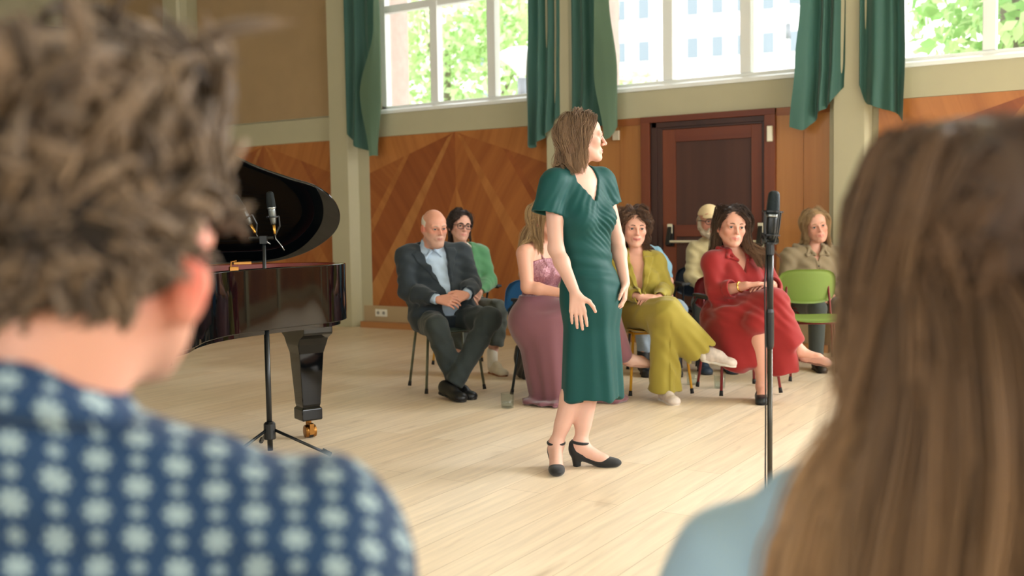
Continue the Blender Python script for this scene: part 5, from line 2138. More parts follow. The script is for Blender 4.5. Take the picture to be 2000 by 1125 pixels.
    for s in 'RL':
        h, kn, an = J['hip' + s], J['kn' + s], J['an' + s]
        T.rc(h, kn, .104, .078, k=.05)
        d = nrm(an - kn)
        T.rc(kn, lerp(kn, an, .5), .078, .068, k=.03)
        cc(T, lerp(kn, an, .3), an + d * .045, .072, .064, k=.03, rd=.006)
    dl = nrm(J['knL'] - J['hipL'])
    T.disp.append(folds(.008, [tuple(dl * 55), tuple(nrm(J['anL'] - J['knL']) * 60), (40, 0, 50), (-20, 40, 60), (70, 10, 10)], 12, 1.5))
    T.slack = .012
    field_obj('trousers', T, .005, mat('dark_trouser_cloth', (38, 48, 48), 0.82, sheen=0.15, noise=.05, nscale=250), root)
    bl = mat('black_leather', (18, 19, 22), 0.4)
    shoe('shoe', (.085, -.235, 0), (.225, -.440, 0), bl, root, w=.047, h=.085, tip=.027)
    shoe('shoe', (-.005, -.345, .035), (.165, -.535, .004), bl, root, w=.047, h=.085, tip=.027)
    chair((-4.301 + .0, 5.857 + .03), 22, 'grey-green shell chair with olive legs under the man in the suit', (96, 112, 104), (92, 94, 74))
    return J


def green_cardigan():
    root = person('seated person with glasses in a green cardigan and white top, behind the suited man', (-4.791, 6.790))
    J = dict(neck=vec(.0, .02, .985), shR=vec(-.140, -.04, .935), shL=vec(.165, .05, .930), elR=vec(-.19, -.06, .72), elL=vec(.225, .02, .710),
             wrR=vec(.02, -.24, .625), wrL=vec(.150, -.17, .635), hipR=vec(-.06, .0, .49), hipL=vec(.095, .03, .485),
             knR=vec(.0, -.42, .495), knL=vec(.285, -.33, .500), anR=vec(.0, -.38, .10), anL=vec(.245, -.34, .11))
    H = Head((-.002, -.01, 1.160), yaw=22, pitch=0, roll=5, s=1.06)
    B = Field()
    head_prims(B, H)
    B.rc(H.p(0, -.022, -.07), J['neck'], .049, .050, k=.03)
    torso_prims(B, J, -.01)
    for s in 'RL':
        arm_prims(B, J, s)
        leg_prims(B, J, s)
    hand_prims(B, J['wrL'], (-.55, -.25, -.8), (-.5, .5, -.6), (0, -.5, .9), s=1.05, curl=(20, 25, 15))
    hand_prims(B, J['wrR'], (.6, -.5, -.5), (.2, .4, -.9), (0, 1, 0), s=1.05, curl=(20, 25, 15))
    body = field_obj('body', B, .0044, SKIN, root, skin_paint(H, srgb(230, 180, 162), lips=srgb(200, 118, 112)[:3], blush=.6))
    eyes(H, body, (60, 44, 34))
    brows(H, body, mat('brow_dark', (48, 34, 28), 0.8), .0028)
    rg = np.random.RandomState(61)
    Pk = grow(H, 200, .150, M=14, part=.006, back=.30, grav=.45, wave=.003, vol=.007, cling=3, seed=62, lift=.3)
    Pk = strands(Pk, 14, (.006, .006, .003), .003, 7)
    cap = scalp_cap(H, .010, vols=[((0, -.055, -.02), (.076, .058, .085)), ((-.070, -.02, -.03), (.014, .03, .05))], cut=False)
    cap.half(H.p(0, .062, .068), H.R[1] * .80 + H.R[2] * -.60, k=.008)
    hair_obj(root, HAIR, cap, (44, 32, 28), [(Pk, lock_radii(Pk, .0017, rg=rg), lock_cols(len(Pk), (34, 26, 23), (72, 54, 46), rg, per=14))])
    # glasses
    gm = mat('dark_spectacle_frame', (20, 20, 22), 0.3)
    g = MB()
    for q in (-1, 1):
        c = H.p(q * .032, .106, -.004)
        pts = [c + 1.12 * (H.R[0] * .0255 * math.copysign(abs(math.cos(a)) ** .7, math.cos(a)) + H.R[2] * .0185 * math.copysign(abs(math.sin(a)) ** .7, math.sin(a))) for a in np.linspace(0, 2 * math.pi, 21)]
        g.tube(pts, .0028, 6)
        g.tube([H.p(q * .057, .102, .004), H.p(q * .078, .06, .004), H.p(q * .083, -.01, .0)], .0024, 6)
    g.tube([H.p(-.008, .108, .0), H.p(.008, .108, .0)], .0026, 6)
    gl = g.build('spectacles', gm, root, smooth=True)
    # top, cardigan
    S, P, up, sd, f, sw, hs, hw = frame(J)
    W = Field()
    torso_prims(W, J, .005)
    W.rc(J['neck'], J['neck'] + vec(0, -.005, .02), .056, .055, k=.02)
    W.rc(H.p(0, -.022, -.07), J['neck'] + vec(0, -.005, .04), .050, .050, k=.004, op='-')
    field_obj('top', W, .006, mat('white_cotton', (228, 222, 214), 0.85), root)
    G = Field()
    torso_prims(G, J, .022, k=.05, waist=.88)
    for s in 'RL':
        sh, el, wr = J['sh' + s], J['el' + s], J['wr' + s]
        G.rc(sh, el, .062, .058, k=.035)
        d = nrm(wr - el)
        G.rc(el, lerp(el, wr, .5), .060, .052, k=.03)
        cc(G, lerp(el, wr, .4), wr - d * .005, .053, .040, k=.02, rd=.006)
        cc(G, wr - d * .04, wr + d * .01, .034, .034, k=.004, op='-')
    wedge_cut(G, J, .26, .24, .2, f0=.0, maxw=.062)
    G.rc(H.p(0, -.022, -.07), J['neck'] + vec(0, -.01, .03), .058, .062, k=.006, op='-')
    G.disp.append(folds(.007, [tuple(nrm(J['elL'] - J['shL']) * 80), tuple(nrm(J['wrL'] - J['elL']) * 90), (50, 0, 60), (-30, 30, 70)], 4, 1.5))
    G.slack = .01
    field_obj('cardigan', G, .0055, mat('green_knit', (82, 140, 98), 0.92, sheen=0.4, bump=0.25, bscale=350), root)
    T = Field()
    torso_prims(T, J, .002, trap=False)
    T.half(P + vec(0, 0, .14), (0, 0, 1))
    for s in 'RL':
        h, kn, an = J['hip' + s], J['kn' + s], J['an' + s]
        T.rc(h, kn, .100, .080, k=.05)
        T.rc(kn, lerp(kn, an, .4), .080, .078, k=.03)
        cc(T, lerp(kn, an, .2), lerp(kn, an, .70), .080, .078, k=.03, rd=.006)
    T.disp.append(folds(.007, [(60, 0, 40), (20, 30, 70), (80, 0, -20)], 2, 1.5))
    T.slack = .01
    field_obj('trousers', T, .0055, mat('charcoal_trousers', (62, 68, 64), 0.85, sheen=0.2), root)
    for s, he, to in (('L', vec(.225, -.285, 0), vec(.345, -.485, 0)), ('R', vec(-.01, -.32, 0), vec(.02, -.56, 0))):
        an = J['an' + s]
        K = Field()
        K.rc(an + vec(0, 0, .065), an - vec(0, 0, .03), .042, .041)
        field_obj('sock', K, .005, mat('white_sock', (226, 218, 204), 0.9, bump=0.2, bscale=300), root)
        so = shoe('trainer', he, to, mat('cream_trainer', (214, 202, 180), 0.55), root, w=.045, h=.10, tip=.028, sole_m=mat('gum_sole', (150, 96, 60), 0.6))
    chair((-4.80, 6.83), 20, 'shell chair with yellow legs under the person in the green cardigan', (150, 120, 60), (214, 160, 50), arms=(24, 30, 34))


def mauve_dress():
    root = person('seated blonde woman in a mauve sequinned evening dress, half hidden behind the singer', (-3.482, 5.785))
    J = dict(neck=vec(.025, .03, 1.045), shR=vec(-.080, -.12, .985), shL=vec(.135, .16, .985), elR=vec(-.060, -.155, .768), elL=vec(.24, .10, .80),
             wrR=vec(.168, -.215, .728), wrL=vec(.30, -.06, .735), hipR=vec(-.030, -.08, .55), hipL=vec(.060, .10, .55),
             knR=vec(.440, -.12, .600), knL=vec(.430, .10, .50), anR=vec(.570, -.04, .300), anL=vec(.40, .10, .10))
    H = Head((.070, .0, 1.195), yaw=62, pitch=0, roll=0, s=1.05)
    B = Field()
    head_prims(B, H)
    B.rc(H.p(0, -.022, -.07), J['neck'], .048, .048, k=.03)
    torso_prims(B, J, -.004, dep=.95, bust=.05)
    for s in 'RL':
        arm_prims(B, J, s, r=(.050, .041, .036, .026))
        leg_prims(B, J, s, fwd=(1, 0, 0))
    hand_prims(B, J['wrR'], (.95, .1, -.15), (0, .2, -1), (0, 1, 0), curl=(15, 20, 12))
    hand_prims(B, J['wrL'], (.8, -.3, -.3), (0, .2, -1), (0, -1, 0), curl=(15, 20, 12))
    foot_prims(B, (.570, -.04, .300), (.585, -.035, .235), (.735, -.02, .235))
    body = field_obj('body', B, .0042, SKIN, root, skin_paint(H, srgb(226, 172, 150), lips=srgb(190, 96, 96)[:3]))
    eyes(H, body, (80, 90, 96))
    brows(H, body, mat('brow_blonde', (150, 116, 84), 0.8), .002)
    S, P, up, sd, f, sw, hs, hw = frame(J)
    # sequinned bodice
    k = NT('mauve_sequins')
    vo = k.n('ShaderNodeTexVoronoi')
    vo.inputs['Scale'].default_value = 130
    tc = k.n('ShaderNodeTexCoord')
    k.l(tc.outputs['Object'], vo.inputs['Vector'])
    c = k.mix(k.math('MULTIPLY', vo.outputs['Color'], 0.6), srgb(124, 72, 84), srgb(190, 146, 154))
    k.l(c, k.b.inputs['Base Color'])
    k.b.inputs['Metallic'].default_value = 0.35
    k.b.inputs['Roughness'].default_value = 0.35
    bp = k.n('ShaderNodeBump')
    bp.inputs['Strength'].default_value = 0.8
    bp.inputs['Distance'].default_value = 0.003
    k.l(vo.outputs['Distance'], bp.inputs['Height'])
    k.l(bp.outputs[0], k.b.inputs['Normal'])
    G = Field()
    torso_prims(G, J, .006, dep=.97, bust=.053, trap=False)
    G.half(S - up * .085, up * 1.0 - f * .55, k=.004)
    G.half(P + vec(0, 0, .12), (0, 0, -1))
    dm = mat('mauve_chiffon', (122, 78, 86), 0.7, sheen=0.35, spec=0.25)
    for q in (-1, 1):
        G.rc(S - up * .09 + f * .115 + sd * q * .07, S + up * .045 + f * .02 + sd * q * .075, .007, .006, k=.01)
        G.rc(S + up * .045 + f * .02 + sd * q * .075, S - up * .09 - f * .09 + sd * q * .055, .006, .006, k=.01)
    field_obj('bodice', G, .0045, k.m, root)
    # skirt falling from lap and chair to the floor
    K = Field()
    torso_prims(K, J, .022, hip=.07, dep=1.05, trap=False, k=.06)
    K.half(P + vec(0, 0, .155), (0, 0, 1))
    K.rc(J['hipR'] + vec(-.02, 0, .0), J['knR'], .125, .088, k=.06)
    K.rc(J['hipL'], J['knL'], .12, .09, k=.06)
    K.ell((-.055, .0, .52), (.125, .20, .14), k=.06)
    cc(K, (.075, -.05, .60), (.160, -.04, .045), .20, .20, k=.07, u=(1, 0, 0), fl=((1.10, 1.0), (1.05, .95)), rd=.03)
    cc(K, (.39, -.02, .56), (.40, -.03, .05), .10, .115, k=.06, u=(1, 0, 0), fl=(1, 1.15), rd=.02)
    K.rc(J['knR'], lerp(J['knR'], J['anR'], .97), .088, .062, k=.05)
    K.ell((.10, -.12, .02), (.20, .17, .022), k=.02)
    K.ell((.46, -.08, .02), (.13, .12, .028), k=.03)
    K.half((0, 0, .001), (0, 0, -1), k=.002)

    def drape(Q, d):
        th = np.arctan2(Q[:, 1] + .04, Q[:, 0] - .2)
        m = np.clip((.62 - Q[:, 2]) / .4, 0, 1)
        d = d + m * (.007 * np.sin(th * 7 + Q[:, 2] * 2) + .003 * np.sin(th * 17 + 4 * Q[:, 2]))
        fl = np.clip((.07 - Q[:, 2]) / .05, 0, 1)
        return d + fl * .005 * np.sin(Q[:, 0] * 45 + 2 * np.sin(Q[:, 1] * 30))
    K.disp.append(drape)
    K.slack = .02
    field_obj('skirt', K, .006, dm, root)
    shoe('shoe', (.575, -.045, .232), (.745, -.03, .215), mat('beige_pump', (206, 166, 148), 0.45), root, w=.036, h=.07, tip=.018, sole_m=mat('beige_sole', (170, 130, 112), .6))
    rg = np.random.RandomState(8)
    blocks = [(J['shR'], J['shL'], .060), (J['neck'], lerp(J['neck'], J['shR'], .6), .055)]
    Pk = grow(H, 220, .36, M=18, part=0, back=.7, grav=.5, wave=.005, wlen=.16, vol=.007, cling=3, seed=3, blocks=blocks)
    Pk = strands(Pk, 16, (.006, .008, .003), .003, 2)
    cap = scalp_cap(H, .010, vols=[((0, -.06, -.03), (.078, .06, .10)), ((0, -.065, -.11), (.07, .045, .08))], cut=False)
    cap.half(H.p(0, .062, .072), H.R[1] * .80 + H.R[2] * -.60, k=.008)
    hair_obj(root, HAIR, cap, (168, 134, 92), [(Pk, lock_radii(Pk, .0016, rg=rg), lock_cols(len(Pk), (140, 106, 70), (206, 174, 128), rg, per=16))])
    chair((-3.482 + .02, 5.785 + .21), 40, 'blue shell chair with dark legs and black armrests under the woman in mauve', (46, 104, 152), (30, 40, 44), arms=(30, 40, 44))


def yellow_suit():
    root = person('smiling curly-haired seated woman in a chartreuse trouser suit and pale trainers', (-3.014, 6.378))
    J = dict(neck=vec(-.010, .03, .965), shR=vec(-.150, .0, .898), shL=vec(.120, .0, .898), elR=vec(-.170, -.05, .715), elL=vec(.172, -.05, .715),
             wrR=vec(-.030, -.265, .680), wrL=vec(.100, -.250, .672), hipR=vec(-.085, .0, .53), hipL=vec(.085, .0, .525),
             knR=vec(.118, -.41, .605), knL=vec(.115, -.37, .480), anR=vec(.350, -.40, .325), anL=vec(.120, -.33, .12))
    H = Head((-.032, -.01, 1.135), yaw=4, pitch=3, roll=2, s=1.10)
    B = Field()
    head_prims(B, H, smile=1.0)
    B.rc(H.p(0, -.022, -.07), J['neck'], .047, .048, k=.03)
    torso_prims(B, J, -.004, bust=.048)
    for s in 'RL':
        arm_prims(B, J, s)
        leg_prims(B, J, s)
    hand_prims(B, J['wrR'], (.92, -.22, -.05), (.1, .3, -1), (0, .9, .4), s=.98, curl=(18, 25, 15), spread=.6)
    hand_prims(B, J['wrL'], (-.90, -.25, .02), (-.1, .3, -1), (0, .9, .4), s=.98, curl=(20, 28, 18), spread=.6)
    body = field_obj('body', B, .0042, SKIN, root, skin_paint(H, srgb(232, 180, 160), lips=srgb(150, 46, 50)[:3], blush=.6))
    eyes(H, body, (66, 52, 40))
    brows(H, body, mat('brow_dark', (48, 34, 28), 0.8), .0022)
    S, P, up, sd, f, sw, hs, hw = frame(J)
    ym = mat('chartreuse_suiting', (154, 139, 54), 0.75, sheen=0.2, spec=0.3)
    K = Field()
    torso_prims(K, J, .016, bust=.054, waist=.84, hip=.065, dep=1.04, k=.045)
    for q in 'RL':
        K.sph(J['sh' + q] + vec(0, 0, .006), .056, k=.03)
    for s in 'RL':
        sh, el, wr = J['sh' + s], J['el' + s], J['wr' + s]
        K.rc(sh, el, .058, .054, k=.03)
        d = nrm(wr - el)
        K.rc(el, lerp(el, wr, .4), .054, .050, k=.025)
        cc(K, lerp(el, wr, .3), wr - d * .0, .050, .042, k=.025, rd=.005)
        cc(K, wr - d * .05, wr + d * .02, .036, .036, k=.004, op='-')
    K.ell(lerp(J['hipR'], J['knR'], .12) + vec(-.03, .03, .03), (.09, .12, .09), k=.05)
    K.ell(lerp(J['hipL'], J['knL'], .12) + vec(.03, .03, .03), (.09, .12, .09), k=.05)
    sub = Field()
    sub.p = list(K.p)
    trim_band(K, J, sub, .25, .17, -.215, .04, (.010, .066), .014, u0=-.0, lean=-.03, k=.001)
    wedge_cut(K, J, .25, .17, .2, f0=.0, lean=-.03, maxw=.044)
    K.rc(H.p(0, -.03, -.07), J['neck'] + vec(0, -.01, .03), .052, .058, k=.006, op='-')
    K.disp.append(folds(.007, [tuple(nrm(J['el' + s] - J['sh' + s]) * 85) for s in 'RL'] + [tuple(nrm(J['wr' + s] - J['el' + s]) * 95) for s in 'RL'] + [(60, 0, 60), (-60, 0, 60)], 21, 1.5))
    K.slack = .012
    jk = field_obj('blazer', K, .0048, ym, root)
    MB().lathe([(.010, -.004), (.010, .004), (.0005, .006)], lerp(S, P, .66) + f * .125, 12, tuple(f)).build('button', mat('dark_olive_button', (92, 86, 36), 0.4), jk)
    # wide trousers, right leg over left
    T = Field()
    torso_prims(T, J, .006, trap=False, hip=.065)
    T.half(P + vec(0, 0, .14), (0, 0, 1))
    T.rc(J['hipR'], J['knR'], .105, .088, k=.05)
    T.rc(J['hipL'], J['knL'], .102, .084, k=.05)
    d = nrm(J['anR'] - J['knR'])
    cc(T, J['knR'] + d * -.02, J['anR'] + d * .01, .086, .090, k=.05, rd=.008, u=(0, 1, 0), fl=((1, 1), (.75, 1.32)))
    cc(T, J['anR'] - d * .10, J['anR'] + d * .03, .05, .082, k=.006, op='-', u=(0, 1, 0), fl=(.75, 1.32))
    d = nrm(J['anL'] - J['knL'])
    cc(T, J['knL'] + d * .0, vec(.120, -.325, .068), .084, .098, k=.05, rd=.008, fl=((1, 1), (1.12, 1.0)))

    def pleat(Q, dd):
        m = np.clip((.60 - Q[:, 2]) / .2, 0, 1)
        return dd + m * .004 * np.sin((Q[:, 0] + .75 * np.clip(Q[:, 2] - .3, -.1, .4) * (Q[:, 0] > .14)) * 62 + 2 * np.sin(Q[:, 1] * 30)) + .003 * np.sin(Q @ vec(40, 55, 50) + 1.5 * np.sin(Q @ vec(20, -14, 11)))
    T.disp.append(pleat)
    T.slack = .012
    field_obj('trousers', T, .005, ym, root)
    tm = mat('pale_trainer', (206, 192, 182), 0.6, noise=.12, nscale=40)
    sm = mat('white_sole', (214, 208, 198), 0.6)
    shoe('trainer', (.105, -.275, 0), (.165, -.52, 0), tm, root, w=.043, h=.088, tip=.030, sole_m=sm)
    shoe('trainer', (.350, -.385, .268), (.555, -.475, .235), tm, root, w=.043, h=.088, tip=.030, sole_m=sm)
    F = Field()
    F.rc((.325, -.395, .35), (.372, -.40, .30), .036, .036)
    field_obj('sock', F, .005, mat('white_sock', (226, 218, 204), 0.9, bump=0.2, bscale=300), root)
    # curly brown hair to the shoulders
    rg = np.random.RandomState(12)
    blocks = [(J['shR'], J['shL'], .064), (J['neck'], lerp(J['neck'], J['shR'], .6), .055), (J['neck'], lerp(J['neck'], J['shL'], .6), .055)]
    Pk = grow(H, 330, .27, M=24, part=-.012, back=.25, grav=.5, wave=.010, wlen=.065, vol=.010, cling=2, seed=6, blocks=blocks, lift=.45)
    Pk = strands(Pk, 12, (.006, .006, .003), .003, 3)
    cap = scalp_cap(H, .012, vols=[((0, -.06, -.03), (.082, .055, .095)), ((-.072, -.03, -.03), (.024, .04, .075)), ((.072, -.03, -.03), (.024, .04, .075))], cut=False)
    cap.half(H.p(0, .060, .070), H.R[1] * .85 + H.R[2] * -.53, k=.008)
    hair_obj(root, HAIR, cap, (78, 56, 44), [(Pk, lock_radii(Pk, .0017, rg=rg), lock_cols(len(Pk), (58, 40, 32), (128, 94, 70), rg, per=12))])
    chair((-3.014 + .07, 6.378 + .065), 8, 'yellow shell chair under the woman in the chartreuse suit', (206, 170, 70), (222, 166, 44))


def light_blue():
    root = person('person in a light blue puff-sleeved top and jeans, mostly hidden behind the woman in chartreuse', (-3.478, 7.505))
    J = dict(neck=vec(-.130, .0, .965), shR=vec(-.250, .0, .905), shL=vec(.075, .0, .905), elR=vec(-.27, -.02, .68), elL=vec(.165, -.03, .690),
             wrR=vec(-.14, -.2, .60), wrL=vec(.135, -.20, .615), hipR=vec(-.12, .0, .49), hipL=vec(.060, .0, .49),
             knR=vec(-.09, -.41, .49), knL=vec(.180, -.40, .50), anR=vec(-.08, -.38, .10), anL=vec(.165, -.38, .10))
    H = Head((-.225, -.03, 1.150), yaw=10, pitch=3, roll=-10, s=1.08)
    B = Field()
    head_prims(B, H)
    B.rc(H.p(0, -.022, -.07), J['neck'], .048, .050, k=.03)
    torso_prims(B, J, -.004)
    for s in 'RL':
        arm_prims(B, J, s)
        leg_prims(B, J, s)
    hand_prims(B, J['wrL'], (-.1, -.9, -.3), (0, -.3, -1), (-1, 0, 0), curl=(20, 25, 15))
    hand_prims(B, J['wrR'], (.5, -.7, -.2), (0, -.3, -1), (1, 0, 0), curl=(20, 25, 15))
    body = field_obj('body', B, .005, SKIN, root, skin_paint(H, srgb(228, 176, 156)))
    eyes(H, body)
    brows(H, body, mat('brow_dark', (48, 34, 28), 0.8), .0022)
    G = Field()
    torso_prims(G, J, .014, bust=.05)
    for s in 'RL':
        sh, el = J['sh' + s], J['el' + s]
        G.rc(sh, lerp(sh, el, .45), .060, .072, k=.03)
        G.rc(lerp(sh, el, .45), lerp(sh, el, .78), .074, .056, k=.03)
    G.rc(H.p(0, -.022, -.07), J['neck'] + vec(0, -.01, .02), .052, .06, k=.006, op='-')
    G.disp.append(folds(.007, [(70, 0, 30), (60, 30, 60), (90, 0, -30)], 8, 1.4))
    G.slack = .01
    field_obj('top', G, .006, mat('light_blue_cotton', (126, 168, 190), 0.8, sheen=0.1), root)
    T = Field()
    torso_prims(T, J, .002, trap=False)
    T.half(lerp(J['hipR'], J['hipL'], .5) + vec(0, 0, .13), (0, 0, 1))
    for s in 'RL':
        h, kn, an = J['hip' + s], J['kn' + s], J['an' + s]
        T.rc(h, kn, .090, .068, k=.05)
        T.rc(kn, an + vec(0, 0, .10), .068, .052, k=.03)
    T.disp.append(folds(.005, [(60, 20, 40), (10, 60, 60)], 3))
    T.slack = .01
    field_obj('jeans', T, .006, mat('light_denim', (150, 168, 186), 0.85, noise=.08, nscale=60), root)
    bm = mat('black_boot_leather', (22, 26, 32), 0.45)
    for s, he, to in (('R', vec(-.08, -.35, 0), vec(-.075, -.56, 0)), ('L', vec(.165, -.35, 0), vec(.15, -.58, 0))):
        bo = shoe('boot', he, to, bm, root, w=.042, h=.10, tip=.028)
        F = Field()
        F.rc(J['an' + s] + vec(0, .01, .12), J['an' + s] + vec(0, 0, -.04), .052, .050)
        field_obj('boot_shaft', F, .006, bm, bo)
    rg = np.random.RandomState(14)
    Pk = grow(H, 200, .22, M=14, part=.0, back=.4, grav=.5, wave=.004, vol=.008, cling=3, seed=16)
    Pk = strands(Pk, 10, (.006, .007, .003), .003, 4)
    cap = scalp_cap(H, .010, vols=[((0, -.06, -.03), (.076, .055, .085))], cut=False)
    cap.half(H.p(0, .062, .072), H.R[1] * .80 + H.R[2] * -.60, k=.008)
    hair_obj(root, HAIR, cap, (96, 66, 46), [(Pk, lock_radii(Pk, .0018, rg=rg), lock_cols(len(Pk), (82, 56, 40), (134, 96, 68), rg, per=10))])
    chair((-3.478, 7.53), 5, 'dark shell chair with black armrests under the person in light blue', (40, 52, 60), (30, 36, 40), arms=(30, 36, 40))


def capped_man():
    root = person('bearded man in a beige cap, glasses and cream sweater behind the woman in red', (-3.090, 7.893))
    J = dict(neck=vec(.005, .03, 1.000), shR=vec(-.135, .0, .935), shL=vec(.160, .0, .935), elR=vec(-.165, -.03, .71), elL=vec(.20, -.02, .71),
             wrR=vec(-.07, -.22, .61), wrL=vec(.06, -.22, .61), hipR=vec(-.07, .0, .49), hipL=vec(.10, .0, .49),
             knR=vec(-.15, -.41, .50), knL=vec(.08, -.41, .50), anR=vec(-.15, -.39, .10), anL=vec(.05, -.39, .10))
    H = Head((-.015, -.01, 1.168), yaw=6, pitch=2, roll=2, s=1.10)
    B = Field()
    head_prims(B, H, jaw=1.08, nose=1.4)
    B.rc(H.p(0, -.022, -.07), J['neck'], .055, .056, k=.03)
    torso_prims(B, J, -.006)
    for s in 'RL':
        arm_prims(B, J, s)
        leg_prims(B, J, s)
        hand_prims(B, J['wr' + s], (.3 if s == 'R' else -.3, -.9, -.15), (0, -.2, -1), (1 if s == 'R' else -1, 0, 0), s=1.05, curl=(20, 25, 15))
    body = field_obj('body', B, .0048, SKIN, root, skin_paint(H, srgb(214, 156, 132), blush=.8))
    eyes(H, body)
    brows(H, body, mat('brow_grey', (170, 146, 128), 0.8), .0026)
    # cap
    c = mat('beige_cap_cotton', (226, 202, 158), 0.85)
    F = Field()
    F.ell(H.p(0, -.010, .035), np.array((.082, .102, .090)) * H.s, H.R, k=.01)
    F.half(H.p(0, 0, .040), -H.R[2], k=.004)
    F.fn((lambda Q: np.maximum(np.maximum(np.sqrt(((H.loc(Q)[:, 0]) / .07) ** 2 + ((H.loc(Q)[:, 1] - .085) / .075) ** 2) - 1, 0) * .07, 0) + np.abs(H.loc(Q)[:, 2] - .047 + .25 * np.maximum(H.loc(Q)[:, 1] - .09, 0) + 4 * H.loc(Q)[:, 0] ** 2) - .0045), H.p(0, .09, .03) - .13, H.p(0, .09, .03) + .13, '+', .008)
    field_obj('cap', F, .0045, c, root)
    # grey hair below the cap, beard
    F = Field()
    F.ell(H.p(0, -.03, .0), np.array((.084, .085, .07)) * H.s, H.R, k=.01)
    F.half(H.p(0, .012, 0), H.R[1], k=.01)
    F.half(H.p(0, 0, .045), H.R[2], k=.01)
    for q in (-1, 1):
        F.ell(H.p(q * .072, .008, -.03), np.array((.018, .022, .045)) * H.s, H.R, k=.02)
    rg = np.random.RandomState(2)
    F.disp.append(folds(.003, rg.normal(0, 260, (4, 3)), 3))
    gm = mat('grey_hair', (176, 160, 138), 0.85)
    field_obj('hair', F, .0045, gm, root)
    F = Field()
    for q in (-1, 1):
        F.chain([H.p(q * .068, .01, -.045), H.p(q * .052, .05, -.085), H.p(0, .092, -.112)], [.020 * H.s] * 3, k=.02)
        F.chain([H.p(0, .108, -.052), H.p(q * .026, .095, -.060), H.p(q * .036, .08, -.085)], [.008 * H.s, .008 * H.s, .012 * H.s], k=.01)
    F.ell(H.p(0, .075, -.112), np.array((.040, .034, .026)) * H.s, H.R, k=.02)
    F.disp.append(folds(.003, rg.normal(0, 260, (4, 3)), 5))
    field_obj('beard', F, .0045, gm, root)
    g = MB()
    for q in (-1, 1):
        cpt = H.p(q * .033, .107, -.004)
        pts = [cpt + 1.1 * (H.R[0] * .026 * math.cos(a) + H.R[2] * .02 * math.sin(a)) for a in np.linspace(0, 2 * math.pi, 21)]
        g.tube(pts, .003, 6)
        g.tube([H.p(q * .058, .102, .0), H.p(q * .08, .06, .004), H.p(q * .086, -.01, .0)], .003, 6)
    g.tube([H.p(-.008, .110, .0), H.p(.008, .110, .0)], .003, 6)
    g.build('spectacles', mat('dark_spectacle_frame', (20, 20, 22), 0.3), root, smooth=True)
    G = Field()
    torso_prims(G, J, .016, waist=.88, belly=.02)
    G.rc(J['neck'] - vec(0, 0, .02), J['neck'] + vec(0, -.005, .018), .064, .062, k=.02)
    for s in 'RL':
        sh, el, wr = J['sh' + s], J['el' + s], J['wr' + s]
        G.rc(sh, el, .062, .056, k=.03)
        G.rc(el, wr, .056, .040, k=.03)
    G.rc(H.p(0, -.022, -.07), J['neck'] + vec(0, -.005, .04), .056, .058, k=.004, op='-')
    G.disp.append(folds(.006, [(60, 0, 60), (30, 0, 90), (70, 30, 30)], 6, 1.5))
    G.slack = .01
    field_obj('sweater', G, .006, mat('cream_knit', (186, 172, 130), 0.92, sheen=0.3, bump=0.2, bscale=300), root)
    T = Field()
    torso_prims(T, J, .002, trap=False)
    T.half(lerp(J['hipR'], J['hipL'], .5) + vec(0, 0, .13), (0, 0, 1))
    for s in 'RL':
        h, kn, an = J['hip' + s], J['kn' + s], J['an' + s]
        T.rc(h, kn, .092, .070, k=.05)
        T.rc(kn, an + vec(0, 0, .03), .070, .056, k=.03)
    field_obj('trousers', T, .007, mat('charcoal_trousers', (62, 68, 64), 0.85, sheen=0.2), root)
    for s, x in (('R', -.15), ('L', .05)):
        shoe('shoe', (x, -.35, 0), (x + .01, -.60, 0), mat('dark_blue_shoe', (40, 56, 76), 0.5), root, w=.046, h=.09, tip=.028)
    chair((-3.090, 7.92), 12, 'navy shell chair with armrests under the man in the cap', (34, 48, 66), (28, 44, 60), arms=(28, 44, 60))


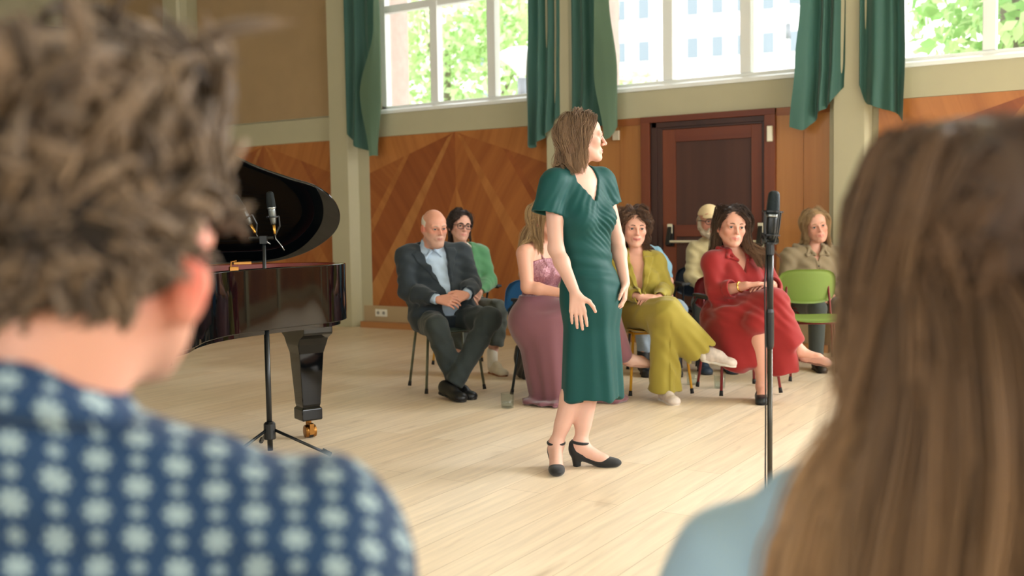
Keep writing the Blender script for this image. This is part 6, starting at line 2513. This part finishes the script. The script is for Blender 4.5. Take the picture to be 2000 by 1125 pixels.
def red_dress():
    root = person('seated long-haired woman in a red shirt dress with crossed legs', (-2.431, 6.689))
    J = dict(neck=vec(-.012, .03, .958), shR=vec(-.180, -.05, .895), shL=vec(.160, .05, .898), elR=vec(-.172, -.13, .695), elL=vec(.232, -.02, .715),
             wrR=vec(-.005, -.300, .752), wrL=vec(.170, -.245, .755), hipR=vec(-.095, .0, .53), hipL=vec(.080, .03, .53),
             knR=vec(.150, -.38, .640), knL=vec(.045, -.40, .53), anR=vec(.318, -.37, .335), anL=vec(.088, -.33, .10))
    H = Head((-.038, -.01, 1.135), yaw=6, pitch=3, roll=4, s=1.16)
    B = Field()
    head_prims(B, H, jaw=1.04, smile=.7)
    B.rc(H.p(0, -.022, -.07), J['neck'], .053, .052, k=.03)
    torso_prims(B, J, -.004, bust=.06)
    for s in 'RL':
        arm_prims(B, J, s, r=(.05, .044, .038, .027))
        leg_prims(B, J, s, r=(.08, .056, .050, .034), fwd=(.5, -1, 0) if s == 'R' else (0, -1, 0))
    hand_prims(B, J['wrR'], (.93, -.12, .12), (.1, .1, -1), (0, 1, .2), curl=(12, 18, 12), spread=.7)
    hand_prims(B, J['wrL'], (-.85, -.35, -.05), (0, .1, -1), (0, 1, .2), curl=(15, 20, 15), spread=.7)
    foot_prims(B, J['anL'], (.085, -.295, 0), (.045, -.50, 0))
    foot_prims(B, J['anR'], (.330, -.335, .27), (.475, -.46, .255))
    body = field_obj('body', B, .0042, SKIN, root, skin_paint(H, srgb(230, 176, 156), lips=srgb(196, 106, 102)[:3], blush=.6))
    eyes(H, body, (70, 80, 86))
    brows(H, body, mat('brow_dark', (48, 34, 28), 0.8), .0022)
    S, P, up, sd, f, sw, hs, hw = frame(J)
    rm = mat('red_linen', (144, 33, 33), 0.78, sheen=0.25, spec=0.25, bump=0.06, bscale=500)
    K = Field()
    torso_prims(K, J, .018, bust=.070, waist=.86, hip=.075, dep=1.1, k=.05)
    for q in 'RL':
        K.sph(J['sh' + q] + vec(0, 0, -.002), .066, k=.035)
    for s in 'RL':
        sh, el, wr = J['sh' + s], J['el' + s], J['wr' + s]
        K.rc(sh, el, .070, .068, k=.035)
        d = nrm(wr - el)
        cc(K, el - d * .01, lerp(el, wr, .40), .066, .058, k=.03, rd=.006)
    # the skirt over crossed knees, its hem swinging down on both sides of the standing leg
    K.rc(J['hipR'] + vec(-.02, 0, .01), J['knR'] + vec(0, 0, .005), .128, .098, k=.06)
    K.rc(J['hipL'], J['knL'], .12, .09, k=.06)
    K.ell((-.105, -.05, .46), (.150, .19, .13), k=.06)
    cc(K, (-.015, -.20, .60), (-.015, -.285, .195), .175, .135, k=.06, u=(1, 0, 0), fl=((1.12, .95), (.95, .95)), rd=.03)
    K.rc((-.14, -.15, .42), (-.05, -.30, .23), .095, .065, k=.06)
    cc(K, J['knR'] + vec(-.01, .01, 0), (.265, -.36, .36), .095, .098, k=.05, rd=.02)
    cc(K, (.165, -.34, .56), (.225, -.34, .175), .105, .105, k=.05, u=(1, 0, 0), fl=((1, 1), (.95, 1.1)), rd=.02)
    K.rc((.082, -.62, .06), (.088, -.50, .30), .066, .034, k=.02, op='-')
    K.rc((.088, -.36, .06), (.086, -.38, .30), .060, .040, k=.02, op='-')
    K.half((0, 0, .165), nrm((-.30, 0, -1)), k=.01)
    sub = Field()
    sub.p = list(K.p)
    wedge_cut(K, J, .075, .48, .2, f0=.0, maxw=.05)
    K.rc(H.p(0, -.03, -.07), J['neck'] + vec(0, -.01, .03), .056, .060, k=.006, op='-')

    def drape(Q, d):
        q = Q - S
        z, u, w = q @ up, q @ sd, q @ f
        m = np.clip((.62 - Q[:, 2]) / .25, 0, 1)
        a = Q[:, 0] * 1.0 + .35 * Q[:, 2]
        d = d + m * (.007 * np.sin(a * 24 + 1.2 * np.sin(Q[:, 1] * 9)) + .002 * np.sin(a * 50 + 5 * Q[:, 1]))
        g = np.exp(-((z + .30) / .10) ** 2) * (w > -.02)
        d = d + g * .0035 * np.sin((u * .8 + z) * 90 + 2 * np.sin(u * 15))
        g2 = np.exp(-((z + .12) / .12) ** 2)
        return d + g2 * .002 * np.sin(u * 80 + z * 25)
    K.disp.append(drape)
    K.disp.append(folds(.0045, [tuple(nrm(J['elR'] - J['shR']) * 45), tuple(nrm(J['elL'] - J['shL']) * 45), (20, 30, 25)], 31, 1.0))
    K.slack = .022
    dr = field_obj('dress', K, .005, rm, root)
    C = Field()                                   # collar and rolled cuffs
    for q in (-1, 1):
        a = hit(sub, J['neck'] + vec(0, 0, .022), sd * q) + vec(0, 0, .006)
        b = hit(sub, J['neck'] + sd * q * .040 + up * -.045, f) + f * .004
        c = hit(sub, J['neck'] + sd * q * .105 + up * -.052, f * .9 + up * .3) + f * .006
        m_ = hit(sub, J['neck'] + sd * q * .075 + up * -.02, f * .8 + up * .5) + f * .006
        C.rc(a, b, .010, .006, k=.014).rc(b, c, .006, .005, k=.014).rc(a, c, .011, .005, k=.018).rc(a, m_, .012, .010, k=.02).rc(m_, b, .010, .006, k=.02).rc(m_, c, .010, .006, k=.02)
        C.rc(a, J['neck'] - f * .062 + vec(0, 0, .050), .012, .012, k=.014)
    field_obj('collar', C, .004, rm, dr)
    for s in 'RL':
        el, wr = J['el' + s], J['wr' + s]
        C = Field()
        d = nrm(wr - el)
        cc(C, lerp(el, wr, .36), lerp(el, wr, .36) + d * .05, .066, .064, rd=.006)
        cc(C, lerp(el, wr, .36) + d * .02, lerp(el, wr, .36) + d * .07, .052, .054, k=.004, op='-')
        field_obj('cuff', C, .0045, rm, dr)
    Br = Field()
    ring(Br, lerp(J['elR'], J['wrR'], .80), J['wrR'] - J['elR'], .033, .005)
    field_obj('bracelet', Br, .0035, mat('gold', (212, 170, 90), 0.25, metal=1), root)
    bl = mat('black_pump', (20, 28, 34), 0.4)
    shoe('shoe', (.088, -.285, 0), (.045, -.515, 0), bl, root, w=.040, h=.058, tip=.022, ankle=(.086, -.33, .075))
    shoe('shoe', (.318, -.335, .262), (.490, -.475, .235), mat('nude_pump', (200, 150, 132), 0.5), root, w=.038, h=.05, tip=.020, ankle=(.322, -.36, .335), sole_m=mat('nude_sole', (120, 84, 70), .6))
    rg = np.random.RandomState(22)
    blocks = [(J['shR'], J['shL'], .076), (J['neck'], lerp(J['neck'], J['shR'], .7), .064), (J['neck'], lerp(J['neck'], J['shL'], .7), .064), (lerp(S, P, .3) + f * .05 + sd * .07, lerp(S, P, .7) + f * .05 + sd * .07, .095)]
    rt, nn = scalp_roots(260, rg)
    Pk = grow(H, 260, .52, M=24, part=-.018, back=.35, grav=.5, wave=.006, wlen=.17, vol=.008, cling=3, seed=26, blocks=blocks, roots=(rt, nn), lift=.35)
    # most of the length is brought forward over the left shoulder
    t = np.linspace(0, 1, 24)[None, :, None] ** 1.4
    left = (H.loc(Pk[:, -1])[:, 0] > .0)[:, None, None]
    Pk = Pk + np.where(left, t * (sd * .02 + f * .10), t * (sd * .02 - f * .11)).astype(np.float32)
    q_ = H.loc(Pk.reshape(-1, 3))
    q_[:, 0] = np.where(q_[:, 0] < -.05, -.05 - .034 * np.tanh((-.05 - q_[:, 0]) / .034), q_[:, 0])
    Pk = H.pts(q_).reshape(Pk.shape).astype(np.float32)
    Pk = strands(Pk, 18, (.006, .009, .004), .004, 5)
    cap = scalp_cap(H, .005, vols=[((0, -.06, -.03), (.078, .055, .10)), ((.070, -.02, -.04), (.022, .04, .08))], cut=False)
    cap.half(H.p(0, .062, .074), H.R[1] * .82 + H.R[2] * -.57, k=.008)
    hair_obj(root, HAIR, cap, (52, 38, 32), [(Pk, lock_radii(Pk, .0016, rg=rg), lock_cols(len(Pk), (40, 29, 25), (74, 54, 43), rg, 24, (122, 92, 68), per=18))])
    chair((-2.431, 6.689 + .03), 12, 'shell chair with dark red legs and black armrests under the woman in red', (134, 40, 44), (126, 36, 42), arms=(32, 44, 52))


def khaki_jacket():
    root = person('fair-haired woman in a khaki button-up jacket behind the empty green chair', (-2.373, 8.324))
    J = dict(neck=vec(.0, .02, .935), shR=vec(-.205, .0, .865), shL=vec(.195, .0, .865), elR=vec(-.245, -.04, .64), elL=vec(.235, -.04, .64),
             wrR=vec(-.10, -.2, .57), wrL=vec(.10, -.2, .57), hipR=vec(-.09, .0, .47), hipL=vec(.09, .0, .47),
             knR=vec(-.10, -.41, .48), knL=vec(.10, -.41, .48), anR=vec(-.10, -.39, .10), anL=vec(.10, -.39, .10))
    H = Head((.008, -.01, 1.115), yaw=-4, pitch=2, roll=-13, s=1.14)
    B = Field()
    head_prims(B, H)
    B.rc(H.p(0, -.022, -.07), J['neck'], .050, .052, k=.03)
    torso_prims(B, J, -.006)
    for s in 'RL':
        arm_prims(B, J, s)
        leg_prims(B, J, s)
        hand_prims(B, J['wr' + s], (.7 if s == 'R' else -.7, -.6, -.1), (0, .1, -1), (0, 1, 0), curl=(20, 25, 15))
    body = field_obj('body', B, .0046, SKIN, root, skin_paint(H, srgb(228, 174, 154), lips=srgb(196, 112, 106)[:3], blush=.6))
    eyes(H, body, (62, 58, 52))
    brows(H, body, mat('brow_blonde', (150, 116, 84), 0.8), .0022)
    S, P, up, sd, f, sw, hs, hw = frame(J)
    km = mat('khaki_cotton', (140, 124, 98), 0.88, sheen=0.15, bump=0.08, bscale=300)
    G = Field()
    torso_prims(G, J, .022, bust=.052, waist=.92)
    for s in 'RL':
        sh, el, wr = J['sh' + s], J['el' + s], J['wr' + s]
        G.sph(sh, .070, k=.03)
        G.rc(sh, el, .068, .062, k=.03)
        G.rc(el, wr, .062, .046, k=.03)
    sub = Field()
    sub.p = list(G.p)
    trim_band(G, J, sub, 5.0, 0.0, -.42, .0, .016, .004)
    for q in (-1, 1):
        trim_band(G, J, sub, 5.0, 0.0, -.185, -.150, .052, .007, u0=q * .105)
        trim_band(G, J, sub, 5.0, 0.0, -.30, -.150, .048, .003, u0=q * .105)
    wedge_cut(G, J, .04, .5, .2, f0=.0, maxw=.045)
    G.rc(H.p(0, -.03, -.07), J['neck'] + vec(0, -.01, .03), .054, .058, k=.006, op='-')
    G.disp.append(folds(.005, [(60, 0, 60), (30, 0, 90), (70, 30, 30)], 16, 1.5))
    G.slack = .01
    jk = field_obj('jacket', G, .005, km, root)
    for z in (.07, .15, .23):
        p = S - up * z + f * .17
        for w in np.linspace(.20, .05, 60):
            if float(sub.eval((S - up * z + f * w)[None].astype(np.float32))[0]) < -.0:
                break
        MB().lathe([(.0075, -.004), (.0075, .006), (.0005, .008)], S - up * z + f * (w + .003), 12, tuple(f)).build('button', mat('dark_button', (54, 46, 40), 0.4), jk)
    C = Field()
    for q in (-1, 1):
        a = hit(sub, J['neck'] + vec(0, 0, .018), sd * q) + vec(0, 0, .006)
        b = hit(sub, J['neck'] + sd * q * .020 + up * -.050, f) + f * .004
        c = hit(sub, J['neck'] + sd * q * .085 + up * -.075, f * .95 + up * .2) + f * .006
        m_ = hit(sub, J['neck'] + sd * q * .060 + up * -.03, f * .8 + up * .5) + f * .006
        C.rc(a, b, .010, .006, k=.014).rc(b, c, .006, .005, k=.014).rc(a, c, .011, .005, k=.018).rc(a, m_, .012, .010, k=.02).rc(m_, b, .010, .006, k=.02).rc(m_, c, .010, .006, k=.02)
        C.rc(a, J['neck'] - f * .062 + vec(0, 0, .045), .012, .012, k=.014)
    field_obj('collar', C, .0042, km, jk)
    T = Field()
    torso_prims(T, J, .002, trap=False)
    T.half(P + vec(0, 0, .13), (0, 0, 1))
    for s in 'RL':
        h, kn, an = J['hip' + s], J['kn' + s], J['an' + s]
        T.rc(h, kn, .092, .070, k=.05)
        T.rc(kn, an + vec(0, 0, .03), .070, .056, k=.03)
    field_obj('trousers', T, .007, mat('charcoal_trousers', (62, 68, 64), 0.85, sheen=0.2), root)
    for x in (-.1, .1):
        shoe('shoe', (x, -.35, 0), (x, -.59, 0), mat('black_leather', (18, 19, 22), 0.4), root, w=.042, h=.085, tip=.026)
    rg = np.random.RandomState(32)
    blocks = [(J['shR'], J['shL'], .078), (J['neck'], lerp(J['neck'], J['shR'], .6), .064), (J['neck'], lerp(J['neck'], J['shL'], .6), .064)]
    Pk = grow(H, 220, .30, M=18, part=.010, back=.45, grav=.5, wave=.003, wlen=.2, vol=.007, cling=3, seed=36, blocks=blocks)
    Pk = strands(Pk, 16, (.006, .007, .003), .003, 6)
    cap = scalp_cap(H, .009, vols=[((0, -.06, -.03), (.078, .055, .095))], cut=False)
    cap.half(H.p(0, .062, .076), H.R[1] * .82 + H.R[2] * -.57, k=.008)
    hair_obj(root, HAIR, cap, (150, 120, 84), [(Pk, lock_radii(Pk, .0017, rg=rg), lock_cols(len(Pk), (132, 102, 70), (200, 170, 126), rg, per=16))])
    chair((-2.373, 8.35), 0, 'shell chair with dark red legs under the woman in khaki', (134, 40, 44), (126, 36, 42))


def curly_listener():
    root = person('curly-haired listener in a dark blue shirt with white blossoms, seen from behind at left', (-.789, .565))
    J = dict(neck=vec(-.080, .0, 1.010), shR=vec(.185, .02, .905), shL=vec(-.300, .0, .92), elR=vec(.245, .10, .66), elL=vec(-.31, .06, .68),
             wrR=vec(.10, .32, .62), wrL=vec(-.16, .30, .62), hipR=vec(.07, .02, .47), hipL=vec(-.13, .0, .47),
             knR=vec(.16, .44, .49), knL=vec(-.18, .44, .49), anR=vec(.16, .40, .10), anL=vec(-.18, .40, .10))
    H = Head((-.004, .035, 1.180), yaw=171, pitch=4, roll=-6, s=1.10)
    B = Field()
    head_prims(B, H, jaw=1.05, ear=1.5)
    B.rc(H.p(0, -.028, -.06), J['neck'] - vec(0, 0, .02), .058, .062, k=.03)
    torso_prims(B, J, -.008)
    for s in 'RL':
        arm_prims(B, J, s)
        leg_prims(B, J, s, fwd=(0, 1, 0))
        hand_prims(B, J['wr' + s], (-.6 if s == 'R' else .6, .7, -.1), (0, -.2, -1), (0, 1, 0), curl=(20, 25, 15))
    body = field_obj('body', B, .0042, SKIN, root, skin_paint(H, srgb(226, 170, 148), blush=1.0, ears=.98))  # strong ear red paints in backlight shining through the ear
    eyes(H, body)
    brows(H, body, mat('brow_brown', (104, 76, 56), 0.8), .0026)
    # blossom print
    k = NT('blossom_print_cotton')
    tc = k.n('ShaderNodeTexCoord')
    sp = k.n('ShaderNodeSeparateXYZ')
    k.l(tc.outputs['Object'], sp.inputs[0])
    u = k.math('MULTIPLY', k.math('ADD', sp.outputs[0], k.math('MULTIPLY', sp.outputs[1], .25)), 1 / .066)
    v = k.math('MULTIPLY', k.math('ADD', sp.outputs[2], k.math('MULTIPLY', sp.outputs[1], .75)), 1 / .051)

    def blossom(du, dv, r, petals):
        fu = k.math('SUBTRACT', k.math('FRACT', k.math('ADD', u, du + 50)), .5)
        fv = k.math('SUBTRACT', k.math('FRACT', k.math('ADD', v, dv + 50)), .5)
        x = k.math('MULTIPLY', fu, .066)
        y = k.math('MULTIPLY', fv, .051)
        d = k.math('SQRT', k.math('ADD', k.math('MULTIPLY', x, x), k.math('MULTIPLY', y, y)))
        a = k.math('ARCTAN2', y, x)
        w = k.math('ADD', k.math('MULTIPLY', k.math('COSINE', k.math('MULTIPLY', a, petals)), .22 * r), r)
        m = k.math('MULTIPLY', k.math('SUBTRACT', w, d), 1 / .0012)
        cl = k.n('ShaderNodeClamp')
        k.l(m, cl.inputs[0])
        c2 = k.n('ShaderNodeClamp')
        k.l(k.math('MULTIPLY', k.math('SUBTRACT', d, r * .26), 1 / .0012), c2.inputs[0])
        return k.math('MULTIPLY', cl.outputs[0], k.math('ADD', k.math('MULTIPLY', c2.outputs[0], .5), .5))
    m = None
    for du, dv, r, pt in ((0, 0, .0106, 8), (.5, .5, .0106, 8), (.5, 0, .0060, 6), (0, .5, .0060, 6)):
        b_ = blossom(du, dv, r, pt)
        m = b_ if m is None else k.math('MAXIMUM', m, b_)
    k.l(k.mix(m, srgb(12, 50, 86), srgb(148, 168, 172)), k.b.inputs['Base Color'])
    k.b.inputs['Roughness'].default_value = 0.85
    k.b.inputs['Sheen Weight'].default_value = 0.1
    G = Field()
    torso_prims(G, J, .020, waist=.92, k=.05)
    for s in 'RL':
        sh, el, wr = J['sh' + s], J['el' + s], J['wr' + s]
        G.sph(sh, .070, k=.04)
        G.rc(sh, el, .074, .066, k=.035)
        d = nrm(wr - el)
        cc(G, el, wr - d * .01, .066, .046, k=.035, rd=.006)
    G.rc(J['neck'] - vec(0, 0, .02), J['neck'] + vec(.010, .0, .035), .080, .072, k=.03)
    G.rc(H.p(0, -.028, -.06), J['neck'] + vec(.008, 0, .03), .058, .062, k=.006, op='-')
    G.disp.append(folds(.006, [(50, 0, 50), (20, 0, 80), (70, 20, -20)], 16, 1.4))
    G.slack = .01
    sh_ = field_obj('shirt', G, .005, k.m, root)
    C = Field()
    nk = J['neck']
    ring(C, nk + vec(.012, .006, .052), nrm((.10, .25, 1)), .070, .011, n=26, k=.012)
    ring(C, nk + vec(.010, .002, .030), nrm((.10, .25, 1)), .082, .011, n=26, k=.016)
    field_obj('collar', C, .0045, k.m, sh_)
    T = Field()
    torso_prims(T, J, .004, trap=False)
    T.half(lerp(J['hipR'], J['hipL'], .5) + vec(0, 0, .13), (0, 0, 1))
    for s in 'RL':
        h, kn, an = J['hip' + s], J['kn' + s], J['an' + s]
        T.rc(h, kn, .092, .070, k=.05)
        T.rc(kn, an + vec(0, 0, .03), .070, .056, k=.03)
    field_obj('trousers', T, .007, mat('charcoal_trousers', (62, 68, 64), 0.85, sheen=0.2), root)
    for x in (.16, -.18):
        shoe('shoe', (x, .36, 0), (x, .61, 0), mat('black_leather', (18, 19, 22), 0.4), root, w=.046, h=.085, tip=.026)
    # dense curls
    rg = np.random.RandomState(41)
    n = 3000
    rt, nn = scalp_roots(n, rg, back=-.066, front=.060, side=.005, r=(.076, .096, .086))
    P0 = H.pts(rt * 1.02)
    d = nn @ H.R
    low = np.clip((rt[:, 2] + .02) / .06, 0, 1)
    keep = ~((np.abs(rt[:, 0]) > .045) & (rt[:, 1] > -.045) & (rt[:, 2] < .030))
    top = np.clip((rt[:, 2] - .04) / .06, 0, 1)
    L = (.040 + .036 * low + .078 * top) * rg.uniform(.75, 1.25, n) * np.where((rt[:, 1] > -.01) & (rt[:, 2] < .085), .55, 1.0)
    M = 12
    # neighbouring curls turn alike
    fr = rg.normal(0, 1, (3, 3)) * 32
    ax = np.stack([np.sin(rt @ fr[0] + 1), np.sin(rt @ fr[1] + 2.3), np.sin(rt @ fr[2] + 4)], 1) + rg.normal(0, .35, (n, 3))
    ax /= np.linalg.norm(ax, axis=1, keepdims=True)
    ax = ax @ H.R
    rate = rg.uniform(2.2, 4.4, n) / (M - 1)
    pts = [P0]
    p = P0
    back = -H.R[1] * .15 + vec(0, 0, -.28)
    for i in range(1, M):
        d = rodr(d, ax, rate)
        d = d + back * .16
        d /= np.linalg.norm(d, axis=1, keepdims=True)
        p = p + d * (L / (M - 1))[:, None]
        q = H.loc(p)
        e = (q - vec(0, -.012, .03)) / vec(.078, .098, .088)
        kk = np.sqrt((e ** 2).sum(1))
        q = vec(0, -.012, .03) + (q - vec(0, -.012, .03)) * np.where(kk < 1, 1 / np.maximum(kk, .1), 1)[:, None]
        p = H.pts(q)
        pts.append(p)
    Pk = np.stack(pts, 1).astype(np.float32)[keep]
    Pk = strands(Pk[:900], 8, (.003, .004, .002), .002, 9)
    n = len(Pk)
    cap = scalp_cap(H, .010, vols=[((0, -.05, .05), (.082, .075, .085))], cut=False)
    cap.half(H.p(0, .055, .060), H.R[1] * .88 + H.R[2] * -.47, k=.008)
    hair_obj(root, HAIR, cap, (30, 23, 20), [(Pk, lock_radii(Pk, .0020, .5, rg), lock_cols(n, (32, 25, 21), (164, 138, 112), rg, per=8))], res=.005)
    chair((-.789 + .03, .565 + .02), 180, 'navy shell chair under the curly-haired listener', (34, 48, 66), (28, 44, 60))


def long_haired_listener():
    root = person('listener with long straight dark-blonde hair and a light blue shirt, seen from behind at right', (-.175, 1.073))
    J = dict(neck=vec(.015, .0, .995), shR=vec(.185, .02, .885), shL=vec(-.205, .02, .825), elR=vec(.24, .06, .62), elL=vec(-.27, .05, .60),
             wrR=vec(.10, .28, .60), wrL=vec(-.10, .28, .60), hipR=vec(.10, .0, .47), hipL=vec(-.08, .0, .47),
             knR=vec(.12, .43, .49), knL=vec(-.10, .43, .49), anR=vec(.12, .39, .10), anL=vec(-.10, .39, .10))
    H = Head((.012, .02, 1.160), yaw=186, pitch=2, roll=0, s=1.04)
    B = Field()
    head_prims(B, H)
    B.rc(H.p(0, -.028, -.06), J['neck'], .050, .052, k=.03)
    torso_prims(B, J, -.006)
    for s in 'RL':
        arm_prims(B, J, s)
        leg_prims(B, J, s, fwd=(0, 1, 0))
        hand_prims(B, J['wr' + s], (-.6 if s == 'R' else .6, .7, -.1), (0, -.2, -1), (0, 1, 0), curl=(20, 25, 15))
    body = field_obj('body', B, .005, SKIN, root, skin_paint(H, srgb(228, 174, 154)))
    eyes(H, body)
    brows(H, body, mat('brow_blonde', (150, 116, 84), 0.8), .0022)
    G = Field()
    torso_prims(G, J, .018, waist=.92, k=.05)
    for s in 'RL':
        sh, el, wr = J['sh' + s], J['el' + s], J['wr' + s]
        G.sph(sh, .066, k=.04)
        G.rc(sh, el, .068, .062, k=.035)
        G.rc(el, wr, .060, .042, k=.03)
    G.rc(H.p(0, -.028, -.06), J['neck'] + vec(0, 0, .01), .054, .060, k=.006, op='-')
    G.disp.append(folds(.006, [(50, 0, 50), (20, 0, 80), (70, 20, -20)], 26, 1.4))
    G.slack = .01
    field_obj('shirt', G, .005, mat('sky_blue_cotton', (150, 178, 196), 0.8, sheen=0.1), root)
    T = Field()
    torso_prims(T, J, .004, trap=False)
    T.half(lerp(J['hipR'], J['hipL'], .5) + vec(0, 0, .13), (0, 0, 1))
    for s in 'RL':
        h, kn, an = J['hip' + s], J['kn' + s], J['an' + s]
        T.rc(h, kn, .088, .066, k=.05)
        T.rc(kn, an + vec(0, 0, .03), .066, .054, k=.03)
    field_obj('trousers', T, .007, mat('light_denim', (150, 168, 186), 0.85, noise=.08, nscale=60), root)
    for x in (.12, -.10):
        shoe('shoe', (x, .35, 0), (x, .58, 0), mat('black_leather', (18, 19, 22), 0.4), root, w=.042, h=.085, tip=.026)
    rg = np.random.RandomState(51)
    blocks = [(J['shR'], J['shL'], .072), (J['neck'], lerp(J['neck'], J['shR'], .6), .060), (J['neck'], lerp(J['neck'], J['shL'], .6), .060),
              (vec(-.10, .02, .80), vec(.10, .02, .80), .095), (vec(-.08, .02, .60), vec(.08, .02, .60), .10)]
    n = 420
    rt, nn = scalp_roots(n, rg, back=-.07, front=.066, side=-.01)
    Pk = grow(H, n, .60, M=26, part=.004, back=.25, grav=.5, wave=.0025, wlen=.25, vol=.010, cling=2, seed=52, blocks=blocks, roots=(rt, nn), face=True, lift=.4)
    # the length falls behind the shoulders, down the back
    wd = np.interp(Pk[..., 2], [.70, .85, .90, .96, 1.04, 1.13, 1.2, 1.26, 1.285, 1.31], [.230, .210, .200, .185, .162, .132, .112, .092, .066, .05])
    xc = .004
    Pk[..., 0] = xc + wd * np.tanh((Pk[..., 0] - xc) * np.interp(Pk[..., 2], [.9, 1.12, 1.22], [1.7, 1.35, 1.0]) / wd)
    yb = np.interp(Pk[..., 2], [.80, .92, 1.02, 1.10], [-.095, -.080, -.055, .2])
    Pk[..., 1] = np.minimum(Pk[..., 1], yb + rg.uniform(-.02, .01, (n, 1)))
    Pk = strands(Pk, 14, (.005, .008, .004), .003, 8)
    n = len(Pk)
    cap = scalp_cap(H, .014, vols=[((0, -.05, -.03), (.086, .068, .11)), ((0, -.06, -.14), (.088, .058, .10))], cut=False)
    cap.half(H.p(0, .060, .066), H.R[1] * .85 + H.R[2] * -.53, k=.008)
    cols = lock_cols(n, (44, 31, 24), (104, 76, 54), rg, 26, (178, 140, 101), per=14)
    hair_obj(root, HAIR, cap, (66, 48, 36), [(Pk, lock_radii(Pk, .0017, .6, rg), cols)], res=.006)
    chair((-.175 + .01, 1.073 + .02), 180, 'grey shell chair under the long-haired listener', (96, 112, 104), (92, 94, 74))


def loose_things():
    chair((-2.135, 7.50), -4, 'empty lime green shell chair with dark red legs in front of the woman in khaki', (124, 148, 68), (120, 36, 40))
    g1 = glass((-3.520, 5.470, 0), 'water glass on the floor at the feet of the woman in mauve', 1.0, .38)
    glass((-2.60, 6.80, 0), 'clear glass on the floor behind the front leg of the yellow chair', .95, .45)
    glass((-2.83, 6.86, 0), 'clear glass on the floor left of the chair of the woman in red', .95, .45)
    # a dark bag on the floor between the chairs
    F = Field()
    F.box((0, 0, .12), (.09, .13, .12), None, .03, .02)
    F.ell((0, 0, .2), (.085, .12, .09), k=.04)
    F.disp.append(folds(.006, [(60, 20, 30), (20, 60, 50)], 3))
    F.slack = .01
    F.half((0, 0, .001), (0, 0, -1), k=.003)
    o = empty('handbag', (-4.05, 6.62, 0), YAW + .3, 'small dark bag on the floor between the green cardigan and the woman in mauve', 'bag')
    bm = mat('black_boot_leather', (22, 26, 32), 0.45)
    field_obj('bag_body', F, .006, bm, o)
    MB().tube([(0, -.08, .25), (0, -.06, .34), (0, 0, .37), (0, .06, .34), (0, .08, .25)], .006, 8).build('strap', bm, o, smooth=True)

# ------------------------------------------------------------------ build
room()
door()
wall_bits()
curtains()
outdoors()
piano()
mics()
for build in (singer, man_in_suit, green_cardigan, mauve_dress, yellow_suit, light_blue, capped_man, red_dress, khaki_jacket, curly_listener, long_haired_listener, loose_things):
    build()
